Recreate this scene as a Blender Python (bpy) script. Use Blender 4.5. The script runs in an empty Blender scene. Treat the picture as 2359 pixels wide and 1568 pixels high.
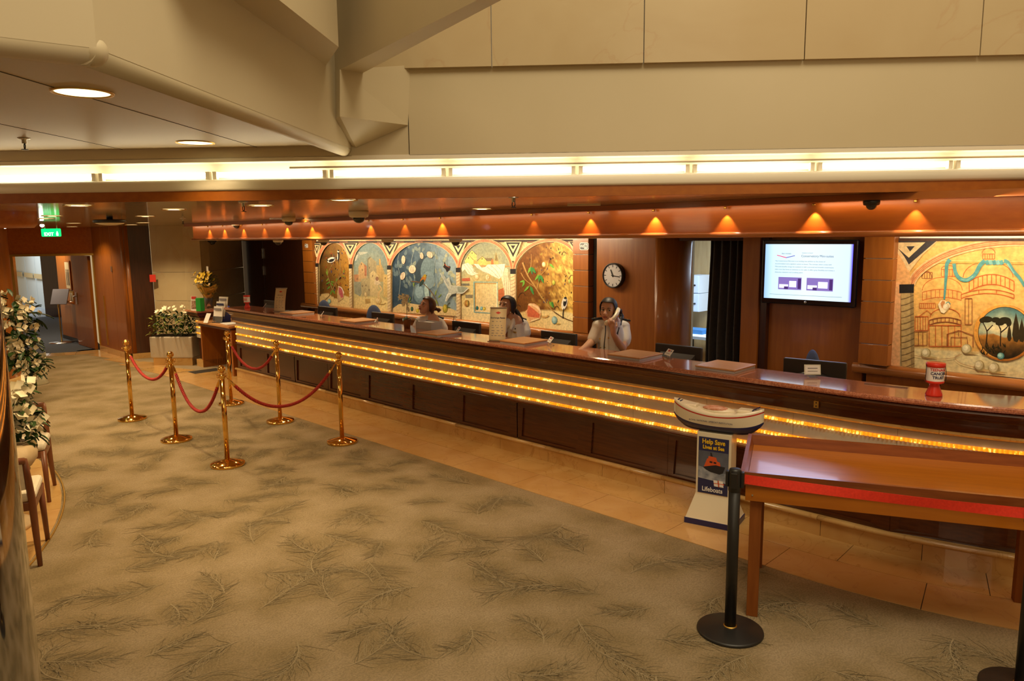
import bpy, bmesh, math, random
import numpy as np
from mathutils import Vector, Matrix, Euler
random.seed(7)
SC = bpy.context.scene
COL = SC.collection
PI = math.pi
# ------------------------------------------------------------------ camera
F_PX, PITCH, ROLL, EYE = 1712.0, math.radians(8.064), math.radians(-.603), 2.162
TH = math.radians(44.49)
_d = np.array([math.cos(TH), -math.sin(TH)]); _n = np.array([math.sin(TH), math.cos(TH)])
def _w(v): return np.array([v[0]*_d[0]+v[1]*_d[1], v[0]*_n[0]+v[1]*_n[1], v[2]])
_F = np.array([0, math.cos(PITCH), -math.sin(PITCH)]); _U = np.array([0, math.sin(PITCH), math.cos(PITCH)]); _R = np.array([1., 0, 0])
CR, CU, CF = _w(_R*math.cos(ROLL)+_U*math.sin(ROLL)), _w(-_R*math.sin(ROLL)+_U*math.cos(ROLL)), _w(_F)
EYEV = np.array([0, 0, EYE])
cam = bpy.data.cameras.new('camera'); camo = bpy.data.objects.new('camera', cam); COL.objects.link(camo)
cam.sensor_width = 36.0; cam.lens = F_PX/2359*36; cam.clip_start = .05; cam.clip_end = 200
camo.matrix_world = Matrix(((CR[0], CU[0], -CF[0], 0), (CR[1], CU[1], -CF[1], 0), (CR[2], CU[2], -CF[2], EYE), (0, 0, 0, 1)))
SC.camera = camo
# surveying helpers: where the sight line of a photo point meets a known plane of the room
def ray(x, y): return CF*F_PX + (x-1179.5)*CR - (y-784)*CU
def atZ(x, y, z):
    v = ray(x, y); return Vector(EYEV+v*((z-EYE)/v[2]))
def atY(x, y, Y):
    v = ray(x, y); return Vector(EYEV+v*(Y/v[1]))
def atD(x, y, d): return Vector(EYEV+ray(x, y)/F_PX*d)
def atV(x, y, a, b):
    n = np.array([b[1]-a[1], a[0]-b[0]]); v = ray(x, y); t = (n@np.array(a[:2]))/(n@v[:2]); return Vector(EYEV+v*t)
# ------------------------------------------------------------------ view, world, large lights
SC.view_settings.view_transform = 'Standard'; SC.view_settings.look = 'None'
SC.view_settings.exposure = 0.55; SC.view_settings.gamma = 1.0; SC.view_settings.use_curve_mapping = False
SC.cycles.use_denoising = True
SC.cycles.max_bounces = 7; SC.cycles.diffuse_bounces = 4; SC.cycles.glossy_bounces = 4; SC.cycles.transmission_bounces = 4
SC.cycles.sample_clamp_indirect = 4.0; SC.cycles.caustics_reflective = False; SC.cycles.caustics_refractive = False
W = bpy.data.worlds.new('world'); SC.world = W; W.use_nodes = True
W.node_tree.nodes['Background'].inputs[0].default_value = (1, .70, .36, 1)
W.node_tree.nodes['Background'].inputs[1].default_value = .33
WARM = (1, .66, .32); WARM2 = (1, .74, .42)
def light(kind, name, loc, energy, color=WARM, aim=None, size=.1, size_y=None, spot=None, blend=.5, radius=None):
    l = bpy.data.lights.new(name, kind); o = bpy.data.objects.new(name, l); COL.objects.link(o)
    l.energy = energy; l.color = color; o.location = loc
    if kind == 'AREA':
        l.size = size
        if size_y: l.shape = 'RECTANGLE'; l.size_y = size_y
    else:
        l.shadow_soft_size = radius or size
    if kind == 'SPOT': l.spot_size = spot; l.spot_blend = blend
    if aim is not None:
        o.rotation_euler = (Vector(aim)-Vector(loc)).to_track_quat('-Z', 'Y').to_euler()
    return o
# unseen fill lights added to brighten the atrium walls and hall
light('AREA', 'atrium_fill', (.2, 1.7, 7.0), 200, (1, .84, .58), (-.6, 1.9, 0), 3.0)
light('AREA', 'atrium_fill_side', (2.2, .2, 4.6), 3, (1, .80, .52), (-2.5, 3.0, 2.9), 1.5)
light('AREA', 'hall_fill', (1.2, -3.0, 3.6), 26, (1, .76, .46), (-4.5, 3.5, 1.9), 2.2, 1.2)  # added fill from out of view, lifting fascia, soffit, walls and faces
light('AREA', 'hall_fill', (3.2, .6, 3.4), 6, (1, .76, .46), (-1.5, 4.6, 1.2), 1.6, 1.0)
light('AREA', 'hall_fill', (-7.2, -1.8, 2.5), 32, (1, .74, .42), (-11.5, 4.0, 1.3), 1.6, .6)
# wall washers over the murals, set in the staff ceiling
for x in (-11.6, -10.4, -9.2, -8.0, -6.9, -6.1):
    light('AREA', 'mural_washer', (x, 6.55, 2.12), 9, (1, .80, .52), (x+.15, 7.2, 1.45), 1.0, .08)
light('AREA', 'mural_washer', (-1.3, 6.55, 2.12), 15, (1, .80, .52), (-1.2, 7.2, 1.45), 1.6, .08)
# ------------------------------------------------------------------ materials
def S(r, g, b, a=1):
    f = lambda c: (c/255)/12.92 if c/255 <= .04045 else ((c/255+.055)/1.055)**2.4
    return (f(r), f(g), f(b), a)
MATS = {}
def pm(name, col, rough=.5, metal=0, col2=None, scale=5, stretch=(1, 1, 1), lo=.35, hi=.65, detail=4, dist=0, bump=0, bscale=None,
       coat=0, emit=None, es=0, spec=.5, veins=None, trans=0, alpha=1, ior=1.5, speck=None):
    m = bpy.data.materials.new(name); m.use_nodes = True; nt = m.node_tree; N = nt.nodes; L = nt.links
    b = N['Principled BSDF']
    b.inputs['Base Color'].default_value = col; b.inputs['Roughness'].default_value = rough; b.inputs['Metallic'].default_value = metal
    b.inputs['Specular IOR Level'].default_value = spec; b.inputs['Coat Weight'].default_value = coat; b.inputs['Coat Roughness'].default_value = .06
    b.inputs['Transmission Weight'].default_value = trans; b.inputs['Alpha'].default_value = alpha; b.inputs['IOR'].default_value = ior
    if emit: b.inputs['Emission Color'].default_value = emit; b.inputs['Emission Strength'].default_value = es
    out = None
    if col2 or bump or veins or speck:
        tc = N.new('ShaderNodeTexCoord'); mp = N.new('ShaderNodeMapping'); mp.inputs['Scale'].default_value = stretch
        L.new(tc.outputs['Object'], mp.inputs['Vector'])
        nz = N.new('ShaderNodeTexNoise'); nz.inputs['Scale'].default_value = scale; nz.inputs['Detail'].default_value = detail
        nz.inputs['Distortion'].default_value = dist
        L.new(mp.outputs[0], nz.inputs['Vector'])
        if col2:
            rp = N.new('ShaderNodeValToRGB'); rp.color_ramp.elements[0].position = lo; rp.color_ramp.elements[1].position = hi
            rp.color_ramp.elements[0].color = col; rp.color_ramp.elements[1].color = col2
            L.new(nz.outputs['Fac'], rp.inputs['Fac']); out = rp.outputs[0]
        if speck:
            sc, scol, amt = speck
            n2 = N.new('ShaderNodeTexNoise'); n2.inputs['Scale'].default_value = sc; n2.inputs['Detail'].default_value = 2
            L.new(tc.outputs['Object'], n2.inputs['Vector'])
            r2 = N.new('ShaderNodeValToRGB'); r2.color_ramp.elements[0].position = .52; r2.color_ramp.elements[1].position = .6
            r2.color_ramp.elements[0].color = (0, 0, 0, 1); r2.color_ramp.elements[1].color = (amt, amt, amt, 1)
            L.new(n2.outputs['Fac'], r2.inputs['Fac'])
            mx = N.new('ShaderNodeMix'); mx.data_type = 'RGBA'; L.new(r2.outputs[0], mx.inputs['Factor'])
            if out: L.new(out, mx.inputs[6])
            else: mx.inputs[6].default_value = col
            mx.inputs[7].default_value = scol; out = mx.outputs[2]
        if veins:
            vs, vc, wd = veins
            n2 = N.new('ShaderNodeTexNoise'); n2.inputs['Scale'].default_value = vs; n2.inputs['Detail'].default_value = 7; n2.inputs['Distortion'].default_value = 1.2
            L.new(tc.outputs['Object'], n2.inputs['Vector'])
            r2 = N.new('ShaderNodeValToRGB'); e = r2.color_ramp.elements
            e[0].position = .5-wd; e[0].color = (0, 0, 0, 1); e[1].position = .5+wd; e[1].color = (0, 0, 0, 1)
            q = e.new(.5); q.color = (.5, .5, .5, 1)
            L.new(n2.outputs['Fac'], r2.inputs['Fac'])
            mx = N.new('ShaderNodeMix'); mx.data_type = 'RGBA'; L.new(r2.outputs[0], mx.inputs['Factor'])
            if out: L.new(out, mx.inputs[6])
            else: mx.inputs[6].default_value = col
            mx.inputs[7].default_value = vc; out = mx.outputs[2]
        if out: L.new(out, b.inputs['Base Color'])
        if bump:
            bp = N.new('ShaderNodeBump'); bp.inputs['Strength'].default_value = bump; bp.inputs['Distance'].default_value = .004
            if bscale:
                n3 = N.new('ShaderNodeTexNoise'); n3.inputs['Scale'].default_value = bscale; n3.inputs['Detail'].default_value = 3
                L.new(mp.outputs[0], n3.inputs['Vector']); L.new(n3.outputs['Fac'], bp.inputs['Height'])
            else: L.new(nz.outputs['Fac'], bp.inputs['Height'])
            L.new(bp.outputs[0], b.inputs['Normal'])
    MATS[name] = m; return m
def em(name, col, s):
    m = bpy.data.materials.new(name); m.use_nodes = True; nt = m.node_tree
    b = nt.nodes['Principled BSDF']; b.inputs['Base Color'].default_value = (col[0]*.5, col[1]*.5, col[2]*.5, 1)
    b.inputs['Emission Color'].default_value = (*col[:3], 1); b.inputs['Emission Strength'].default_value = s
    b.inputs['Roughness'].default_value = .4
    MATS[name] = m; return m
cherry = pm('cherry_wood', (.35, .108, .011, 1), .38, col2=(.275, .078, .006, 1), scale=3, stretch=(9, 9, .8), lo=.3, hi=.7, coat=.12)
cherry_h = pm('cherry_wood_level', (.46, .13, .009, 1), .4, col2=(.38, .098, .006, 1), scale=3, stretch=(.8, 9, 9), lo=.3, hi=.7, coat=.12)
rail_wood = pm('rail_wood', (.52, .19, .05, 1), .2, col2=(.42, .14, .032, 1), scale=3, stretch=(.6, 8, 8), coat=.7)
mahog = pm('mahogany', (.088, .022, .005, 1), .24, col2=(.050, .012, .003, 1), scale=4, stretch=(.9, 14, 14), lo=.3, hi=.7, coat=.25)
mahog_v = pm('mahogany_upright', (.060, .017, .007, 1), .3, col2=(.036, .010, .004, 1), scale=4, stretch=(14, 14, .8), coat=.2)
fascia_wood = pm('fascia_wood', (.34, .10, .008, 1), .4, col2=(.29, .08, .006, 1), scale=3, stretch=(.6, 9, 9), coat=.2)
granite = pm('pink_granite', (.50, .20, .11, 1), .10, col2=(.38, .13, .07, 1), scale=60, lo=.4, hi=.6, detail=3, coat=.6, speck=(150, (.20, .07, .04, 1), .7))
marble = pm('cream_marble', (.50, .45, .37, 1), .22, col2=(.44, .385, .30, 1), scale=2.2, lo=.3, hi=.75, dist=.6, coat=.3, veins=(1.7, (.50, .36, .22, 1), .012))
marble_wall = pm('wall_marble', (.52, .42, .255, 1), .2, col2=(.47, .36, .205, 1), scale=1.4, lo=.3, hi=.75, dist=.8, coat=.3, veins=(.9, (.46, .32, .18, 1), .010))
ymarble = pm('honey_marble', (.62, .40, .15, 1), .2, col2=(.50, .28, .085, 1), scale=2.6, lo=.3, hi=.72, dist=.8, coat=.4, veins=(3.4, (.34, .17, .05, 1), .012))
pmarble = pm('rose_marble', (.62, .39, .16, 1), .2, col2=(.53, .30, .10, 1), scale=2.4, lo=.3, hi=.72, dist=1.0, coat=.3, veins=(3.6, (.46, .24, .11, 1), .012))
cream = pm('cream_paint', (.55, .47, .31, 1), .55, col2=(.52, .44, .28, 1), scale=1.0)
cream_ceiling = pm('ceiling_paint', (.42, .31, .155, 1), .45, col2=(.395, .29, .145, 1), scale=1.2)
white_paint = pm('white_enamel', (.78, .72, .58, 1), .4)
plank_mat = pm('ceiling_plank', (.50, .375, .21, 1), .14, col2=(.45, .33, .18, 1), scale=2, coat=.35, spec=.6)
dark = pm('black_plastic', (.012, .011, .011, 1), .35)
plank_b = pm('ceiling_plank_darker', (.43, .32, .175, 1), .14, col2=(.39, .285, .15, 1), scale=2, coat=.35, spec=.6)
darkgap = pm('joint_shadow', (.02, .012, .006, 1), .8)
black_metal = pm('black_powder_coat', (.012, .012, .012, 1), .42, bump=.05, scale=300)
brass = pm('polished_brass', (.86, .52, .13, 1), .09, 1.0)
brass_dull = pm('brass_trim', (.62, .40, .10, 1), .42, 1.0)
chrome = pm('polished_steel', (.50, .48, .46, 1), .05, 1.0)
steel = pm('brushed_steel', (.6, .58, .55, 1), .25, 1.0)
rope_red = pm('red_rope', (.40, .022, .012, 1), .75, col2=(.28, .012, .008, 1), scale=60)
belt_red = pm('red_webbing', (.75, .035, .012, 1), .6, col2=(.65, .028, .01, 1), scale=90)
table_wood = pm('table_wood', (.41, .13, .007, 1), .30, col2=(.35, .105, .005, 1), scale=3, stretch=(.9, 10, 10), coat=.15)
table_rim = pm('table_rim_wood', (.27, .075, .016, 1), .3, col2=(.20, .05, .010, 1), scale=5, stretch=(1, 8, 8), coat=.2)
leg_wood = pm('leg_wood', (.24, .075, .012, 1), .5, col2=(.18, .05, .008, 1), scale=4, stretch=(8, 8, .8), spec=.3)
shelf_wood = pm('light_shelf_wood', (.56, .28, .10, 1), .4, col2=(.50, .24, .085, 1), scale=3, stretch=(1, 8, 1))
greybox = pm('grey_laminate', (.42, .40, .40, 1), .5)
cloth_white = pm('white_cotton', (.74, .70, .63, 1), .85, col2=(.69, .645, .57, 1), scale=14, bump=.1)
cloth_black = pm('black_cloth', (.012, .012, .015, 1), .8)
navy_cloth = pm('navy_skirt', (.012, .014, .03, 1), .8)
skin_a = pm('fair_skin', (.60, .33, .22, 1), .5, col2=(.56, .29, .19, 1), scale=20)
skin_b = pm('tan_skin', (.56, .30, .18, 1), .5, col2=(.52, .27, .155, 1), scale=20)
hair_black = pm('black_hair', (.008, .006, .006, 1), .55, col2=(.02, .014, .012, 1), scale=30, stretch=(1, 1, 6))
hair_brown = pm('brown_hair', (.075, .025, .012, 1), .4, col2=(.045, .014, .008, 1), scale=30, stretch=(1, 1, 6))
lips = pm('lips', (.36, .09, .07, 1), .45)
eye_white = pm('eye_white', (.7, .66, .6, 1), .25)
eye_dark = pm('iris', (.012, .008, .006, 1), .2)
gold = pm('gold_thread', (.75, .50, .12, 1), .3, .8)
paper = pm('white_paper', (.80, .78, .74, 1), .7)
card_beige = pm('beige_board', (.62, .50, .30, 1), .45)
acrylic = pm('clear_acrylic', (.95, .95, .95, 1), .05, trans=.92, ior=1.45)
red_plastic = pm('red_plastic', (.62, .03, .014, 1), .3)
navy = pm('navy_paint', (.018, .02, .09, 1), .3)
cream_plastic = pm('cream_plastic', (.74, .66, .48, 1), .25)
red_print = pm('red_print', (.5, .03, .02, 1), .5)
grey_print = pm('grey_print', (.22, .20, .22, 1), .6)
navy_print = pm('navy_print', (.02, .022, .08, 1), .45)
yellow_print = pm('yellow_print', (.80, .50, .01, 1), .5)
leafm = pm('leaf_green', (.035, .085, .014, 1), .4, col2=(.014, .042, .008, 1), scale=7)
leafy = pm('leaf_yellow_green', (.26, .28, .03, 1), .45, col2=(.12, .18, .02, 1), scale=9)
petal = pm('white_petal', (.86, .80, .60, 1), .6, col2=(.80, .72, .50, 1), scale=12)
petal_y = pm('yellow_petal', (.85, .58, .01, 1), .5, col2=(.75, .46, .01, 1), scale=14)
soil = pm('dark_soil', (.03, .02, .012, 1), .9)
terracotta = pm('brown_pot', (.24, .10, .03, 1), .4)
green_box = pm('green_card', (.01, .30, .03, 1), .5)
blue_card = pm('blue_card', (.03, .045, .30, 1), .5)
blue_fabric = pm('blue_upholstery', (.05, .065, .12, 1), .9, col2=(.04, .052, .10, 1), scale=80)
curtain_m = pm('grey_curtain', (.055, .045, .036, 1), .8, col2=(.045, .036, .028, 1), scale=30)
monitor_m = pm('monitor_black', (.035, .028, .022, 1), .4)
blue_carpet = pm('corridor_carpet', (.075, .085, .105, 1), .95, col2=(.055, .062, .078, 1), scale=60, bump=.3, bscale=200)
grey_carpet = pm('striped_carpet', (.42, .46, .50, 1), .95, col2=(.26, .29, .33, 1), scale=5, stretch=(.6, 6, 1))
white_panel = pm('white_cabin_panel', (.62, .68, .68, 1), .45)
tan_strip = pm('tan_strip', (.55, .40, .20, 1), .5)
seat_white = pm('white_upholstery', (.72, .66, .52, 1), .8, col2=(.68, .61, .47, 1), scale=30)
chair_wood = pm('chair_wood', (.22, .075, .025, 1), .35, col2=(.16, .05, .017, 1), scale=4, stretch=(8, 8, .8))
stone = pm('urn_stone', (.55, .42, .25, 1), .6, col2=(.46, .34, .19, 1), scale=8)
green_sign = em('exit_green', (.0, .62, .12), 1.6)
sign_white = em('exit_white', (.85, 1, .8), 2.0)
lamp_on = em('lamp_glow', (1, .82, .42), 9)
lamp_soft = em('lamp_soft_glow', (1, .84, .40), 2.2)
bulb_hot = em('bulb_white', (1, .95, .85), 40)
tube_on = em('fluorescent_tube', (1, .88, .62), 6)
trim_ring_m = pm('olive_reflector', (.62, .56, .20, 1), .3)
office_white = pm('office_white', (.75, .80, .85, 1), .5)
office_tan = pm('office_wood', (.55, .36, .16, 1), .5, col2=(.48, .30, .12, 1), scale=3, stretch=(8, 8, .8))
office_blue = pm('office_blue', (.05, .20, .45, 1), .6)
# ------------------------------------------------------------------ mesh builder
class MB:
    def __init__(s): s.v = []; s.f = []; s.m = []; s.sm = []; s.vc = None
    def add(s, vs, fs, mi=0, smooth=False):
        o = len(s.v); s.v += [tuple(p) for p in vs]
        for f in fs: s.f.append(tuple(i+o for i in f)); s.m.append(mi); s.sm.append(smooth)
        return s
    def box(s, c, size, rz=0, mi=0, rot=None, taper=1):
        hx, hy, hz = size[0]/2, size[1]/2, size[2]/2
        R = rot if rot is not None else Matrix.Rotation(rz, 3, 'Z')
        vs = []
        for z in (-1, 1):
            k = taper if z > 0 else 1
            for x, y in ((-1, -1), (1, -1), (1, 1), (-1, 1)):
                vs.append(Vector(c)+R@Vector((x*hx*k, y*hy*k, z*hz)))
        return s.add(vs, [(3, 2, 1, 0), (4, 5, 6, 7), (0, 1, 5, 4), (1, 2, 6, 5), (2, 3, 7, 6), (3, 0, 4, 7)], mi)
    def bx(s, x0, x1, y0, y1, z0, z1, mi=0): return s.box(((x0+x1)/2, (y0+y1)/2, (z0+z1)/2), (x1-x0, y1-y0, z1-z0), 0, mi)
    def cyl(s, p0, p1, r0, r1=None, n=16, mi=0, smooth=True, caps=True):
        p0 = Vector(p0); p1 = Vector(p1); r1 = r0 if r1 is None else r1
        q = (p1-p0).to_track_quat('Z', 'Y'); vs = []
        for p, r in ((p0, r0), (p1, r1)):
            for i in range(n):
                a = 2*PI*i/n; vs.append(p+q@Vector((r*math.cos(a), r*math.sin(a), 0)))
        s.add(vs, [(i, (i+1) % n, n+(i+1) % n, n+i) for i in range(n)], mi, smooth)
        if caps: o = len(s.v)-2*n; s.f += [tuple(o+i for i in reversed(range(n))), tuple(o+n+i for i in range(n))]; s.m += [mi, mi]; s.sm += [False, False]
        return s
    def tube(s, pts, r, n=8, mi=0, smooth=True, caps=True):
        P = [Vector(p) for p in pts]; rs = r if isinstance(r, (list, tuple)) else [r]*len(P); vs = []; ref = None
        for i, p in enumerate(P):
            t = (P[min(i+1, len(P)-1)]-P[max(i-1, 0)]).normalized()
            if ref is None: ref = t.orthogonal().normalized()
            ref = (ref-t*ref.dot(t)).normalized(); b = t.cross(ref)
            for k in range(n):
                a = 2*PI*k/n; vs.append(p+(ref*math.cos(a)+b*math.sin(a))*rs[i])
        fs = [(i*n+k, i*n+(k+1) % n, (i+1)*n+(k+1) % n, (i+1)*n+k) for i in range(len(P)-1) for k in range(n)]
        s.add(vs, fs, mi, smooth)
        if caps: o = len(s.v)-n*len(P); s.f += [tuple(o+i for i in reversed(range(n))), tuple(o+(len(P)-1)*n+i for i in range(n))]; s.m += [mi]*2; s.sm += [False]*2
        return s
    def lathe(s, prof, c=(0, 0, 0), n=24, mi=0, smooth=True, rot=None):
        vs = []; R = rot if rot is not None else Matrix.Identity(3)
        for r, z in prof:
            for i in range(n):
                a = 2*PI*i/n; vs.append(Vector(c)+R@Vector((max(r, 1e-5)*math.cos(a), max(r, 1e-5)*math.sin(a), z)))
        s.add(vs, [(j*n+i, j*n+(i+1) % n, (j+1)*n+(i+1) % n, (j+1)*n+i) for j in range(len(prof)-1) for i in range(n)], mi, smooth)
        return s
    def sph(s, c, r, nu=16, nv=10, mi=0, rot=None):
        r = (r, r, r) if not isinstance(r, (tuple, list)) else r
        R = rot if rot is not None else Matrix.Identity(3); vs = [Vector(c)+R@Vector((0, 0, -r[2]))]
        for j in range(1, nv):
            b = -PI/2+PI*j/nv
            for i in range(nu):
                a = 2*PI*i/nu; vs.append(Vector(c)+R@Vector((r[0]*math.cos(b)*math.cos(a), r[1]*math.cos(b)*math.sin(a), r[2]*math.sin(b))))
        vs.append(Vector(c)+R@Vector((0, 0, r[2]))); fs = []
        for i in range(nu):
            fs.append((0, 1+(i+1) % nu, 1+i)); fs.append((len(vs)-1, 1+(nv-2)*nu+i, 1+(nv-2)*nu+(i+1) % nu))
            for j in range(nv-2): fs.append((1+j*nu+i, 1+j*nu+(i+1) % nu, 1+(j+1)*nu+(i+1) % nu, 1+(j+1)*nu+i))
        return s.add(vs, fs, mi, True)
    def prism(s, pts, z0, z1, mi=0):
        n = len(pts); a = sum(pts[i][0]*pts[(i+1) % n][1]-pts[(i+1) % n][0]*pts[i][1] for i in range(n))
        if a < 0: pts = list(reversed(pts))
        return s.add([(p[0], p[1], z0) for p in pts]+[(p[0], p[1], z1) for p in pts],
                     [tuple(reversed(range(n))), tuple(range(n, 2*n))]+[(i, (i+1) % n, n+(i+1) % n, n+i) for i in range(n)], mi)
    def extr(s, P, d, mi=0):
        "extrude a planar 3-D polygon by vector d"
        n = len(P); d = Vector(d); P = [Vector(p) for p in P]
        nn = Vector((0, 0, 0))
        for i in range(n): nn += P[i].cross(P[(i+1) % n])
        if nn.dot(d) > 0: P = P[::-1]
        return s.add(P+[p+d for p in P], [tuple(range(n)), tuple(reversed(range(n, 2*n)))]+[(i, n+i, n+(i+1) % n, (i+1) % n) for i in range(n)], mi)
    def sweep(s, prof, ss, mi=0, smooth=False, caps=True):
        "profile of (offset, z) carried along the counter line at stations ss"
        n = len(prof); vs = []
        for t in ss:
            for o, z in prof: x, y = cpath(t, o); vs.append((x, y, z))
        k = len(ss)
        s.add(vs, [(j*n+i, j*n+(i+1) % n, (j+1)*n+(i+1) % n, (j+1)*n+i) for j in range(k-1) for i in range(n)], mi, smooth)
        if caps: o = len(s.v)-n*k; s.f += [tuple(o+i for i in reversed(range(n))), tuple(o+(k-1)*n+i for i in range(n))]; s.m += [mi]*2; s.sm += [False]*2
        return s
    def xf(s, M):
        s.v = [tuple(M@Vector(p)) for p in s.v]; return s
    def mesh(s, name, mat):
        me = bpy.data.meshes.new(name); me.from_pydata(s.v, [], s.f)
        for m in (mat if isinstance(mat, (list, tuple)) else [mat]): me.materials.append(m)
        me.polygons.foreach_set('material_index', s.m); me.polygons.foreach_set('use_smooth', s.sm)
        me.update(); return me
    def build(s, name, mat, parent=None, bev=0, label=None, kind=None):
        o = bpy.data.objects.new(name, s.mesh(name, mat)); COL.objects.link(o)
        if parent is not None: o.parent = parent
        if bev:
            b = o.modifiers.new('bevel', 'BEVEL'); b.width = bev; b.segments = 2; b.limit_method = 'ANGLE'
        if label: o['label'] = label
        if kind: o['kind'] = kind
        return o
def fixnormals(o):
    bm = bmesh.new(); bm.from_mesh(o.data); bmesh.ops.recalc_face_normals(bm, faces=bm.faces); bm.to_mesh(o.data); bm.free(); return o
X0, YB, RC = -1.9, 5.158, 3.3
def cpath(t, off=0):
    "front line of the counter: straight, then bending away; off > 0 towards the lobby"
    if t <= X0: return (t, YB-off)
    a = (t-X0)/RC; return (X0+(RC+off)*math.sin(a), YB+RC-(RC+off)*math.cos(a))
def stations(a, b):
    o = [a]
    if b > X0:
        if a < X0: o.append(X0)
        k = max(2, int((b-max(a, X0))/.15)+1); m = max(a, X0)
        o += [m+(b-m)*i/k for i in range(1, k+1)]
    else: o.append(b)
    return o
def thing(name, label, cat, loc=(0, 0, 0), rz=0, group=None):
    o = bpy.data.objects.new(name, None); COL.objects.link(o); o.empty_display_size = .05
    o.location = loc; o.rotation_euler = (0, 0, rz); o['label'] = label; o['category'] = cat
    if group: o['group'] = group
    return o
def tag(o, label, cat, group=None, kind=None):
    o['label'] = label; o['category'] = cat
    if group: o['group'] = group
    if kind: o['kind'] = kind
    return o
def solo(name, mb, mat, label, cat, loc=None, rz=0, group=None, bev=0):
    "one-mesh thing whose origin sits at its base"
    if loc is None:
        V = np.array(mb.v); loc = Vector(((V[:, 0].min()+V[:, 0].max())/2, (V[:, 1].min()+V[:, 1].max())/2, V[:, 2].min()))
        mb.xf(Matrix.Translation(-loc))
    o = mb.build(name, mat, None, bev); o.location = loc; o.rotation_euler = (0, 0, rz); tag(o, label, cat, group); return o
def struct(name, mb=None, mat=None, parent=None, bev=0, loc=(0, 0, 0)):
    if mb is None:
        o = bpy.data.objects.new(name, None); COL.objects.link(o); o.location = loc
    else: o = mb.build(name, mat, parent, bev)
    o['kind'] = 'structure'; return o
def dup(root, loc, rz=None, label=None):
    r = root.copy(); COL.objects.link(r); r.location = loc
    if rz is not None: r.rotation_euler = (0, 0, rz)
    if label: r['label'] = label
    for ch in list(root.children):
        c = ch.copy(); COL.objects.link(c); c.parent = r
        for g in ch.children:
            d = g.copy(); COL.objects.link(d); d.parent = c
    return r
def ordinal(i): return ('first second third fourth fifth sixth seventh eighth ninth tenth eleventh twelfth thirteenth fourteenth fifteenth sixteenth').split()[i]
def text(name, body, size, mat, parent, M, extrude=.0006, align='CENTER', bold=0, xs=1, label=None):
    c = bpy.data.curves.new(name, 'FONT'); c.body = body; c.size = size; c.align_x = align; c.align_y = 'CENTER'
    c.extrude = extrude; c.offset = bold; c.resolution_u = 3
    o = bpy.data.objects.new(name, c); COL.objects.link(o)
    dg = bpy.context.evaluated_depsgraph_get()
    me = bpy.data.meshes.new_from_object(o.evaluated_get(dg)); bpy.data.objects.remove(o); bpy.data.curves.remove(c)
    me.transform(M@Matrix.Diagonal((xs, 1, 1, 1))); me.materials.clear(); me.materials.append(mat)
    o = bpy.data.objects.new(name, me); COL.objects.link(o); o.parent = parent
    if label: o['label'] = label
    return o
def wallM(origin, right, up=(0, 0, 1)):
    "matrix whose local x runs along right, y along up, z out of the wall"
    r = Vector(right).normalized(); u = Vector(up); u = (u-r*u.dot(r)).normalized(); n = r.cross(u)
    return Matrix(((r[0], u[0], n[0], origin[0]), (r[1], u[1], n[1], origin[1]), (r[2], u[2], n[2], origin[2]), (0, 0, 0, 1)))
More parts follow.
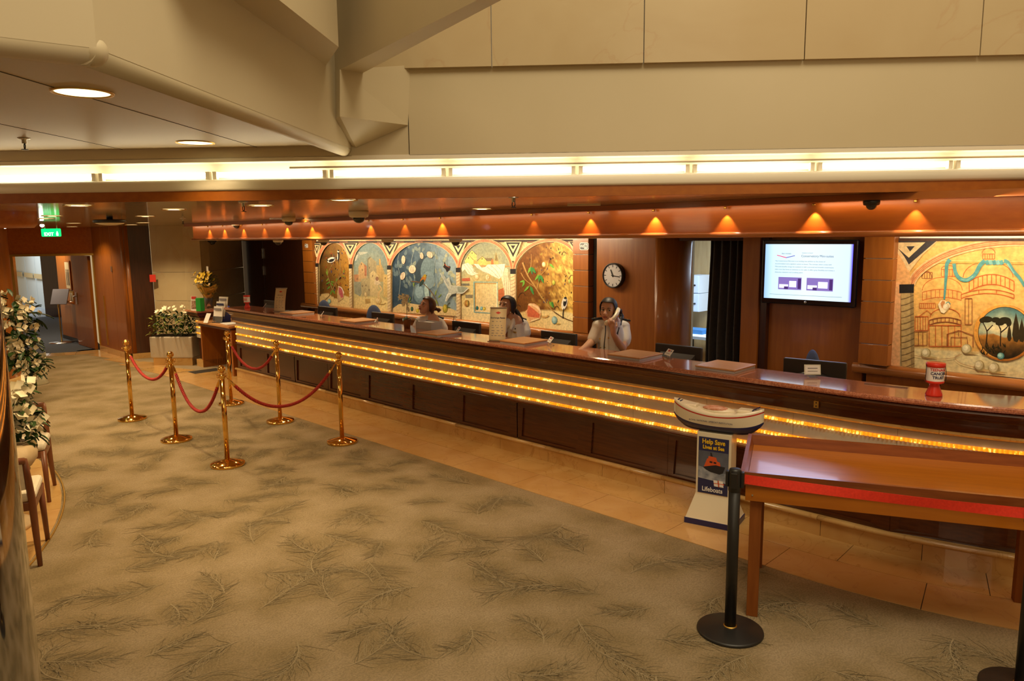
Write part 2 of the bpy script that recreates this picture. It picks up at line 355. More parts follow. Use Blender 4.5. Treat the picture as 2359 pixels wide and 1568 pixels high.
# ================================================================== SETTING
# ---- floor: carpet with a printed pattern of coral fans
carpet = bpy.data.materials.new('carpet'); carpet.use_nodes = True
def _carpet():
    nt = carpet.node_tree; N = nt.nodes; L = nt.links; b = N['Principled BSDF']; b.inputs['Roughness'].default_value = .95
    b.inputs['Specular IOR Level'].default_value = .1
    tc = N.new('ShaderNodeTexCoord'); at = N.new('ShaderNodeAttribute'); at.attribute_name = 'tone'
    n1 = N.new('ShaderNodeTexNoise'); n1.inputs['Scale'].default_value = 5; n1.inputs['Detail'].default_value = 4
    n2 = N.new('ShaderNodeTexNoise'); n2.inputs['Scale'].default_value = 110; n2.inputs['Detail'].default_value = 3
    n3 = N.new('ShaderNodeTexWave'); n3.inputs['Scale'].default_value = 11; n3.inputs['Distortion'].default_value = 22; n3.inputs['Detail'].default_value = 4; n3.inputs['Detail Scale'].default_value = 1.1
    for n in (n1, n2, n3): L.new(tc.outputs['Object'], n.inputs['Vector'])
    ad = N.new('ShaderNodeMath'); ad.operation = 'MULTIPLY_ADD'; L.new(n1.outputs['Fac'], ad.inputs[0]); ad.inputs[1].default_value = .5; L.new(at.outputs['Fac'], ad.inputs[2])
    r1 = N.new('ShaderNodeValToRGB'); e = r1.color_ramp.elements; e[0].position = .22; e[0].color = (.33, .256, .16, 1); e[1].position = 1.1 if False else 1.0; e[1].color = (.125, .094, .047, 1)
    q = e.new(.55); q.color = (.245, .184, .098, 1)
    L.new(ad.outputs[0], r1.inputs['Fac'])
    r2 = N.new('ShaderNodeValToRGB'); r2.color_ramp.elements[0].position = .3; r2.color_ramp.elements[0].color = (.78, .78, .78, 1); r2.color_ramp.elements[1].position = .7; r2.color_ramp.elements[1].color = (1.1, 1.1, 1.1, 1)
    L.new(n2.outputs['Fac'], r2.inputs['Fac'])
    r3 = N.new('ShaderNodeValToRGB'); r3.color_ramp.elements[0].position = .1; r3.color_ramp.elements[0].color = (.90, .90, .90, 1); r3.color_ramp.elements[1].position = .6; r3.color_ramp.elements[1].color = (1.03, 1.03, 1.03, 1)
    L.new(n3.outputs['Fac'], r3.inputs['Fac'])
    m1 = N.new('ShaderNodeMix'); m1.data_type = 'RGBA'; m1.blend_type = 'MULTIPLY'; m1.inputs['Factor'].default_value = 1
    L.new(r1.outputs[0], m1.inputs[6]); L.new(r2.outputs[0], m1.inputs[7])
    m2 = N.new('ShaderNodeMix'); m2.data_type = 'RGBA'; m2.blend_type = 'MULTIPLY'; m2.inputs['Factor'].default_value = 1
    L.new(m1.outputs[2], m2.inputs[6]); L.new(r3.outputs[0], m2.inputs[7]); L.new(m2.outputs[2], b.inputs['Base Color'])
    bp = N.new('ShaderNodeBump'); bp.inputs['Strength'].default_value = .35; bp.inputs['Distance'].default_value = .003
    L.new(n2.outputs['Fac'], bp.inputs['Height']); L.new(bp.outputs[0], b.inputs['Normal'])
_carpet()
coral_m = pm('carpet_coral', (.33, .265, .158, 1), .95, col2=(.25, .197, .112, 1), scale=3, spec=.1)
coral_d = pm('carpet_coral_dark', (.125, .096, .050, 1), .95, col2=(.165, .128, .070, 1), scale=3, spec=.1)
_r = random.Random(4); FANS = []
for _ in range(30000):
    x, y = _r.uniform(-16.2, 1.9), _r.uniform(-2.2, 4.5)
    if all((x-a[0])**2+(y-a[1])**2 > .30**2 for a in FANS): FANS.append((x, y, _r.uniform(0, 2*PI), _r.uniform(.28, .50), _r.uniform(-2.0, 2.0)))
    if len(FANS) > 950: break
def fan_axis(x, y, a0, L, cv, n=16):
    pts = [(x, y)]; an = []
    for i in range(n): a = a0+cv*(i/n)**1.3; x += math.cos(a)*L/n; y += math.sin(a)*L/n; pts.append((x, y)); an.append(a)
    return pts, an
def _floor():
    st = .075; nx, ny = int(20.3/st), int(13.9/st); xs = np.linspace(-16.3, 4, nx+1); ys = np.linspace(-4, 9.9, ny+1); X, Y = np.meshgrid(xs, ys); T = np.zeros_like(X)
    for f in FANS:
        p, _a = fan_axis(*f); cx = sum(q[0] for q in p)/len(p); cy = sum(q[1] for q in p)/len(p); an = math.atan2(p[-1][1]-p[0][1], p[-1][0]-p[0][0])
        dx, dy = X-cx, Y-cy; u = dx*math.cos(an)+dy*math.sin(an); v = -dx*math.sin(an)+dy*math.cos(an)
        T = np.maximum(T, .40*np.exp(-((u/(f[3]*.62))**2+(v/(f[3]*.48))**2)))
    v = np.stack([X.ravel(), Y.ravel(), np.zeros(X.size)], 1); idx = np.arange(X.size).reshape(X.shape)
    q = np.stack([idx[:-1, :-1], idx[:-1, 1:], idx[1:, 1:], idx[1:, :-1]], -1).reshape(-1, 4)
    me = bpy.data.meshes.new('floor'); me.from_pydata(v.tolist(), [], q.tolist()); me.materials.append(carpet)
    at = me.attributes.new('tone', 'FLOAT', 'POINT'); at.data.foreach_set('value', T.ravel().astype(np.float32))
    o = bpy.data.objects.new('floor', me); COL.objects.link(o); o['kind'] = 'structure'; return o
floor = _floor()
def coral():
    m = MB(); rnd = random.Random(14)
    def ribbon(pts, w0, w1, mi=0, z=.0012):
        vs = []; n = len(pts)
        for i, p in enumerate(pts):
            a = pts[max(i-1, 0)]; b = pts[min(i+1, n-1)]; dx, dy = b[0]-a[0], b[1]-a[1]; l = math.hypot(dx, dy) or 1
            w = (w0+(w1-w0)*i/(n-1))/2
            vs += [(p[0]-dy/l*w, p[1]+dx/l*w, z), (p[0]+dy/l*w, p[1]-dx/l*w, z)]
        m.add(vs, [(2*i, 2*i+1, 2*i+3, 2*i+2) for i in range(n-1)], mi)
    for f in FANS:
        x, y, a0, L, cv = f
        if x < -9.5 or (x < -5.2 and y < 1.6 and math.hypot(x+8.25, y+3.25) < 5.5): continue
        pts, an = fan_axis(*f); n = 16
        if max(p[1] for p in pts) > 4.40: continue
        ribbon(pts, .0075, .003, 0, .0016)
        for i in range(1, n):
            for sgn in (-1, 1):
                for rep in range(2):
                    if rnd.random() < .04: continue
                    b = an[i]+sgn*rnd.uniform(.5, 1.15); l = L*rnd.uniform(.28, .62)*(1-.4*i/n); k = 6; mi = 1 if rnd.random() < .42 else 0
                    qx, qy = pts[i][0]+(rep*.5)*(pts[i+1][0]-pts[i][0]), pts[i][1]+(rep*.5)*(pts[i+1][1]-pts[i][1]); q = [(qx, qy)]
                    for jj in range(k):
                        b += -sgn*rnd.uniform(-.05, .24)+rnd.uniform(-.34, .34); qx += math.cos(b)*l/k; qy += math.sin(b)*l/k; q.append((qx, qy))
                    if max(p[1] for p in q) > 4.42: continue
                    ribbon(q, .0034, .0018, mi, .0012 if mi else .0014)
    o = m.build('coral_pattern', [coral_m, coral_d], floor); o['kind'] = 'stuff'
coral()
# marble border along the counter: two courses of tiles with open joints
def border(o0, o1, mat, step, a, b, gap=.004):
    t = a
    while t < b:
        m = MB().sweep([(o0, -.01), (o0, .005), (o1, .005), (o1, -.01)], stations(t+gap/2, min(t+step, b)-gap/2))
        m.build('tile', mat, floor); t += step
border(-.15, .335, ymarble, .78, -11.9, 1.7)  # darker inner course carries the shade under the counter edge in its colour
border(.34, .72, pmarble, .78, -12.2, 1.7)
MB().sweep([(-.14, -.012), (-.14, .002), (.715, .002), (.715, -.012)], stations(-12.2, 1.7)).build('tile_bedding', darkgap, floor)
for i in range(5):      # border carried on along the panelled wall to the threshold
    x = -12.25-.8*i
    m = MB().prism([(x, 4.44), (x-.795, 4.30 if i else 4.36), (x-.795, 4.62 if i > 2 else 4.72), (x, 5.0 if i < 2 else 4.66)], -.01, .004); m.build('tile', pmarble if i % 2 else ymarble, floor)
for i in range(3):      # threshold stones in the doorway
    p = Vector((-16.45, 3.45, 0)).lerp(Vector((-15.85, 4.68, 0)), i/3+.004); q = Vector((-16.45, 3.45, 0)).lerp(Vector((-15.85, 4.68, 0)), (i+1)/3-.004)
    MB().prism([(p.x, p.y), (q.x, q.y), (q.x+.34, q.y-.13), (p.x+.34, p.y-.13)], -.01, .006).build('tile', ymarble, floor)
# round marble inset under the chairs at the left, with a brass edge
cc = (-8.25, -3.25); cr = 5.07
for ring in range(3):
    for k in range(9):
        a0 = math.radians(48+k*8); a1 = math.radians(48+(k+1)*8-.05); r0 = cr-.02-ring*.6; r1 = r0-.595
        pts = [(cc[0]+r*math.cos(a), cc[1]+r*math.sin(a)) for r, aa in ((r0, (a0, (a0+a1)/2, a1)), (r1, (a1, (a0+a1)/2, a0))) for a in aa]
        MB().prism(pts, -.01, .004).build('tile', ymarble if (k+ring) % 2 else pmarble, floor)
MB().tube([(cc[0]+cr*math.cos(math.radians(46+i*2)), cc[1]+cr*math.sin(math.radians(46+i*2)), .003) for i in range(40)], .008, 6).build('edge_strip', brass_dull, floor)

# ---- back wall behind the desk (plane Y = 7.2)
wb = struct('wall_back')
def bw(name, x0, x1, y0, y1, z0, z1, mat, bev=0): return MB().bx(x0, x1, y0, y1, z0, z1).build(name, mat, wb, bev)
bw('backing_panel', -12.5, -4.77, 7.24, 7.4, 0, 2.35, mahog_v)
for i in range(8):
    x = -12.1+i*.8; bw('base_panel', x+.004, x+.796, 7.16, 7.24, .04, .86, cherry, .003)
bw('clock_panel', -5.60, -4.768, 7.18, 7.24, 0, 2.16, cherry)
bw('shadow_gap', -5.683, -5.60, 7.22, 7.24, 0, 2.16, darkgap)
m = MB(); rr = .285; cxx, cyy = -4.766, 7.18+rr        # bullnose corner into the office opening
pts = [(cxx+rr*math.cos(a), cyy+rr*math.sin(a)) for a in [math.radians(-90+i*7.5) for i in range(13)]]
m.prism(pts+[(cxx+rr, 7.50), (cxx, 7.50)], 0, 2.16)
o = m.build('rounded_corner', cherry, wb)
for p in o.data.polygons: p.use_smooth = abs(p.normal.z) < .5
bw('corner_edge_trim', cxx+rr-.03, cxx+rr+.004, 7.50, 7.54, 0, 2.16, steel)
bw('screen_panel', -3.40, -2.47, 7.20, 7.35, 0, 2.16, cherry)
bw('screen_panel_edge', -3.475, -3.40, 7.13, 7.35, 0, 2.16, MATS['mahogany_upright'])
bw('side_panel', -3.66, -3.475, 7.10, 7.35, 0, 2.16, cherry)
bw('opening_header', -4.5, -3.6, 7.25, 7.4, 2.08, 2.35, mahog_v)
bw('backing_panel', -2.5, 2.6, 7.24, 7.4, 0, 2.35, mahog_v)
for i in range(6):
    x = -2.42+i*.62; bw('base_panel', x+.004, x+.616, 7.16, 7.24, .04, .86, cherry, .003)
def pilaster(x0, x1, y0, zs):
    bw('pilaster_core', x0+.012, x1-.012, y0+.014, 7.24, .95, 2.16, steel)
    for a, b in zip(zs[:-1], zs[1:]): bw('pilaster_block', x0, x1, y0, 7.235, a+.004, b-.004, cherry, .002)
Zs = [.95, 1.144, 1.338, 1.532, 1.726, 1.92, 2.155]
pilaster(-5.926, -5.684, 7.12, Zs)
pilaster(-12.36, -12.02, 7.12, Zs)
pilaster(-2.47, -2.215, 7.08, Zs)
def rail(x0, x1):
    MB().tube([(x0, 7.155, .905), (x1, 7.155, .905)], .052, 16).build('dado_rail', rail_wood, wb)
rail(-12.5, -5.61); rail(-2.53, 2.6)
# staff ceiling behind the soffit
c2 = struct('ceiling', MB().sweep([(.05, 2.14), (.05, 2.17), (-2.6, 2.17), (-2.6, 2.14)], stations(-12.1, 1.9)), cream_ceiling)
# office seen through the opening
of = struct('wall_office')
MB().bx(-6.2, -2.2, 10.2, 10.3, 0, 2.4).build('rear_panel', office_tan, of)
MB().bx(-6.2, -6.1, 7.9, 10.2, 0, 2.4).build('side_panel', office_white, of)
MB().bx(-2.3, -2.2, 7.4, 10.2, 0, 2.4).build('side_panel', office_white, of)
MB().bx(-6.2, -2.2, 7.4, 10.2, 2.4, 2.45).build('ceiling_panel', office_white, of)
light('AREA', 'office_light', (-4.6, 9.0, 2.36), 55, (.62, .80, 1), (-4.6, 9.0, 0), 1.2, .5)

# ---- left end: doors behind the desk, marble pier, panelled wall, doorway
dr = struct('door_1')
for x in (-14.92, -14.03): MB().bx(x+.006, x+.884, 7.2, 7.25, 0, 2.13).build('leaf', mahog_v, dr, .003)
MB().bx(-13.15, -12.36, 7.17, 7.25, 0, 2.16).build('jamb', mahog_v, dr)
MB().bx(-14.95, -13.1, 7.17, 7.25, 2.10, 2.16).build('head', mahog_v, dr)
MB().bx(-14.05, -14.01, 7.175, 7.20, 1.42, 1.60).build('push_plate', steel, dr, .002)
MB().bx(-14.05, -14.01, 7.175, 7.20, 1.75, 1.95).build('push_plate', steel, dr, .002)
wl = struct('wall_left')
a0 = atD(349, 600, 13.5); a1 = atD(462, 600, 13.35); b1 = atY(561, 620, 7.16)
def slabwall(P, Q, z0, z1, th, mat, name, parent, bev=0):
    P = Vector((P[0], P[1], 0)); Q = Vector((Q[0], Q[1], 0)); n = Vector((Q-P)).normalized(); n = Vector((-n.y, n.x, 0))
    if n.y < 0: n = -n
    return MB().prism([(P.x, P.y), (Q.x, Q.y), (Q.x+n.x*th, Q.y+n.y*th), (P.x+n.x*th, P.y+n.y*th)], z0, z1).build(name, mat, parent, bev)
for k, (z0, z1) in enumerate(((0, .52), (.525, 1.04), (1.045, 1.56), (1.565, 2.395))):
    slabwall(a0, a1, z0, z1, .3, marble_wall, 'marble_slab', wl, .003)
    slabwall(a1+Vector((.004, .004, 0)), b1, z0, z1, -.3, marble_wall, 'marble_slab', wl, .003)
slabwall((-14.30, 4.70), (a0.x-.01, a0.y+.0), 0, 2.395, .2, mahog_v, 'shaded_recess_panel', wl)  # dark wood stands in for the shade inside this recess
slabwall((-14.27, 4.69), (a0.x, a0.y-.02), 0, .10, .02, ymarble, 'skirting', wl)
for k in range(3):
    x = -15.93+k*.52; MB().bx(x+.003, x+.517, 4.66, 4.80, .1, 2.395).build('wall_panel', cherry, wl, .003)
MB().cyl((-14.385, 4.765, .1), (-14.385, 4.765, 2.395), .105, n=24).build('corner_post', cherry, wl)
MB().bx(-15.9, -14.4, 4.63, 4.70, 0, .1).build('skirting', ymarble, wl)
MB().box((-14.9, 4.652, 1.62), (.05, .015, .10)).build('switch_plate', steel, wl)
MB().bx(-15.5, -15.47, 4.645, 4.66, .15, 1.1).build('edge_strip', brass_dull, wl)
tag(MB().box((-14.02, 5.05, 1.46), (.10, .015, .13), math.radians(58)).build('alarm_sign', red_plastic), 'small red square alarm sign at edge of pale marble pier', 'sign')
d2 = struct('door_2')
h0 = Vector((-16.55, 3.40, 0)); h1 = Vector((-15.88, 4.72, 0))
slabwall(h0, h1, 1.90, 2.395, .15, cherry_h, 'header_panel', d2)
slabwall(h0+Vector((.02, -.01, 0)), h1+Vector((.02, -.01, 0)), 1.86, 1.90, .17, brass_dull, 'header_trim', d2)
slabwall(h1+Vector((-.05, -.08, 0)), h1, 0, 1.87, .16, brass_dull, 'jamb', d2)
slabwall(h0, h0+Vector((.03, .06, 0)), 0, 1.87, .16, brass_dull, 'jamb', d2)
leaf = MB().bx(-17.15, -16.08, 4.60, 4.655, .01, 1.85).build('leaf', cherry, d2, .003)
MB().box((-16.98, 4.592, .98), (.09, .012, .24)).build('handle_plate', steel, leaf, .002)
MB().cyl((-16.98, 4.59, 1.02), (-16.98, 4.53, 1.02), .012).cyl((-16.98, 4.535, 1.02), (-16.87, 4.535, 1.02), .012).build('handle', chrome, leaf)
# corridor beyond the doorway
wc = struct('wall_corridor')
MB().add([(-16.3, 3.0, .004), (-16.05, 4.75, .004), (-24.2, 6.4, .004), (-24.2, 4.0, .004)], [(3, 2, 1, 0)]).build('carpet_tile', blue_carpet, wc)
MB().add([(-24.2, 3.0, .003), (-24.2, 6.6, .003), (-31, 8.2, .003), (-31, 3.0, .003)], [(3, 2, 1, 0)]).build('carpet_runner', grey_carpet, wc)
for k in range(2): MB().bx(-18.6+k*.72, -17.885+k*.72, 4.70, 4.85, .08, 2.3).build('wall_panel', cherry, wc, .003)
MB().bx(-18.6, -17.2, 4.69, 4.72, 0, .08).build('skirting', dark, wc)
slabwall((-24.3, 5.75), (-23.3, 6.25), 0, 2.3, .1, mahog_v, 'end_panel', wc)
wA = Z0 = atZ(45, 700, 0); 
for i, (xa, xb) in enumerate(((30, 67), (67, 90), (90, 113))):
    pa = atZ(xa, 697+(xa-45)*.235, 0); pb_ = atZ(xb-.6, 697+(xb-45)*.235, 0)
    slabwall(pa, pb_, 0, 2.4, .1, white_panel, 'cabin_panel', wc)
    q = Vector((.25, -.25, 0))*.3
    slabwall(pa+q, pb_.lerp(pa, .12)+q, .95, 1.10, .02, tan_strip, 'hand_strip', wc)
pa = atZ(113, 713, 0); pb_ = atZ(124, 722, 0); slabwall(pa, pb_, 0, 2.4, .1, tan_strip, 'door_frame', wc)
pa = atZ(124, 722, 0); pb_ = atZ(134, 729, 0); slabwall(pa, pb_, 0, 2.4, .1, white_panel, 'door_edge', wc)
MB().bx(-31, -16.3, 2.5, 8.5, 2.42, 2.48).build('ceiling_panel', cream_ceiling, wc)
MB().bx(-24, -16.6, 2.6, 2.7, 0, 2.4).build('wall_panel', cherry, wc)
light('AREA', 'corridor_light', (-27, 5.2, 2.3), 42, (.86, .95, 1), (-27, 5.5, 0), 2.5, 1.0)
light('AREA', 'corridor_light', (-18.2, 4.0, 2.38), 60, (1, .85, .6), (-20, 4.3, 0), 1.2, .8)
for nm, z, w, h, lab in (('framed_picture', 1.42, .36, .62, 'tall framed figure picture on corridor wall beside open door'), ('framed_print', .97, .26, .24, 'small gilt framed print below tall corridor picture')):
    t = thing(nm, lab, 'picture', (-17.75 if z > 1.3 else -17.62, 4.695, z-h/2))
    MB().bx(-w/2, w/2, -.02, 0, 0, h).build('frame', brass_dull if z < 1.3 else cherry, t, .004)
    MB().bx(-w/2+.035, w/2-.035, -.024, -.018, .035, h-.035).build('print', card_beige, t)
    if z > 1.3:
        m = MB()
        for x in (-.07, .02, .09): m.bx(x-.025, x+.025, -.026, -.023, .1, .38); m.sph((x, -.025, .41), (.022, .003, .03), 10, 6)
        m.build('figures', mahog_v, t)
t = thing('handrail', 'glossy wooden handrail on corridor wall below framed pictures', 'handrail', (-17.7, 4.65, .86))
MB().tube([(-.55, -.03, 0), (.45, -.03, 0)], .028, 12).build('rail', rail_wood, t)
for x in (-.4, .3): MB().cyl((x, .04, -.03), (x, -.03, -.01), .014).build('bracket', chrome, t)
p = atZ(143, 789, 0)
t = thing('sign_stand', 'slim floor stand with tilted grey panel in corridor doorway', 'sign stand', p)
MB().lathe([(.0, 0), (.24, 0), (.24, .012), (.02, .03), (0, .03)], n=24).build('base', steel, t)
MB().cyl((0, 0, .03), (-.02, 0, 1.0), .014).build('pole', brass_dull, t)
MB().box((.08, .02, .98), (.34, .02, .34), math.radians(45), rot=Matrix.Rotation(math.radians(45), 3, 'Z')@Matrix.Rotation(math.radians(-25), 3, 'X')).build('panel', grey_print, t, .003)

# round timber column at the far left
pc = Vector((-13.22, 2.02, 0))
col = struct('column', None, loc=pc)
MB().lathe([(.70, .16), (.70, 2.40)], n=48).build('veneer', cherry, col)
MB().lathe([(0, 0), (.74, 0), (.74, .14), (.72, .16), (0, .16)], n=48).build('plinth', ymarble, col)

# ---- ceiling of planks (z = 2.395)
A_, B_ = Vector((-5.711, 1.159, 0)), Vector((-.974, 5.357, 0)); E_ = (B_-A_).normalized(); NV = Vector((E_.y, -E_.x, 0))
def onF(t, out, z): p = A_+E_*t+NV*out; return Vector((p.x, p.y, z))
cl = struct('ceiling')
pk = MB().bx(-13, 11, 0, .192, 0, .02).mesh('plank', plank_mat); pk2 = MB().bx(-13, 11, 0, .192, 0, .02).mesh('plank', plank_b); ang = math.atan2(E_.y, E_.x)
for k in range(62):
    o = bpy.data.objects.new('plank', pk if k % 2 else pk2); COL.objects.link(o); o.parent = cl
    p = A_-NV*(.02+.2*k); o.location = (p.x, p.y, 2.395); o.rotation_euler = (0, 0, ang)
MB().box(A_-NV*6.56+E_*-1+Vector((0, 0, 2.43)), (24, 13, .02), ang).build('ceiling_backing', darkgap, cl)
def along(prof, t0, t1, name, mat, parent, smooth=False):
    n = len(prof); m = MB(); vs = [onF(t, o, z) for t in (t0, t1) for o, z in prof]
    m.add(vs, [(i, (i+1) % n, n+(i+1) % n, n+i) for i in range(n)]+[tuple(reversed(range(n))), tuple(range(n, 2*n))], 0, False)
    o = fixnormals(m.build(name, mat, parent))
    if smooth:
        for p in o.data.polygons: p.use_smooth = len(p.vertices) == 4
    return o
def tAt(x): p = atV(x, 395, A_, B_); return (Vector((p.x, p.y, 0))-A_).dot(E_)
t1_ = struct('trim_1')
along([(0, 2.395), (0, 2.457), (-.03, 2.457), (-.03, 2.395)], -7, 9, 'fascia_board', fascia_wood, t1_)
along([(-.16, 2.457), (0, 2.457)]+[(.006, 2.458), (.011, 2.470), (.013, 2.490), (.010, 2.510), (.003, 2.522), (-.006, 2.526), (-.012, 2.520), (-.016, 2.480), (-.16, 2.480)], -7, 9, 'cove_lip', white_paint, t1_, True)
along([(-.12, 2.48), (-.12, 2.64), (-.16, 2.64), (-.16, 2.48)], -7, 9, 'cove_back', white_paint, t1_)
along([(.0, 2.632), (.0, 2.66), (-.16, 2.66), (-.16, 2.632)], -7, 9, 'cove_head', white_paint, t1_)
along([(-.018, 2.588), (-.014, 2.594), (-.018, 2.600), (-.024, 2.594)], tAt(665), 9, 'rope_light', pm('rope_light', (.55, .45, .30, 1), .3), t1_)
# fluorescent tubes in the cove
ends = [-110, 215, 480, 752, 1028, 1330, 1595, 1885, 2205, 2540]; tl = [tAt(x) for x in ends]
k = 0
for a, b in zip(tl[:-1], tl[1:]):
    q = onF((a+b)/2, -.05, 2.50); L = (b-a)-.07
    t = thing('fluorescent_tube', 'glowing fluorescent tube in the ceiling cove, %s from the left' % ordinal(k), 'lamp', q, ang, 'tubes in the ceiling cove')
    MB().cyl((-L/2, 0, .058), (L/2, 0, .058), .016, n=12).build('tube', tube_on, t)
    MB().bx(-L/2-.02, L/2+.02, -.02, .02, -.02, .03).build('batten', white_paint, t)
    for s_ in (-1, 1): MB().bx(s_*(L/2+.012)-.012, s_*(L/2+.012)+.012, -.018, .018, .03, .078).build('holder', white_paint, t)
    k += 1
# ---- upper walls of the atrium
wu = struct('wall_upper'); tJ = (Vector((-4.0, 2.674, 0))-A_).dot(E_)
along([(0, 2.655), (0, 3.165), (-.15, 3.165), (-.15, 2.655)], tAt(945), 9, 'plaster_panel', cream, wu)
along([(-.005, 2.655), (-.005, 3.6), (-.15, 3.6), (-.15, 2.655)], tJ-.3, tAt(945)-.006, 'plaster_panel', cream, wu)
along([(0, 2.655), (0, 2.74), (-.12, 2.74), (-.12, 2.655)], -7, tJ, 'plaster_strip', cream, wu)
mj = [tAt(872), tAt(1137), tAt(1478), tAt(1838), tAt(2231), tAt(2600), 8]
for a, b in zip(mj[:-1], mj[1:]): along([(.03, 3.165), (.03, 4.3), (-.1, 4.3), (-.1, 3.165)], a+.003, b-.003, 'marble_slab', marble_wall, wu)
J, K, K2 = Vector((-4.0, 2.674, 0)), Vector((-2.386, .755, 0)), Vector((-2.75, -1.3, 0))
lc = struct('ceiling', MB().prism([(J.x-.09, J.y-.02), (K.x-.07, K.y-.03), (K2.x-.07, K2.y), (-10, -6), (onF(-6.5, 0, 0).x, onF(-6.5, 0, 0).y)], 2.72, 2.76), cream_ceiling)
for g in (.45, 1.1, 1.75):      # panel joints of the lower ceiling
    p, q = J.lerp(onF(-3, 0, 0), g/4), K.lerp(Vector((-6, -2.5, 0)), g/4)
    MB().prism([(p.x, p.y), (q.x, q.y), (q.x+.006, q.y), (p.x+.006, p.y)], 2.7185, 2.722).build('joint', darkgap, lc)
nd = (K-J).normalized(); nl = Vector((nd.y, -nd.x, 0)); nl = nl if nl.x < 0 else -nl
def wallseg(P, Q, z0, z1, th, name, mat, par):
    n = (Q-P).normalized(); n = Vector((n.y, -n.x, 0)); n = n if n.x < 0 else -n
    return MB().prism([(P.x, P.y), (Q.x, Q.y), (Q.x+n.x*th, Q.y+n.y*th), (P.x+n.x*th, P.y+n.y*th)], z0, z1).build(name, mat, par)
wallseg(J, K, 2.70, 4.4, .12, 'opening_fascia', cream, wu); wallseg(K, K2, 2.70, 4.4, .12, 'opening_fascia', cream, wu)
for P, Q in ((J, K), (K, K2)):
    n = (Q-P).normalized(); n = Vector((n.y, -n.x, 0)); n = n if n.x < 0 else -n
    MB().tube([(P.x+n.x*.045, P.y+n.y*.045, 2.70), (Q.x+n.x*.045, Q.y+n.y*.045, 2.70)], .0445, 16).build('bullnose', cream, wu)
MB().sph(K+Vector((-.044, .0, 2.70)), .0445, 16, 10).build('bullnose', cream, wu)
# projecting gallery beams
b0, b1_, b2, b3 = atZ(725, 190, 3.1), atZ(1100, 0, 3.1), atZ(870, 150, 3.1), atZ(1140, 8, 3.1)
ex = lambda p, q, k: p+(q-p)*k
MB().prism([(b0.x, b0.y), (ex(b0, b1_, 1.5).x, ex(b0, b1_, 1.5).y), (ex(b2, b3, 1.5).x, ex(b2, b3, 1.5).y), (ex(b3, b2, 1.6).x, ex(b3, b2, 1.6).y)], 3.1, 4.2).build('gallery_beam', cream, wu)
s0, s1, s2, s3 = atZ(640, 0, 3.1), atZ(780, 110, 3.1), atZ(718, 128, 3.1), atZ(470, -10, 3.1)
sa, sb = ex(s1, s0, 1.6), ex(s2, s3, 1.7)
MB().prism([(sa.x, sa.y), (s1.x, s1.y), (b0.x, b0.y), (s2.x-.1, s2.y), (sb.x, sb.y)], 3.104, 4.2).build('gallery_soffit', cream, wu)
# angular plaster block in the corner below the beam
pr_ = lambda x, y, d: atD(x, y, d)
v = [atV(725, 185, A_, B_), pr_(783, 160, 4.20), atV(945, 150, A_, B_), atV(940, 288, A_, B_), pr_(783, 268, 4.22), atV(820, 340, A_, B_), atV(725, 300, A_, B_)]
m = MB(); m.add(v, [(1, 4, 3, 2), (0, 6, 5, 4, 1), (4, 5, 3), (0, 1, 2), (6, 0, 2, 3, 5)]); fixnormals(m.build('corner_block', cream, wu))
# ---- rear of the hall, behind the viewpoint (only mirrored in polished surfaces)
wr = struct('wall_rear')
MB().bx(-9, 6, -6.2, -6.0, 0, 5).build('wall_panel', cherry, wr)
MB().bx(5, 5.2, -6, 9, 0, 5).build('wall_panel', cream, wr)
MB().bx(-14, -9, -6.2, -3, 0, 2.7).build('wall_panel', cherry, wr)
# ---- soffit over the desk
sf = struct('trim_2')
SS = stations(-12.16, 1.9)
MB().sweep([(.10, 2.15), (.10, 2.36), (.05, 2.36), (.05, 2.15)], SS).build('soffit_board', cherry_h, sf)
MB().sweep([(.24, 2.352), (.24, 2.394), (.05, 2.394), (.05, 2.352)], SS).build('light_shelf', fascia_wood, sf)
lp = [(.105+.03*math.cos(a), 2.148+.022*math.sin(a)) for a in [i*2*PI/14 for i in range(14)]]
MB().sweep(lp, SS, smooth=True).build('soffit_ledge', rail_wood, sf)
spx = [-11.53, -11.01, -10.39, -9.77, -9.14, -8.51, -7.23, -6.59, -5.96, -4.67, -4.01, -3.36, -2.74, -2.09, -1.49, -.85, -.1, .6]
pw = [1, 1, 1, .45, 1.2, 1.1, .9, .45, 1.2, .25, 1.1, 1.4, .9, 1.3, .8, .7, 1.0, 1]
for i, x in enumerate(spx):
    px, py = cpath(x, .132)
    MB().cyl((px, py, 2.335), (px, py, 2.353), .012, n=10).build('spot_lamp', brass_dull, sf)
    light('SPOT', 'soffit_spot', (px, py, 2.334), 5.5*pw[i], (1, .58, .36), (px, py, 2.0), spot=math.radians(76), blend=.45, radius=.005)

for k in range(8):      # strip lamps lying under the light shelf
    x = -11.5+1.7*k; a_ = 0 if x < X0 else (x-X0)/RC; px, py = cpath(x, .20)
    light('AREA', 'shelf_strip', (px, py, 2.345), 0.8, (1, .66, .36), (px, cpath(x, .05)[1], 2.24), 1.6, .03).rotation_euler.rotate_axis('Z', 0)
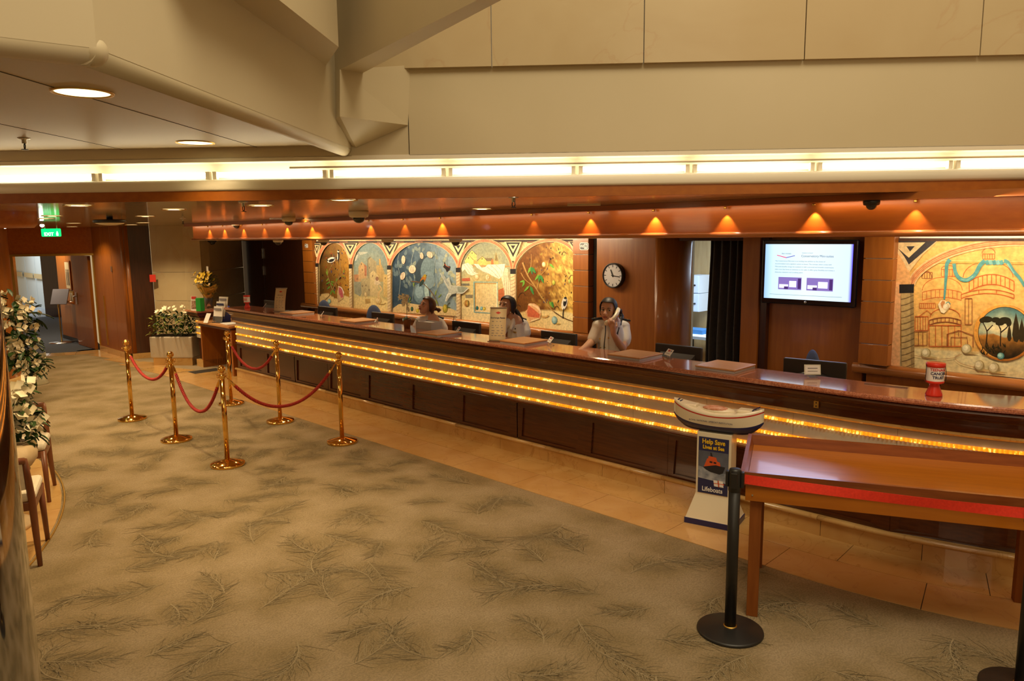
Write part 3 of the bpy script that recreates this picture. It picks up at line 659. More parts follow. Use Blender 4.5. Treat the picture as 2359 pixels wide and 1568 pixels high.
# ================================================================== RECEPTION DESK
def wpart(mb, name, mat, par, bev=0, label=None, kind=None):
    "a part whose vertices are given in room coordinates"
    o = mb.build(name, mat, par, bev, label, kind); o.matrix_parent_inverse = Matrix.Translation(-Vector(par.location)); return o
amber = bpy.data.materials.new('amber_beads'); amber.use_nodes = True
def _amber():
    nt = amber.node_tree; N = nt.nodes; L = nt.links; b = N['Principled BSDF']; b.inputs['Base Color'].default_value = (.5, .22, .03, 1); b.inputs['Roughness'].default_value = .2
    tc = N.new('ShaderNodeTexCoord'); nz = N.new('ShaderNodeTexNoise'); nz.inputs['Scale'].default_value = 22; L.new(tc.outputs['Object'], nz.inputs['Vector'])
    r = N.new('ShaderNodeValToRGB'); e = r.color_ramp.elements; e[0].position = .40; e[0].color = (.85, .19, .004, 1); e[1].position = .68; e[1].color = (2.3, 1.2, .28, 1)
    q = e.new(.55); q.color = (1.1, .32, .010, 1)
    L.new(nz.outputs['Fac'], r.inputs['Fac']); L.new(r.outputs[0], b.inputs['Emission Color']); b.inputs['Emission Strength'].default_value = 1.0
_amber(); MATS['amber_beads'] = amber
amber_tube = em('amber_tube', (1.0, .30, .01), .55)
S0, S1 = -11.12, 1.6
desk = thing('reception_desk', 'long curved reception desk, dark panelled front with glowing amber bead strips', 'desk', (-6, 5.4, 0))
wpart(MB().sweep([(-.05, .02), (-.05, 1.05), (-.30, 1.05), (-.30, .02)], stations(S0+.01, S1)), 'carcass', mahog, desk)
t = S0
while t < S1:      # plinth stones
    e = min(t+.652, S1); wpart(MB().sweep([(0, 0), (0, .122), (-.10, .122), (-.10, 0)], stations(t+.002, e-.002)), 'plinth_stone', ymarble, desk); t = e
tor = [(.0+.024*math.cos(a), .137+.019*math.sin(a)) for a in [i*2*PI/14 for i in range(14)]]
t = S0-.02
while t < S1:
    e = min(t+1.304, S1); wpart(MB().sweep(tor, stations(t+.0015, e-.0015), smooth=True), 'plinth_moulding', ymarble, desk); t = e
wpart(MB().sweep([(-.005, .128), (-.005, .150), (-.10, .150), (-.10, .128)], stations(S0, S1)), 'plinth_cap', ymarble, desk)
# kick panels: a frame around a sunk panel whose right end is bowed
KR = [-10.32, -9.45, -8.6, -7.74, -6.87, -6.0, -5.13, -4.25, -3.38, -2.51, -1.64, -.77, .10, .97]
ktop = .536
for i, xr in enumerate(KR):
    a, b = xr+.095-.87, xr+.095
    if i == 0: a = S0
    n = 10; zb, zt = .185, .475
    inner = [(xr-.72, zb), (xr-.03, zb)]+[(xr-.03+.035*math.sin(PI*k/n), zb+(zt-zb)*k/n) for k in range(1, n)]+[(xr-.035, zt), (xr-.70, zt)]
    outer = [(a+.001, .150), (b-.001, .150)]+[(b-.001, .150+(ktop-.15)*k/n) for k in range(1, n)]+[(b-.001, ktop), (a+.001, ktop)]
    def P3(s, z, off): x, y = cpath(s, off); return (x, y, z)
    k = len(inner)
    # split long edges so the frame follows the bend
    m = MB(); vs = [P3(s, z, -.025) for s, z in outer]+[P3(s, z, -.025) for s, z in inner]+[P3(s, z, -.045) for s, z in inner]
    m.add(vs, [(j, (j+1) % k, k+(j+1) % k, k+j) for j in range(k)]+[(k+j, k+(j+1) % k, 2*k+(j+1) % k, 2*k+j) for j in range(k)])
    fr = wpart(m, 'panel_frame', mahog, desk)
    wpart(MB().sweep([(-.041, zb-.02), (-.041, zt+.02), (-.05, zt+.02), (-.05, zb-.02)], stations(xr-.74, xr+.02)), 'sunk_panel', mahog, desk)
wpart(MB().sweep([(.0, ktop-.012), (.006, ktop-.003), (.0, ktop+.006), (-.03, ktop+.006), (-.03, ktop-.012)], stations(S0, S1)), 'panel_bead', mahog, desk)
# marble courses between the bead strips
rows = [(.543, .566), (.592, .672), (.699, .786), (.813, .866)]
MJ = [S0]+[-10.66+.702*i for i in range(18)]
for a, b in zip(MJ[:-1], MJ[1:]):
    for z0, z1 in rows:
        wpart(MB().sweep([(-.028, z0), (-.028, z1), (-.06, z1), (-.06, z0)], stations(a+.001, b-.001)), 'marble_slab', marble, desk)
for z in (.579, .685, .80):
    wpart(MB().sweep([(-.030, z-.013), (-.030, z+.013), (-.05, z+.013), (-.05, z-.013)], stations(S0, S1)), 'strip_channel', amber_tube, desk)
    m = MB(); s_ = S0+.015
    while s_ < S1:
        x, y = cpath(s_, -.020); a = 0 if s_ < X0 else (s_-X0)/RC
        m.box((x, y, z), (.0125, .018, .021), a); s_ += .0275
    wpart(m, 'bead_strip', amber, desk, kind='stuff', label='strip of glowing amber glass beads')
t = S0
while t < S1:
    e = min(t+1.404, S1); wpart(MB().sweep([(-.028, .866), (.0, .872), (.012, .885), (.012, .902), (-.05, .906), (-.05, .866)], stations(t+.001, e-.001)), 'marble_moulding', ymarble, desk); t = e
corn = [(-.05, .904), (.016, .904), (.018, .955), (.030, .985), (.058, 1.003), (.064, 1.018), (.072, 1.022), (.094, 1.034), (.100, 1.046), (.094, 1.058), (.085, 1.064), (-.05, 1.064)]
o = fixnormals(wpart(MB().sweep(corn, stations(S0-.04, S1)), 'cornice', mahog, desk))
# small brass plate and socket on the cornice
x, y = cpath(-2.0, .028); q = atV(1881, 931, (-3, YB-.03), (-1, YB-.03))
wpart(MB().box((q.x, YB-.031, q.z), (.035, .012, .05)), 'socket_plate', brass_dull, desk, .002, 'small brass socket plate on the cornice')
for dz in (-.012, .012): wpart(MB().cyl((q.x, YB-.036, q.z+dz), (q.x, YB-.039, q.z+dz), .005, n=10), 'socket_hole', darkgap, desk)
gr = [(.102, 1.066), (.112, 1.071), (.116, 1.082), (.114, 1.095), (.106, 1.104), (-.30, 1.105), (-.31, 1.10), (-.31, 1.066)]
top = fixnormals(MB().sweep(gr, stations(S0-.06, S1)).build('worktop', granite)); tag(top, 'long polished pink granite top running along the reception desk', 'worktop')
# staff side: lower work surface with end panel
wpart(MB().sweep([(-.31, .74), (-.31, .77), (-.40, .77), (-.40, .74)], stations(S0, S1)), 'staff_worktop', shelf_wood, desk)
for s_ in (-11.0, -9.38, -8.04, -6.40, -4.98, -3.56, -2.33, -1.0):
    wpart(MB().bx(max(s_-.36, S0), s_+.34, YB+.40, YB+.90, .745, .77), 'staff_worktop', shelf_wood, desk)
    wpart(MB().bx(s_-.02, s_+.02, YB+.32, YB+.86, .02, .745), 'staff_upright', mahog_v, desk)
# lower desk and end pedestal at the left
ld = thing('writing_desk', 'low writing desk with pale wooden top at left end of the reception desk', 'desk', (-11.75, 5.5, 0))
wpart(MB().bx(-12.39, -11.20, 5.11, 5.85, .765, .80), 'top', shelf_wood, ld, .006)
wpart(MB().bx(-12.38, -11.21, 5.13, 5.85, .725, .765), 'apron', mahog, ld)
wpart(MB().bx(-12.37, -11.25, 5.62, 5.66, .02, .73), 'modesty_panel', mahog_v, ld)
wpart(MB().bx(-11.26, -11.205, 5.15, 5.8, 0, .73), 'end_panel', cherry, ld)
ped = thing('end_pedestal', 'narrow marble faced pedestal with amber strips beside the planter', 'pedestal', (-12.6, 5.5, 0))
wpart(MB().bx(-12.66, -12.43, 5.24, 5.75, .12, .90), 'carcass', mahog_v, ped)
wpart(MB().bx(-12.46, -12.42, 5.19, 5.75, .0, .90), 'end_panel', cherry, ped)
wpart(MB().bx(-12.67, -12.42, 5.18, 5.6, 0, .12), 'plinth', ymarble, ped)
for z0, z1 in ((.43, .50), (.522, .60), (.622, .70), (.722, .80)): wpart(MB().bx(-12.66, -12.46, 5.21, 5.25, z0+.06, z1+.06), 'marble_slab', marble, ped)
for z in (.571, .671, .771): wpart(MB().bx(-12.66, -12.46, 5.205, 5.25, z-.012, z+.012), 'bead_strip', amber, ped)
wpart(MB().bx(-12.82, -12.36, 5.12, 5.8, .87, .93).bx(-12.80, -12.39, 5.16, 5.8, .84, .87), 'cornice', mahog, ped, .01)
wpart(MB().bx(-12.84, -12.35, 5.10, 5.8, .93, .965), 'top', granite, ped, .008)
# ================================================================== LOBBY FURNITURE
# ---- brass stanchions and their ropes
def stanchion():
    t = thing('stanchion', '', 'stanchion')
    MB().lathe([(0, 0), (.158, 0), (.160, .006), (.160, .022), (.154, .028), (.06, .052), (.030, .060), (.0, .060)], n=40).build('base', brass, t)
    MB().cyl((0, 0, .055), (0, 0, .88), .0235, n=20).build('pole', brass, t)
    m = MB().lathe([(.0235, .845), (.030, .850), (.030, .868), (.034, .872), (.034, .880), (.020, .886), (.016, .90), (.020, .905), (.0, .905)], n=20)
    o = m.build('collar', brass, t)
    for k in range(4):
        a = k*PI/2+.4; MB().tube([(.034*math.cos(a)+(.016-.016*math.cos(b))*math.cos(a), .034*math.sin(a)+(.016-.016*math.cos(b))*math.sin(a), .876+.014*math.sin(b)) for b in [j*2*PI/10 for j in range(11)]], .003, 6).build('hook_ring', brass, t)
    MB().sph((0, 0, .940), .036, 20, 14).build('finial', brass, t)
    return t
st0 = stanchion()
SP = [(-9.45, 3.04), (-8.09, 3.03), (-6.81, 3.01), (-9.36, 4.24), (-7.99, 4.20), (-6.67, 4.20)]
SL = ['brass stanchion farthest along the carpet, red rope on its right side only', 'brass stanchion carrying two red ropes, middle post of the front row', 'brass stanchion standing nearest the viewer at the corner of the roped lane',
      'brass stanchion at far end of the rear row, beside the low writing desk', 'brass stanchion in the middle of the rear row, rope on its left only', 'brass stanchion at near end of the rear row on the carpet edge']
for i, (x, y) in enumerate(SP):
    if i == 0: st0.location = (x, y, 0); st0['label'] = SL[0]; st0['group'] = 'brass stanchions of the queue lane'
    else: dup(st0, (x, y, 0), 0, SL[i])
def rope(i, j, zlow, label):
    p, q = Vector((*SP[i], .865)), Vector((*SP[j], .865)); d = (q-p).normalized(); p = p+d*.05; q = q-d*.05
    mid = (p+q)/2; t = thing('rope', label, 'rope', (mid.x, mid.y, zlow-.02), 0, 'red ropes of the queue lane')
    n = 64; C_ = []
    for k in range(n+1):
        u = k/n; w = 2*u-1; c = p.lerp(q, u); c.z = zlow+(.845-zlow)*(abs(w)**2.1); C_.append(c)
    for e, k in ((0, 4), (1, n-4)):
        pts = C_[:5] if e == 0 else C_[n-4:][::-1]
        m = MB(); m.tube(pts, [.006, .008, .013, .014, .014], 12); m.tube([pts[0]-d*(.02 if e == 0 else -.02)+Vector((0, 0, .02)), pts[0]], .005, 8); wpart(m, 'hook_end', brass, t)
    m = MB(); L = (q-p).length*1.15
    for s in range(3):
        pts = []
        N = 130
        for k in range(N+1):
            u = .06+.88*k/N; w = 2*u-1; c = p.lerp(q, u); c.z = zlow+(.845-zlow)*(abs(w)**2.1)
            tz = (.845-zlow)*2.1*abs(w)**1.1*(1 if w > 0 else -1)*2; tg = Vector((q-p)); tg.z = tz; tg.normalize()
            a = 2*PI*(u*L/.055)+s*2*PI/3; n1 = Vector((-d.y, d.x, 0)); n2 = tg.cross(n1); pts.append(c+(n1*math.cos(a)+n2*math.sin(a))*.0085)
        m.tube(pts, .0095, 7)
    wpart(m, 'cord', rope_red, t)
rope(0, 1, .59, 'red rope between the two farthest front row stanchions')
rope(1, 2, .43, 'deep hanging red rope running to the nearest stanchion')
rope(2, 5, .49, 'long red rope swung across the lane from front row to rear row')
rope(3, 4, .56, 'red rope hanging close to the desk between two rear row stanchions')
# ---- belt posts
def belt_post(name, label, loc):
    t = thing(name, label, 'barrier post', loc, 0, 'black belt posts')
    MB().lathe([(0, 0), (.176, 0), (.178, .006), (.176, .014), (.168, .018), (.05, .030), (.034, .034), (0, .034)], n=48).build('base', black_metal, t)
    MB().lathe([(.036, .032), (.036, .036), (.031, .038)], n=24).build('base_ring', brass_dull, t)
    MB().cyl((0, 0, .03), (0, 0, .90), .0305, n=24).build('pole', black_metal, t)
    MB().lathe([(.0325, .80), (.0335, .805), (.0335, .905), (.031, .915), (.029, .921), (.012, .924), (0, .924)], n=24).build('cassette', black_metal, t)
    for k in range(4):
        a = math.radians(22+90*k); MB().box((.039*math.cos(a), .039*math.sin(a), .866), (.016, .034, .085), a).build('belt_clip', dark, t, .003)
    return t
BP1, BP2 = Vector((-1.83, 3.545, 0)), Vector((-.570, 4.0, 0))
belt_post('belt_post', 'black belt post in front of the left end of the tray table', BP1)
belt_post('belt_post', 'black belt post cut off by the lower right corner of the view', BP2)
bd = (BP2-BP1).normalized(); bn = Vector((-bd.y, bd.x, 0)); p, q = BP1+bd*.05, BP2-bd*.05
m = MB(); N = 20; vs = []
for k in range(N+1):
    u = k/N; c = p.lerp(q, u)+bn*(.002*math.sin(u*5)); dz = -.008*4*u*(1-u); tw = .004*math.sin(u*7)
    for z, w in ((.846, -1), (.896, 1)):
        for s_ in (-1, 1): vs.append((c.x+bn.x*(tw*w+s_*.0008), c.y+bn.y*(tw*w+s_*.0008), z+dz))
m.add(vs, [f for k in range(N) for f in ((4*k, 4*k+4, 4*k+6, 4*k+2), (4*k+1, 4*k+3, 4*k+7, 4*k+5), (4*k+2, 4*k+6, 4*k+7, 4*k+3), (4*k, 4*k+1, 4*k+5, 4*k+4))], 0, False)
solo('belt', m, belt_red, 'taut bright red webbing belt crossing the front of the tray table', 'belt')
# ---- tray table
ta = math.radians(24); tb = thing('tray_table', 'long orange wooden tray table with raised rim behind the red belt', 'table', (-1.866, 3.712, 0), ta)
TL, TW = 1.60, .80
MB().bx(.02, TL-.02, .02, TW-.02, .765, .800).build('tray_bed', table_wood, tb)
def rimboard(pts, name='rim_board'):
    return MB().extr([pts[0], pts[1], pts[2], pts[3]], pts[4]).build(name, table_rim, tb, .003)
z0, z1, fl = .782, .862, .016
m = MB().add([(-fl, -fl, z1), (TL+fl, -fl, z1), (TL, 0, z0), (0, 0, z0), (.022-fl, .022-fl, z1), (TL-.022+fl, .022-fl, z1), (TL-.022, .022, z0), (.022, .022, z0)], [(0, 1, 5, 4), (3, 2, 1, 0), (4, 5, 6, 7), (7, 6, 2, 3), (0, 4, 7, 3), (1, 2, 6, 5)]); fixnormals(m.build('rim_board', table_rim, tb))
m = MB().add([(-fl, TW+fl, z1), (TL+fl, TW+fl, z1), (TL, TW, z0), (0, TW, z0), (.022-fl, TW-.022+fl, z1), (TL-.022+fl, TW-.022+fl, z1), (TL-.022, TW-.022, z0), (.022, TW-.022, z0)], [(0, 1, 5, 4), (3, 2, 1, 0), (4, 5, 6, 7), (7, 6, 2, 3), (0, 4, 7, 3), (1, 2, 6, 5)]); fixnormals(m.build('rim_board', table_rim, tb))
for x, k in ((0, 1), (TL, -1)):
    m = MB().add([(x-fl*k, -fl, z1), (x-fl*k, TW+fl, z1), (x, TW, z0), (x, 0, z0), (x+k*(.022-fl), .022-fl, z1), (x+k*(.022-fl), TW-.022+fl, z1), (x+k*.022, TW-.022, z0), (x+k*.022, .022, z0)], [(0, 1, 5, 4), (3, 2, 1, 0), (4, 5, 6, 7), (7, 6, 2, 3), (0, 4, 7, 3), (1, 2, 6, 5)]); fixnormals(m.build('rim_board', table_rim, tb))
for y in (.012, TW-.034): MB().bx(.012, TL-.012, y, y+.022, .69, .79).build('apron_board', table_wood, tb, .002)
for x in (.012, TL-.034): MB().bx(x, x+.022, .034, TW-.034, .69, .79).build('apron_board', table_wood, tb, .002)
for x in (.038, TL-.10):
    for y in (.036, TW-.10): MB().box((x+.031, y+.031, .37), (.062, .062, .74)).build('leg', leg_wood, tb, .003)
for x in (.05, TL-.06): MB().cyl((x, .012, .725), (x, .008, .725), .005, n=10).build('bolt_head', steel, tb)
# ---- lifeboat collection stand
la = math.radians(12.3); LB = thing('collection_stand', 'white and navy charity collection stand topped by a model lifeboat', 'stand', (-2.69, 4.91, 0), la)
MB().box((0, 0, .024), (.375, .30, .048)).build('foot_band', navy, LB, .004)
m = MB(); w0, d0, w1, d1 = .182, .146, .133, .075
rings = [(w0, d0, .048), (w0-.004, d0-.004, .056), (w1, d1, .215), (w1-.003, d1-.003, .23), (w1-.005, d1-.003, .70)]
vs = [(sx*w, sy*d, z) for w, d, z in rings for sx, sy in ((-1, -1), (1, -1), (1, 1), (-1, 1))]
m.add(vs, [(4*j+i, 4*j+(i+1) % 4, 4*j+4+(i+1) % 4, 4*j+4+i) for j in range(4) for i in range(4)]+[(16, 17, 18, 19)])
pyl = m.build('pylon', cream_plastic, LB, .004)
MB().bx(-.112, .112, -.0765, -.0735, .235, .665).build('poster', navy_print, LB)
PM = Matrix.Translation((0, -.0775, 0))@Matrix.Rotation(PI/2, 4, 'X')
sky_p = pm('poster_sky', (.16, .18, .23, 1), .5, col2=(.06, .07, .10, 1), scale=4); spray = pm('poster_sea', (.42, .45, .50, 1), .5, col2=(.16, .19, .24, 1), scale=14)
orange_p = pm('orange_print', (.65, .10, .02, 1), .5); black_p = pm('black_print', (.015, .015, .02, 1), .5)
def flat(pts, mat, y, name='picture'): return MB().extr([(a, y, b) for a, b in pts], (0, .0012, 0)).build(name, mat, LB)
flat([(-.111, .35), (.111, .33), (.111, .56), (-.111, .56)], sky_p, -.0775)
flat([(-.111, .35), (.111, .33), (.111, .41), (.05, .40), (-.02, .41), (-.06, .43), (-.111, .44)], spray, -.0782)
flat([(-.075, .435), (-.055, .42), (-.02, .405), (.05, .395), (.075, .41), (.09, .455), (.02, .462), (-.05, .445)], black_p, -.079)
flat([(-.068, .440), (-.045, .505), (-.038, .505), (-.034, .525), (.022, .52), (.03, .492), (.05, .486), (.056, .458), (.02, .463), (-.04, .447)], orange_p, -.0797)
flat([(-.026, .488), (-.005, .487), (-.005, .474), (-.026, .476)], black_p, -.0804); flat([(.004, .486), (.024, .485), (.024, .472), (.004, .473)], black_p, -.0804)
flat([(-.02, .525), (-.022, .552), (-.014, .552), (-.004, .525)], black_p, -.0797)
text('lettering', 'Help Save', .050, yellow_print, LB, PM@Matrix.Translation((0, .633, .0012)), bold=.0012, xs=.86)
text('lettering', 'Lives at Sea', .040, yellow_print, LB, PM@Matrix.Translation((0, .590, .0012)), bold=.0012, xs=.86)
text('lettering', 'Lifeboats', .050, paper, LB, PM@Matrix.Translation((-.002, .268, .0012)), bold=.0008, xs=.86)
fl_ = MB(); 
for a, b in ((0, 0), (1, 0), (0, 1), (1, 1)): fl_.extr([(.012+a*.040+b*-.004, -.079, .300+b*.026), (.042+a*.040+b*-.004, -.079, .299+b*.026), (.040+a*.040+b*-.004, -.079, .319+b*.026), (.010+a*.040+b*-.004, -.079, .320+b*.026)], (0, .001, 0))
fl_.build('flag', paper, LB)
MB().extr([(.010, -.0785, .319), (.086, -.0785, .317), (.085, -.0785, .327), (.008, -.0785, .328)], (0, .001, 0)).extr([(.044, -.0785, .298), (.052, -.0785, .298), (.046, -.0785, .348), (.038, -.0785, .348)], (0, .001, 0)).build('flag_cross', orange_p, LB)
# model boat: hull in bands
def hull():
    m = MB(); nu = 28; bands = []
    def sec(u):
        b = .105*max(0, 1-abs(u)**2.6)**.8+.004; sh = .855+.055*u*u+(.012 if u < 0 else 0)*abs(u); kl = .695+.05*abs(u)**6
        return b, sh, kl
    zs = [0, .16, .33, .40, .82, .88, 1.0]
    wd = [.10, .62, .84, .88, .99, 1.0, 1.0]
    for k in range(len(zs)):
        row = []
        for i in range(nu+1):
            u = -1+2*i/nu; b, sh, kl = sec(u); z = kl+(sh-kl)*zs[k]; L_ = .335-(.045 if k == 0 else .018 if k == 1 else 0)*1.0
            row.append((u*L_, b*wd[k], z))
        bands.append(row)
    vs = []; idx = {}
    for s_ in (-1, 1):
        for k, row in enumerate(bands):
            for i, (x, y, z) in enumerate(row): idx[(s_, k, i)] = len(vs); vs.append((x, s_*y, z))
    fs = []; mi = []
    cm = [0, 0, 0, 1, 2, 1]
    m.v = vs
    for s_ in (-1, 1):
        for k in range(len(zs)-1):
            for i in range(nu):
                q = (idx[(s_, k, i)], idx[(s_, k, i+1)], idx[(s_, k+1, i+1)], idx[(s_, k+1, i)])
                m.f.append(q if s_ < 0 else q[::-1]); m.m.append(cm[k]); m.sm.append(True)
    for i in range(nu):     # deck and keel
        m.f.append((idx[(-1, len(zs)-1, i)], idx[(-1, len(zs)-1, i+1)], idx[(1, len(zs)-1, i+1)], idx[(1, len(zs)-1, i)])); m.m.append(1); m.sm.append(False)
        m.f.append((idx[(1, 0, i)], idx[(1, 0, i+1)], idx[(-1, 0, i+1)], idx[(-1, 0, i)])); m.m.append(0); m.sm.append(False)
    for e in (0, nu):
        for k in range(len(zs)-1):
            q = (idx[(-1, k, e)], idx[(-1, k+1, e)], idx[(1, k+1, e)], idx[(1, k, e)]); m.f.append(q if e else q[::-1]); m.m.append(cm[k]); m.sm.append(False)
    return m
bt = hull().build('model_boat', [navy, cream_plastic, red_print], LB)
MB().sph((-.0, 0, .862), (.13, .07, .028), 20, 8).build('cockpit_rim', cream_plastic, bt); MB().sph((-.01, -.012, .874), (.10, .055, .022), 20, 8).build('crew_area', pm('cockpit_print', (.42, .14, .05, 1), .5, col2=(.6, .35, .25, 1), scale=30), bt)
for u in (-1, 1):
    MB().bx(u*.20-.05, u*.20+.05, -.05, .05, .86, .892).build('deck_house', cream_plastic, bt, .012)
    for k in range(3): MB().box((u*(.262+.018*k), 0, .893+.010*k), (.008, .07-.014*k, .006), rot=Matrix.Rotation(-u*.5, 3, 'Y')).build('deck_stripe', navy, bt)
text('hull_lettering', 'ROYAL NATIONAL LIFEBOAT INSTITUTION', .0165, navy_print, bt, Matrix.Translation((-.02, -.108, .792))@Matrix.Rotation(math.radians(84), 4, 'X'), xs=1.0)

# ---- chairs, stone urn and flowers at the left
def dining_chair(name, label, loc, rz):
    "local +y is the way the sitter faces"
    t = thing(name, label, 'chair', loc, rz, 'dining chairs at the left edge')
    for sx in (-1, 1):
        MB().tube([(sx*.215, -.235, 0), (sx*.205, -.20, .24), (sx*.20, -.19, .45), (sx*.195, -.215, .60), (sx*.19, -.25, .745)], [.015, .021, .024, .021, .016], 10).build('leg', chair_wood, t, label='rear leg rising into the back post')
        MB().tube([(sx*.215, .24, 0), (sx*.205, .215, .44)], [.015, .023], 10).build('leg', chair_wood, t)
        MB().bx(sx*.205-.014, sx*.205+.014, -.19, .21, .38, .44).build('side_rail', chair_wood, t, .004)
    for y in (-.19, .21): MB().bx(-.20, .20, y-.014, y+.014, .38, .44).build('seat_rail', chair_wood, t, .004)
    MB().bx(-.225, .225, -.20, .235, .44, .505).build('seat', seat_white, t, .024)
    MB().tube([(-.19, -.25, .735), (-.10, -.275, .745), (0, -.283, .75), (.10, -.275, .745), (.19, -.25, .735)], .022, 10).build('top_rail', chair_wood, t)
    m = MB(); vs = []
    for i in range(9):
        x = -.175+.35*i/8; b = -.03*(1-(x/.19)**2)
        for z, y in ((.53, -.195), (.72, -.238)): vs += [(x, y+b-.012, z), (x, y+b+.018, z)]
    m.add(vs, [f for i in range(8) for f in ((4*i, 4*i+4, 4*i+6, 4*i+2), (4*i+1, 4*i+3, 4*i+7, 4*i+5), (4*i+2, 4*i+6, 4*i+7, 4*i+3), (4*i, 4*i+1, 4*i+5, 4*i+4))]+[(0, 2, 3, 1), (32, 33, 35, 34)]); fixnormals(m.build('backrest', seat_white, t))
    return t
# near chair: rear right leg at (-5.58,1.145), front right leg at (-6.03,1.30)
fd = Vector((-.45, .155, 0)).normalized(); rd = Vector((fd.y, -fd.x, 0)); cpos = Vector((-5.58, 1.145, 0))+fd*.235-rd*.215
dining_chair('dining_chair', 'near wooden dining chair with white seat, back turned to the viewer', cpos, math.atan2(fd.y, fd.x)-PI/2)
fd2 = -fd; rd2 = Vector((fd2.y, -fd2.x, 0)); c2p = Vector((-6.92, 1.53, 0))-fd2*.24+rd2*.215
dining_chair('dining_chair', 'far wooden dining chair with white seat, facing the near one', c2p, math.atan2(fd2.y, fd2.x)-PI/2)
up = Vector((-6.54, 1.07, 0))
ur = thing('stone_urn', 'pale stone urn with a rounded rim between the two dining chairs', 'urn', (up.x, up.y, 0))
MB().lathe([(0, 0), (.25, 0), (.25, .04), (.21, .06), (.18, .10), (.19, .28), (.25, .38), (.27, .44), (.25, .46), (.29, .48), (.325, .53), (.33, .58), (.31, .625), (.28, .64), (.0, .64)], n=40).build('bowl', stone, ur)
# one flower and a few leaves are shared by every arrangement
def petal_mesh(mat, n=5, r=.035, cup=.35, w=.5):
    m = MB()
    for k in range(n):
        a = 2*PI*k/n; c, s = math.cos(a), math.sin(a); R = lambda x, y, z: (c*x-s*y, s*x+c*y, z)
        m.add([R(.004, 0, 0), R(r*.55, -r*w, r*cup*.6), R(r, 0, r*cup*1.3), R(r*.55, r*w, r*cup*.6), R(r*.5, 0, r*cup*.25)], [(0, 1, 4), (1, 2, 4), (2, 3, 4), (3, 0, 4)], 0, True)
    return m.mesh('flower', mat)
bract = petal_mesh(petal, 3, .062, .55, .62); daisy = petal_mesh(petal_y, 8, .036, .12, .3); lily = petal_mesh(petal, 6, .04, .4, .36)
def leaf_into(m, p, d, L, w, droop=.3, mi=0):
    d = d.normalized(); s = d.cross(Vector((0, 0, 1))); s = s.normalized() if s.length > .01 else Vector((1, 0, 0)); u = s.cross(d)
    pts = []
    for t_, ww, dz in ((0, .12, 0), (.35, 1, -.05), (.7, .8, -.45*droop), (1, .05, -droop)):
        c = p+d*L*t_+Vector((0, 0, dz*L)); pts += [c-s*w*ww/2+u*.1*w, c-u*.06*w, c+s*w*ww/2+u*.1*w]
    m.add(pts, [f for i in range(3) for f in ((3*i, 3*i+1, 3*i+4, 3*i+3), (3*i+1, 3*i+2, 3*i+5, 3*i+4))], mi, True)
def flowers(par, mesh, spots, sc=1, rnd=random):
    for p, d in spots:
        o = bpy.data.objects.new('flower', mesh); COL.objects.link(o); o.parent = par; o.location = p
        o.rotation_euler = Vector(d).to_track_quat('Z', 'Y').to_euler(); k = sc*rnd.uniform(.8, 1.25); o.scale = (k, k, k)
def garland(name, label, base, clusters, nleaf, nflow, seed, leafsize=.11, group=None):
    "clusters: (local centre, radius)"
    rnd = random.Random(seed); t = thing(name, label, 'flowers', base, 0, group); m = MB(); sp = []; st = MB()
    for c, r in clusters:
        c = Vector(c); st.tube([(0, 0, 0), (c.x*.4, c.y*.4, c.z*.6), c], .006, 6)
        for k in range(nleaf):
            d = Vector((rnd.gauss(0, 1), rnd.gauss(0, 1), rnd.gauss(.1, .9))).normalized(); p = c+d*r*rnd.uniform(.35, .95)
            leaf_into(m, p, d+Vector((0, 0, -.2)), leafsize*rnd.uniform(.7, 1.2), leafsize*.55, .35)
        for k in range(nflow):
            d = Vector((rnd.gauss(.5, 1), rnd.gauss(-.5, 1), rnd.gauss(.1, .8))).normalized(); sp.append((c+d*r*rnd.uniform(.7, 1.1), d))
    st.build('stem', leafm, t); m.build('foliage', leafm, t)['kind'] = 'stuff'; flowers(t, bract, sp, 1.0, rnd)
    return t
gb = atZ(72, 915, 0)
loc1 = lambda x, y, d=10.0: atD(x, y, d)-gb
garland('flower_garland', 'tall garland of white bracts and dark leaves against the round timber column', gb,
        [(loc1(35, 700), .20), (loc1(60, 725), .16), (loc1(40, 765), .22), (loc1(58, 790), .15), (loc1(42, 815), .22), (loc1(66, 845), .17), (loc1(80, 838), .12), (loc1(24, 740), .2), (loc1(20, 800), .2)], 26, 12, 3, .15)
loc2 = lambda x, y, d=5.65: atD(x, y, d)-Vector((up.x, up.y, .64))
garland('flower_arrangement', 'white flowers and dark leaves standing in the stone urn', Vector((up.x, up.y, .64)),
        [(loc2(42, 905), .10), (loc2(58, 935), .10), (loc2(40, 950), .12), (loc2(66, 965), .09), (loc2(62, 995), .10), (loc2(30, 980), .12), (loc2(25, 920), .12)], 20, 7, 5, .085)
p = atZ(85, 884, 0); t = thing('floor_uplight', 'small translucent cone lamp lying at foot of the timber column', 'lamp', p)
MB().lathe([(.02, .03), (.10, .0), (.16, .0), (.165, .012), (.06, .17), (.03, .19), (0, .19)], n=24).build('shade', pm('frosted_shade', (.7, .62, .42, 1), .25, trans=.5), t)
MB().sph((.02, -.05, .13), (.035, .012, .012), 12, 8).build('bulb', lamp_on, t)
# polished steel column close to the viewpoint
ce_ = atD(46, 1100, 1.5); _vd = Vector((ce_.x, ce_.y, 0)).normalized(); pcx = ce_+Vector((-_vd.y, _vd.x, 0))*.26
cs = struct('column', None, loc=(pcx.x, pcx.y, 0))
MB().cyl((0, 0, 0), (0, 0, 2.72), .26, n=96, caps=False).build('steel_sleeve', chrome, cs)
MB().lathe([(.262, 0), (.275, 0), (.275, .08), (.262, .09)], n=64).build('foot_ring', brass_dull, cs)
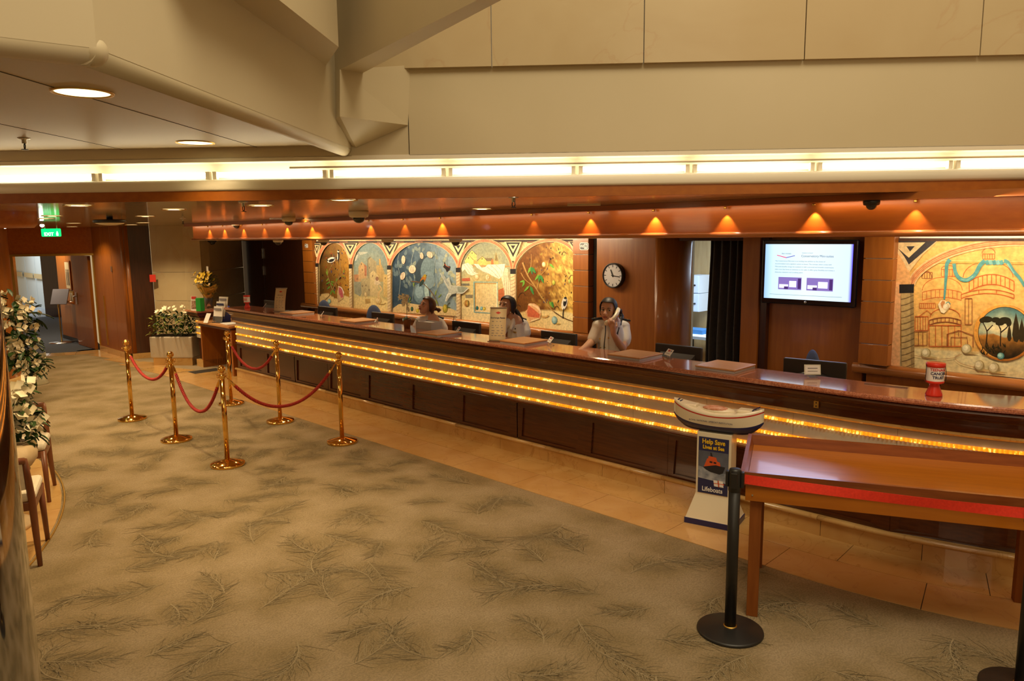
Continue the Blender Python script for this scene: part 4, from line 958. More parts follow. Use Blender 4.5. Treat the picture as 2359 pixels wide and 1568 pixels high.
# ================================================================== THINGS ON AND BEHIND THE DESK
ZT = 1.105
def monitor(label, x, y, rz, curvy=False):
    t = thing('monitor', label, 'monitor', (x, y, .77), rz, 'computer monitors on the staff side')
    MB().box((0, .05, .008), (.24, .20, .016)).build('base', monitor_m, t, .006)
    MB().box((0, .045, .10), (.07, .03, .19)).build('stand', monitor_m, t, .004)
    MB().box((0, .02, .235), (.475, .035, .325)).build('screen_housing', monitor_m, t, .008)
    MB().bx(-.215, .215, .0375, .039, .095, .375).build('display', pm('display_%d' % len(MATS), (.02, .02, .03, 1), .2, emit=(.5, .6, .9, 1), es=.5), t)
    m = MB()
    if curvy: m.sph((0, .005, .19), (.20, .045, .12), 24, 12); o = m.build('rear_shell', dark, t)
    else:
        m.add([(-.18, .004, .12), (.18, .004, .12), (.18, .004, .33), (-.18, .004, .33), (-.13, -.045, .15), (.13, -.045, .15), (.15, -.045, .27), (-.15, -.045, .27)],
              [(4, 5, 6, 7), (0, 1, 5, 4), (1, 2, 6, 5), (2, 3, 7, 6), (3, 0, 4, 7)]); fixnormals(m.build('rear_shell', monitor_m, t))
    return t
ML = ['half hidden black monitor behind the far beige sign', 'black monitor in front of the left end of the mural', 'black monitor left of the white orchid', 'black monitor left of the exchange rates sign',
      'black monitor right of the woman with the ponytail behind the sign', 'black monitor right of the woman on the phone, by the curtain', 'larger black monitor with arched rear shell below the television']
for i, (x, rz) in enumerate(((-11.02, 0), (-9.38, .0), (-8.04, .0), (-6.40, 0), (-4.98, 0), (-3.56, 0), (-2.33, .12))):
    monitor(ML[i], x, 5.74, rz, i == 6)
# little price cards in acrylic feet
CL = ['small white card leaning in front of the half hidden monitor', 'small white card in front of the mural-end monitor', 'small white card in front of the monitor by the orchid', 'small white card in front of the monitor by the exchange rates sign',
      'small white card in front of the monitor beside the phoning woman', 'small white card in front of the monitor by the curtain', 'white card in a silver frame below the television']
for i, (px, py) in enumerate(((610, 712), (743, 731), (867, 747), (1056, 770), (1268, 795), (1541, 826), (1871, 868))):
    p = atZ(px, py, ZT); t = thing('card_holder', CL[i], 'card', p, math.radians(-32 if i < 6 else 40), 'cards on the granite top')
    MB().bx(-.03, .03, -.03, .03, 0, .006).bx(-.02, .02, -.004, .004, .005, .03).build('foot', acrylic, t)
    R = Matrix.Translation((0, 0, .055))@Matrix.Rotation(math.radians(-38 if i < 6 else -12), 4, 'X')
    MB().box((0, 0, 0), (.105, .003, .062)).xf(R).build('card', paper, t)
    if i < 6:
        MB().box((-.01, -.002, .015), (.035, .002, .018)).xf(R).build('red_mark', red_print, t); MB().box((.028, -.002, .015), (.02, .002, .018)).box((-.005, -.002, -.012), (.07, .002, .004)).xf(R).build('print', grey_print, t)
    else:
        MB().box((0, .002, 0), (.118, .003, .075)).xf(R).build('frame', steel, t); MB().box((0, -.002, .01), (.07, .002, .006)).box((0, -.002, -.012), (.07, .002, .004)).xf(R).build('print', grey_print, t)
# raised writing shelves with pale wooden tops
BL = ['pale wooden raised shelf at the far end behind the half hidden monitor sign', 'pale wooden raised shelf left of the orchid-side monitor', 'pale wooden raised shelf in front of the seated brown-haired woman', 'pale wooden raised shelf in front of the woman hidden by the sign',
      'pale wooden raised shelf in front of the phoning woman', 'pale wooden raised shelf in front of the curtain']
for i, (px, py) in enumerate(((684, 717), (826, 735), (1012, 763), (1206, 781), (1462, 812), (1670, 838))):
    p = atZ(px, py, 1.14); t = thing('raised_shelf', BL[i], 'shelf', (p.x, p.y, ZT), 0, 'raised shelves on the granite top')
    MB().bx(-.16, .17, -.17, .17, 0, .018).build('body', greybox, t)
    MB().bx(-.165, .175, -.175, .175, .018, .030).build('top', shelf_wood, t, .003)
# tall curved rate signs
def rate_sign(label, px, py, rz, title):
    p = atZ(px, py, ZT); t = thing('counter_sign', label, 'sign', p, rz)
    MB().bx(-.10, .14, -.06, .10, 0, .006).build('foot', steel, t)
    n = 14; vs = []; H_ = .335; prof = [(-.05+.085*(k/n)**1.6, H_*k/n) for k in range(n+1)]
    for y, z in prof:
        for x in (-.085, .085): vs += [(x, y, z), (x, y+.006, z)]
    fs = [f for k in range(n) for f in ((4*k, 4*k+2, 4*k+6, 4*k+4), (4*k+1, 4*k+5, 4*k+7, 4*k+3), (4*k, 4*k+4, 4*k+5, 4*k+1), (4*k+2, 4*k+3, 4*k+7, 4*k+6))]
    fixnormals(MB().add(vs, fs+[(0, 1, 3, 2), (4*n, 4*n+2, 4*n+3, 4*n+1)], 0, True).build('panel', card_beige, t))
    def M_(z):
        k = z/H_; y = -.05+.085*k**1.6; sl = .085*1.6*k**.6/H_
        return Matrix.Translation((0, y-.0015, z))@Matrix.Rotation(PI/2-math.atan(sl), 4, 'X')
    if title: text('lettering', title, .024, navy_print, t, M_(.235), bold=.0003)
    else: text('lettering', 'Information', .018, navy_print, t, M_(.235))
    m = MB(); rnd = random.Random(int(px))
    for z in (.20, .16, .14, .11, .085, .06):
        x = -.06
        while x < .05:
            w = rnd.uniform(.012, .03); m.add([M_(z)@Vector((x, -.003, 0)), M_(z)@Vector((x+w, -.003, 0)), M_(z)@Vector((x+w, .003, 0)), M_(z)@Vector((x, .003, 0))], [(0, 1, 2, 3)]); x += w+rnd.uniform(.012, .03)
    m.build('print_lines', grey_print, t)['kind'] = 'stuff'
    MB().extr([M_(.285)@Vector(v) for v in ((-.028, 0, 0), (0, -.014, 0), (.028, 0, 0), (0, .014, 0), (-.020, 0, 0), (0, .009, 0), (.018, 0, 0), (0, -.009, 0))][:4], (0, -.0004, 0)).build('emblem', red_print, t)
    MB().bx(-.088, .088, .026, .044, .328, .338).build('top_cap', steel, t)
rate_sign('tall curved beige exchange rates sign hiding the face of a woman', 1148, 785, .55, 'Exchange Rates')
rate_sign('tall curved beige sign at far end, before the half hidden monitor', 648, 717, .55, None)
# charity tins
def tin(label, px, py, k, words):
    p = atZ(px, py, ZT); t = thing('collection_tin', label, 'tin', p, math.radians(38))
    MB().lathe([(0, 0), (.052*k, 0), (.053*k, .012*k), (.033*k, .062*k), (.030*k, .080*k), (.05*k, .092*k), (.055*k, .10*k)], n=32).build('base', red_plastic, t)
    MB().lathe([(.055*k, .10*k), (.056*k, .175*k), (.056*k, .21*k)], n=32).build('body', paper, t)
    MB().lathe([(.0565*k, .093*k), (.0575*k, .10*k), (.0575*k, .105*k), (.056*k, .107*k)], n=32).build('lower_ring', red_plastic, t)
    MB().lathe([(.056*k, .200*k), (.059*k, .202*k), (.060*k, .225*k), (.056*k, .228*k), (0, .228*k)], n=32).build('lid', red_plastic, t)
    MB().tube([(-.061*k, 0, .215*k), (-.064*k, -.01, .17*k), (-.066*k, -.012, .12*k), (-.06*k, -.01, .10*k)], .002, 6).tube([(.061*k, 0, .215*k), (.064*k, -.01, .17*k), (.066*k, -.012, .12*k), (.06*k, -.01, .10*k)], .002, 6).build('carry_cord', dark, t)
    if words:
        for s_, z, c in (('TEENAGE', .185, red_print), ('CANCER', .160, navy_print), ('TRUST', .133, navy_print)):
            o = text('lettering', s_, .026*k, c, t, Matrix.Identity(4), bold=.0006)
            for v in o.data.vertices:
                a = v.co.x/(.0568*k); zz = v.co.y+z*k; r = .0568*k+v.co.z; v.co = (r*math.sin(a), -r*math.cos(a), zz)
    else:
        MB().bx(-.03, .03, -.060, -.057, .14*k, .148*k).bx(-.03, .03, -.060, -.057, .16*k, .17*k).build('print', red_print, t)
tin('red and white charity tin near the right end of the granite top', 2151, 911, .95, True)
tin('small red and white charity tin at the far left end of the granite top', 570, 709, .85, False)
# orchid
p = atZ(938, 755, ZT); t = thing('potted_orchid', 'white orchid in a small brown pot on the granite top', 'plant', p)
MB().lathe([(0, 0), (.036, 0), (.048, .10), (.050, .105), (.044, .105), (.0, .092)], n=24).build('pot', terracotta, t)
m = MB()
for a, L in ((.5, .16), (2.6, .17), (3.6, .12), (5.2, .13)): leaf_into(m, Vector((0, 0, .10)), Vector((math.cos(a), math.sin(a), .55)), L, .05, .6)
m.build('leaves', leafm, t)['kind'] = 'stuff'
stem = [(0, 0, .09), (.0, 0, .20), (.012, .0, .30), (-.01, 0, .37), (-.05, 0, .36)]; MB().tube(stem, .003, 6).build('stem', leafm, t)
rnd = random.Random(3); sp = [(Vector((rnd.uniform(-.07, .03), rnd.uniform(-.03, .03), rnd.uniform(.20, .39))), Vector((rnd.uniform(-.3, .5), -1, rnd.uniform(-.2, .3)))) for k in range(11)]
flowers(t, lily, sp, .85, rnd)
# paper tray, blue sheet, tray handle
p = atZ(985, 757, ZT); t = thing('paper_tray', 'translucent white paper tray in front of the brown-haired woman', 'tray', (p.x, p.y+.02, ZT))
MB().bx(-.14, .14, -.08, .08, 0, .006).bx(-.14, .14, -.08, -.075, .006, .085).bx(-.14, .14, .075, .08, .006, .085).bx(-.14, -.135, -.075, .075, .006, .085).bx(.135, .14, -.075, .075, .006, .085).build('tray', pm('frosted_plastic', (.62, .60, .58, 1), .3, trans=.3), t)
MB().bx(-.12, .12, -.07, .07, .006, .07).build('paper_stack', paper, t)
p = atZ(925, 750, ZT); solo('leaflet', MB().box((0, 0, .055), (.10, .004, .11), rot=Matrix.Rotation(-.25, 3, 'X')), pm('pale_blue_paper', (.50, .58, .74, 1), .7), 'pale blue leaflet propped behind the orchid pot', 'leaflet', (p.x, p.y+.06, ZT), -.5)
p = atZ(1040, 752, ZT); solo('letter_stand', MB().tube([(-.05, 0, 0), (-.02, 0, .10), (0, 0, .12), (.02, 0, .0)], .004, 6), cream_plastic, 'thin cream wire stand left of the exchange rates monitor', 'stand', (p.x, p.y+.06, ZT))
pa, pb_ = atZ(1992, 880, 1.115), atZ(2092, 890, 1.115); solo('document_rail', MB().tube([pa+Vector((0, 0, -.0)), pa, pb_, pb_+Vector((0, 0, -.0))], .009, 8).box((pa+pb_)/2+Vector((0, 0, -.005)), ((pb_-pa).length, .03, .006), math.atan2((pb_-pa).y, (pb_-pa).x)), steel, 'slim grey rail lying on granite right of the television monitor', 'rail')
# ---- things on the low desk and pedestal
p = atZ(492, 744, .80); t = thing('brochure_rack', 'three tier clear rack of white brochures on the writing desk', 'rack', (p.x, p.y+.12, .80), .25)
for k in range(3):
    MB().box((0, .055*k-.06, .015+.05*k+.045), (.23, .004, .09), rot=Matrix.Rotation(-.16, 3, 'X')).build('pocket', acrylic, t)
    MB().box((.0, .055*k-.04, .015+.075*k+.13), (.21, .012, .24), rot=Matrix.Rotation(-.16, 3, 'X')).build('brochures', paper, t)
    MB().box((.0, .055*k-.0475, .075*k+.22), (.17, .002, .035), rot=Matrix.Rotation(-.16, 3, 'X')).build('print', grey_print if k != 1 else navy_print, t)
MB().bx(-.12, .12, -.08, .10, 0, .012).build('base', acrylic, t)
p = atZ(478, 743, .80); solo('leaflet', MB().box((0, 0, .075), (.10, .004, .17), rot=Matrix.Rotation(-.5, 3, 'X')), paper, 'single white leaflet leaning at left of the brochure rack', 'leaflet', (p.x, p.y, .80), .3)
p = atZ(524, 740, .80); t = thing('ballot_box', 'blue and white cardboard box on the writing desk', 'box', (p.x-.12, p.y-.02, .80), -.35)
MB().bx(-.11, .15, -.11, .11, 0, .24).build('box', blue_card, t); MB().bx(-.112, -.108, -.108, .108, .004, .236).build('white_side', paper, t)
p = atZ(528, 746, .80); solo('paper_sheets', MB().box((0, 0, .004), (.34, .22, .008)), paper, 'loose white paper sheets at front edge of the writing desk', 'paper', (p.x-.02, p.y+.03, .80), -.1)
PZ = .965
p = atZ(448, 715, PZ); t = thing('brochure_stand', 'narrow picture brochure stand beside the green box', 'stand', (p.x, p.y, PZ), .5)
MB().box((0, 0, .12), (.11, .01, .24), rot=Matrix.Rotation(-.12, 3, 'X')).build('board', paper, t); MB().box((0, -.008, .10), (.09, .004, .14), rot=Matrix.Rotation(-.12, 3, 'X')).build('photo', pm('brown_print', (.16, .06, .04, 1), .5, col2=(.45, .3, .2, 1), scale=30), t)
MB().box((0, -.034+.0, .215), (.09, .004, .045), rot=Matrix.Rotation(-.12, 3, 'X')).xf(Matrix.Translation((0, .034+.004, 0))).build('heading', red_print, t)
p = atZ(462, 716, PZ); solo('green_box', MB().bx(-.055, .055, -.04, .04, 0, .215), green_box, 'upright bright green card box below the yellow bouquet', 'box', (p.x, p.y, PZ), .3)
p = atZ(466, 712, PZ); t = thing('bouquet', 'wrapped bouquet of yellow flowers standing on the pedestal', 'flowers', (p.x-.05, p.y+.14, PZ))
MB().lathe([(.0, 0), (.06, 0), (.065, .14), (.07, .20), (.06, .20), (.055, .02), (0, .02)], n=20).build('vase', acrylic, t)
m = MB(); n = 18; vs = []
for k in range(n):
    a = 2*PI*k/n; r = .20*(1+.12*math.sin(5*a)); vs += [(.04*math.cos(a), .04*math.sin(a), .14), (r*math.cos(a), r*math.sin(a)*.8, .40+.03*math.sin(3*a))]
m.add(vs, [(2*k, 2*((k+1) % n), 2*((k+1) % n)+1, 2*k+1) for k in range(n)], 0, True); m.build('wrapping', pm('amber_cellophane', (.75, .42, .05, 1), .15, trans=.35, alpha=.8), t)
m = MB(); rnd = random.Random(9)
for k in range(130):
    a = rnd.uniform(0, 2*PI); z = rnd.uniform(.22, .56); r = rnd.uniform(.04, .24) if z > .36 else rnd.uniform(.02, .13)
    leaf_into(m, Vector((r*.7*math.cos(a), r*.6*math.sin(a), z)), Vector((math.cos(a), math.sin(a), rnd.uniform(.2, 1))), rnd.uniform(.07, .13), .035, .3)
m.build('foliage', leafm, t)['kind'] = 'stuff'
sp = [(Vector((rnd.uniform(-.2, .18), rnd.uniform(-.16, .05), rnd.uniform(.46, .63))), Vector((rnd.uniform(-.4, .5), -.8, rnd.uniform(.2, .9)))) for k in range(34)]
flowers(t, daisy, sp, 1.15, rnd)
for k in range(6): pass
MB().box((.04, .0, .68), (.075, .003, .09)).cyl((.04, .004, .45), (.04, .004, .66), .003, n=6).build('gift_card', paper, t)
# ---- planter
q0, q1 = Vector((-13.30, 4.65, 0)), Vector((-12.73, 5.14, 0)); qa = math.atan2((q1-q0).y, (q1-q0).x); qm = (q0+q1)/2; qn = Vector((-math.sin(qa), math.cos(qa), 0)); W_ = (q1-q0).length
t = thing('planter', 'pale marble planter box full of leafy plants with white blooms', 'planter', qm+qn*.21, qa)
MB().bx(-W_/2+.04, W_/2-.02, -.19, .2, 0, .13).build('plinth', ymarble, t)
MB().bx(-W_/2, W_/2, -.21, .21, .13, .50).build('trough', marble, t, .02)
MB().bx(-W_/2+.02, W_/2-.02, -.19, .19, .49, .505).build('soil', soil, t)
m = MB(); m2 = MB(); rnd = random.Random(12); sp = []
for k in range(300):
    x = rnd.uniform(-.37, .40); y = rnd.uniform(-.17, .17); z = .5+rnd.uniform(0, .40)*(1-.3*abs(x)); d = Vector((rnd.gauss(0, .6), rnd.gauss(-.3, .6), rnd.uniform(.2, 1.1)))
    leaf_into(m2 if (x < -.15 and rnd.random() < .6) or rnd.random() < .22 else m, Vector((x, y, z)), d, rnd.uniform(.10, .20), rnd.uniform(.03, .055), .5)
m.build('foliage', leafm, t)['kind'] = 'stuff'; m2.build('pale_foliage', leafy, t)['kind'] = 'stuff'
sp = [(Vector((rnd.uniform(-.28, .36), rnd.uniform(-.15, .05), rnd.uniform(.84, 1.0))), Vector((rnd.uniform(-.6, .6), -.6, .7))) for k in range(20)]; flowers(t, lily, sp, 1.05, rnd)
# ---- clock
p = atY(1418, 634, 7.18); t = thing('wall_clock', 'round black rimmed wall clock with plain white dial', 'clock', (p.x, 7.18, p.z))
M = wallM((0, 0, 0), (1, 0, 0)); R = M.to_3x3()
MB().lathe([(0, 0), (.142, 0), (.148, .006), (.148, .062), (.142, .068), (.134, .066), (.131, .056)], n=48, rot=R).build('case', dark, t)
MB().lathe([(.0, .0555), (.132, .0555)], n=48, rot=R).build('dial', pm('dial_white', (.62, .58, .56, 1), .5), t)
for k in range(12):
    a = k*PI/6; MB().box((0, .112, .057), (.007, .028, .002)).xf(Matrix.Rotation(-a, 4, 'Z')).xf(M).build('hour_mark', dark, t)
for nm, a, L, w in (('hour_hand', math.radians(338), .075, .014), ('minute_hand', math.radians(98), .105, .009)):
    MB().box((0, L/2-.01, .0595), (w, L+.02, .002)).xf(Matrix.Rotation(-a, 4, 'Z')).xf(M).build(nm, dark, t)
MB().lathe([(0, .064), (.009, .064), (.009, .057)], n=12, rot=R).build('hub', dark, t)
# ---- wifi signs
def wifi(px, py, label, k=1, plain=False, yw=7.118):
    p = atY(px, py, yw); t = thing('wifi_sign', label, 'sign', (p.x, yw, p.z)); M = wallM((0, 0, 0), (1, 0, 0))
    def pill(w, h, r, z, mat, nm, x0=-1, x1=1):
        pts = []
        for cx_, cy_, a in ((w-r, h-r, 0), (-w+r, h-r, 90), (-w+r, -h+r, 180), (w-r, -h+r, 270)):
            for j in range(6): b = math.radians(a+j*18); pts.append((cx_+r*math.cos(b), cy_+r*math.sin(b)))
        pts = [(min(max(x, x0), x1), y) for x, y in pts]
        MB().prism(pts, z, z+.004).xf(M).build(nm, mat, t)
    pill(.070*k, .046*k, .024*k, 0, paper, 'plate'); pill(.062*k, .037*k, .022*k, .0025, dark, 'black_field'); pill(.057*k, .032*k, .018*k, .004, paper, 'white_half', x0=.004*k)
    text('lettering', 'Wi', .052*k, paper, t, M@Matrix.Translation((-.029*k, -.002, .0075)), bold=.0012*k); text('lettering', 'Fi', .052*k, dark, t, M@Matrix.Translation((.031*k, -.002, .0095)), bold=.0012*k)
wifi(1346, 567, 'black and white Wi Fi plate at top of the pilaster by the clock'); wifi(706, 566, 'dark Wi Fi plate at top of the far left pilaster', .75)
# ---- television
t = thing('television', 'wall mounted black television showing a bright white text slide', 'television', (-2.97, 7.08, 1.78))
MB().bx(-.455, .455, -.035, .03, -.315, .31).build('housing', pm('gloss_black', (.006, .006, .010, 1), .08, coat=.6), t, .012)
MB().lathe([(0, 0), (.012, 0), (.012, .004), (0, .004)], n=16, rot=wallM((0, 0, 0), (1, 0, 0)).to_3x3()).xf(Matrix.Translation((0, -.036, -.285))).build('power_ring', steel, t)
MB().bx(-.12, .12, .03, .12, -.15, .15).build('wall_bracket', steel, t)
scr = bpy.data.materials.new('screen'); scr.use_nodes = True
def _scr():
    nt = scr.node_tree; N = nt.nodes; L = nt.links; b = N['Principled BSDF']; b.inputs['Base Color'].default_value = (.02, .02, .03, 1); b.inputs['Roughness'].default_value = .2
    tc = N.new('ShaderNodeTexCoord'); sx = N.new('ShaderNodeSeparateXYZ'); L.new(tc.outputs['Object'], sx.inputs[0])
    mr = N.new('ShaderNodeMapRange'); mr.inputs['From Min'].default_value = -.42; mr.inputs['From Max'].default_value = .42; L.new(sx.outputs['X'], mr.inputs['Value'])
    r = N.new('ShaderNodeValToRGB'); e = r.color_ramp.elements; e[0].position = 0; e[0].color = (.35, .60, 1.0, 1); e[1].position = 1; e[1].color = (.12, .08, 1, 1)
    for ps, c in ((.10, (.66, .90, 1, 1)), (.5, (.80, .96, 1, 1)), (.965, (.70, .86, 1, 1))): q = e.new(ps); q.color = c
    L.new(mr.outputs[0], r.inputs['Fac']); L.new(r.outputs[0], b.inputs['Emission Color']); b.inputs['Emission Strength'].default_value = .80
_scr(); MATS['screen'] = scr
MB().bx(-.42, .42, -.037, -.034, -.262, .268).build('screen', scr, t)
MT = Matrix.Translation((0, -.0385, 0))@wallM((0, 0, 0), (1, 0, 0))
tx = em('slide_text', (.22, .42, .55), .35); tx2 = em('slide_title', (.10, .20, .42), .3); ph1 = em('slide_photo', (.20, .14, .42), .9); ph2 = em('slide_photo_light', (.68, .72, .95), 1.1); ph3 = em('slide_photo_dark', (.08, .03, .20), .6); redl = em('slide_red', (.75, .05, .2), .8); navl = em('slide_navy', (.12, .12, .55), .8)
text('slide_title', 'Conservatory Mini-suites', .030, tx2, t, MT@Matrix.Translation((.095, .155, 0))); text('slide_lead', 'Inclusive on board', .014, tx, t, MT@Matrix.Translation((.0, .185, 0)))
text('slide_logo', 'P&O CRUISES', .016, tx2, t, MT@Matrix.Translation((-.205, .176, 0))); 
MB().extr([MT@Vector(v) for v in ((-.30, .165, 0), (-.30, .158, 0), (-.205, .134, 0), (-.205, .142, 0))], (0, -.0003, 0)).build('logo_stroke', redl, t)
MB().extr([MT@Vector(v) for v in ((-.205, .142, 0), (-.205, .134, 0), (-.12, .155, 0), (-.12, .162, 0))], (0, -.0003, 0)).build('logo_stroke', navl, t)
body = ['The Conservatory Mini-suite is an exciting new addition to the choice of', 'accommodation and a signature option on board. The concept, which comes with', 'Mini-suite benefits, brings the outdoors in with a personal and versatile conservatory', 'style room that forms an extension to the cabin. It offers great flexibility and creates a', 'distinctive relaxation and socialising space.']
for k, s_ in enumerate(body): text('slide_line', s_, .0165, tx, t, MT@Matrix.Translation((-.315, .105-.027*k, 0)), align='LEFT')
for x0, x1 in ((-.275, -.045), (.005, .255)):
    MB().bx(x0, x1, -.0395, -.038, -.17, -.05).build('slide_photo', ph1, t)
    MB().bx(x0+.01, x0+.10, -.0402, -.039, -.155, -.12).bx(x0+.11, x1-.05, -.0402, -.039, -.145, -.085).build('photo_detail', ph2, t); MB().bx(x1-.035, x1-.004, -.0402, -.039, -.16, -.06).bx(x0+.06, x0+.10, -.0406, -.0395, -.166, -.14).build('photo_detail', ph3, t)
MB().bx(-.36, .34, -.0392, -.038, -.222, -.219).build('slide_rule', tx, t)
light('AREA', 'screen_glow', (-2.97, 7.02, 1.78), 5, (.55, .62, 1), (-2.97, 5, 1.5), .8, .5)
# ---- curtain
t = thing('curtain', 'dark grey pleated curtain hanging in the office opening', 'curtain', (-3.9, 7.36, .03))
m = MB(); vs = []; n = 90
for k in range(n+1):
    u = k/n; ph = 2*PI*u*5.3+.6*math.sin(u*9); y = .05*math.sin(ph); x = u*.50
    for z, sp_, am in ((0, 1.06, 1.1), (1.0, 1.0, 1.0), (1.9, .95, .75), (2.08, .94, .5)): vs.append((x*sp_-.27-(.0 if z > 1.5 else .03), y*am, z))
m.add(vs, [(4*k+j, 4*k+4+j, 4*k+5+j, 4*k+1+j) for k in range(n) for j in range(3)], 0, True); o = m.build('drape', curtain_m, t); sd = o.modifiers.new('thickness', 'SOLIDIFY'); sd.thickness = .004
MB().cyl((-.42, 0, 2.085), (.28, 0, 2.085), .012).build('track', steel, t)
# ---- office beyond
o1 = atY(1601, 655, 9.9); 
for (py0, py1, lab) in ((634, 674, 'upper white metal locker in the office beyond the curtain'), (676, 716, 'lower white metal locker in the office beyond the curtain')):
    a, b = atY(1590, py1, 9.9), atY(1612, py0, 9.9); t = thing('wall_locker', lab, 'cabinet', ((a.x+b.x)/2, 10.0, a.z)); w = (b.x-a.x)/2+.02; h = b.z-a.z
    MB().bx(-w, w, -.15, .18, 0, h).build('body', office_white, t, .004); MB().bx(-w+.01, w-.01, -.162, -.15, .01, h-.01).build('door', office_white, t, .003); MB().cyl((w-.06, -.165, h*.45), (w-.06, -.185, h*.45), .014, n=12).build('knob', dark, t)
t = thing('office_desk', 'pale office desk with blue folders beyond the curtain', 'desk', (-5.2, 9.5, 0)); MB().bx(-.8, .9, -.4, .5, .70, .74).build('top', office_white, t)
for x in (-.75, .8):
    MB().bx(x, x+.05, -.38, .48, 0, .70).build('leg', dark, t)
for k in range(3): solo('folder_stack', MB().box((0, 0, .03+.02*k), (.34-.05*k, .26, .06+.04*k)), office_blue, ['flat blue folders on the office desk', 'middle blue folders on the office desk by the lockers', 'tall blue folders on the office desk'][k], 'folder', (-5.55+.40*k, 9.45+.1*k, .74), .2*k)
# ---- swivel chairs behind the desk
def swivel(label, loc, rz):
    t = thing('office_chair', label, 'chair', loc, rz, 'blue swivel chairs behind the desk')
    m = MB()
    for k in range(5):
        a = k*2*PI/5; MB().tube([(0, 0, .10), (.26*math.cos(a), .26*math.sin(a), .065)], [.022, .015], 8).build('base_arm', dark, t); MB().cyl((.26*math.cos(a)-.012, .26*math.sin(a), .028), (.26*math.cos(a)+.012, .26*math.sin(a), .028), .028, n=12).build('caster', dark, t)
    MB().cyl((0, 0, .09), (0, 0, .46), .024).build('column', dark, t); MB().sph((0, 0, .50), (.235, .23, .05), 20, 10).build('seat', blue_fabric, t)
    MB().tube([(0, .16, .48), (0, .26, .52), (0, .27, .75)], .018, 8).build('back_post', dark, t); MB().sph((0, .25, .90), (.20, .045, .22), 20, 12).build('backrest', blue_fabric, t)
q = atY(1787, 832, 6.25); swivel('blue upholstered swivel chair left of the arched monitor', (q.x, 6.42, 0), -.9)
q = atY(727, 722, 6.5); swivel('blue swivel chair whose top shows left of the mural-end monitor', (q.x, 6.42, 0), 0)
q = atY(841, 732, 6.5); swivel('blue swivel chair whose top shows left of the orchid-side monitor', (q.x, 6.42, 0), 0)
# ---- ceiling fittings
def dome_camera(label, p, k=1, darkb=False):
    t = thing('dome_camera', label, 'camera', p, 0, 'security dome cameras')
    MB().lathe([(0, 0), (.078*k, 0), (.080*k, -.012), (.074*k, -.045*k), (.055*k, -.052*k)], n=28).build('housing', dark if darkb else MATS['cream_plastic'], t); MB().sph((0, 0, -.048*k), (.052*k, .052*k, .048*k), 20, 12).build('dome', pm('smoked_dome_%d' % len(MATS), (.02, .016, .012, 1), .06, coat=.5), t)
DC = [(826, 486, 1.15, 'biggest dome camera on the plank ceiling, above the mural'), (665, 500, 1, 'dome camera on plank ceiling beside the long vent strip'), (545, 511, 1, 'third dome camera from the far end of the plank ceiling'), (460, 517, 1, 'dome camera at far end of the plank ceiling over the pier')]
for x, y, k, l in DC: dome_camera(l, atZ(x, y, 2.395), k)
for x, l in ((641, 'dome camera hanging below the soffit over the dark doors'), (746, 'dome camera hanging below the soffit over the first mural arch'), (893, 'dome camera hanging below the soffit over the blue mural arch column'), (1050, 'dome camera hanging below the soffit over the fourth mural column')):
    q = atY(x, 560, 5.75); dome_camera(l, (q.x, 5.75, 2.14), 1.0)
q = atY(489, 560, 5.9); dome_camera('black dome camera hanging below the soffit over the marble pier', (q.x, 5.9, 2.14), 1.0, True)
q = atZ(2008, 455, 2.395); q = atV(2008, 462, (-3, YB-.27), (0, YB-.27)); dome_camera('black dome camera tucked under the light shelf at the right', (q.x, q.y, 2.352), .62, True)
q = atZ(425, 521, 2.395); dome_camera('tiny dark dome at the end of the plank ceiling by the pier', (q.x, q.y, 2.395), .8, True)
def downlight(label, p, r, mat, power, spot=1.9, grp='downlights in the plank ceiling'):
    t = thing('downlight', label, 'lamp', p, 0, grp)
    MB().lathe([(r*1.12, -.001), (r*1.10, -.006), (r, -.006), (r*.97, -.001)], n=32).build('trim_ring', brass_dull, t); MB().lathe([(0, -.002), (r*.97, -.002)], n=32).build('reflector', mat, t)
    MB().lathe([(0, -.0035), (r*.5, -.0035)], n=24).build('bulb_face', lamp_on, t)
    if power: light('SPOT', 'downlight', (p[0], p[1], p[2]-.02), power, (1, .72, .38), (p[0], p[1], 0), spot=spot, blend=.7, radius=.05)
downlight('large round downlight nearest the viewer in the low ceiling', atZ(190, 212, 2.72), .098, lamp_soft, 12, 2.2, 'downlights in the low ceiling'); downlight('round downlight farther along the low ceiling, near the cove', atZ(450, 328, 2.72), .098, lamp_soft, 12, 2.2, 'downlights in the low ceiling')
DLs = [(105, 503), (120, 497), (180, 473), (235, 508), (335, 498), (400, 482), (600, 473), (700, 503), (790, 460), (1110, 481), (560, 512), (330, 513)]
for i, (x, y) in enumerate(sorted(DLs)): downlight('flat round downlight in the plank ceiling, %s from the left' % ordinal(i), atZ(x, y, 2.395), .085, lamp_soft, 36 if x in (600, 790, 1110) else 70)
FL = [(-15.2, 4.15, 'downlight over the panelled wall beside the open door'), (-13.1, 4.45, 'added fill downlight over the planter and marble pier'), (-12.0, 3.3, 'added fill downlight near the timber column'), (-15.3, 3.3, 'added fill downlight just inside the doorway threshold'), (-11.2, 1.9, 'added fill downlight in front of the timber column')]
for x, y, l in FL: downlight(l, (x, y, 2.395), .085, lamp_soft, 120 if x == -13.1 else 46, 2.3)  # pier, column and threshold downlights are added to brighten them
for x in (-11.9, -10.2, -8.7, -7.2, -5.7, -4.3, -2.9): light('SPOT', 'staff_light', (x, 5.75, 2.13), 16, (1, .78, .5), (x, 5.95, 0), spot=2.2, blend=.8, radius=.04)
q = atZ(252, 498, 2.395); t = thing('ceiling_speaker', 'black rimmed white ceiling disc on the plank ceiling', 'speaker', q)
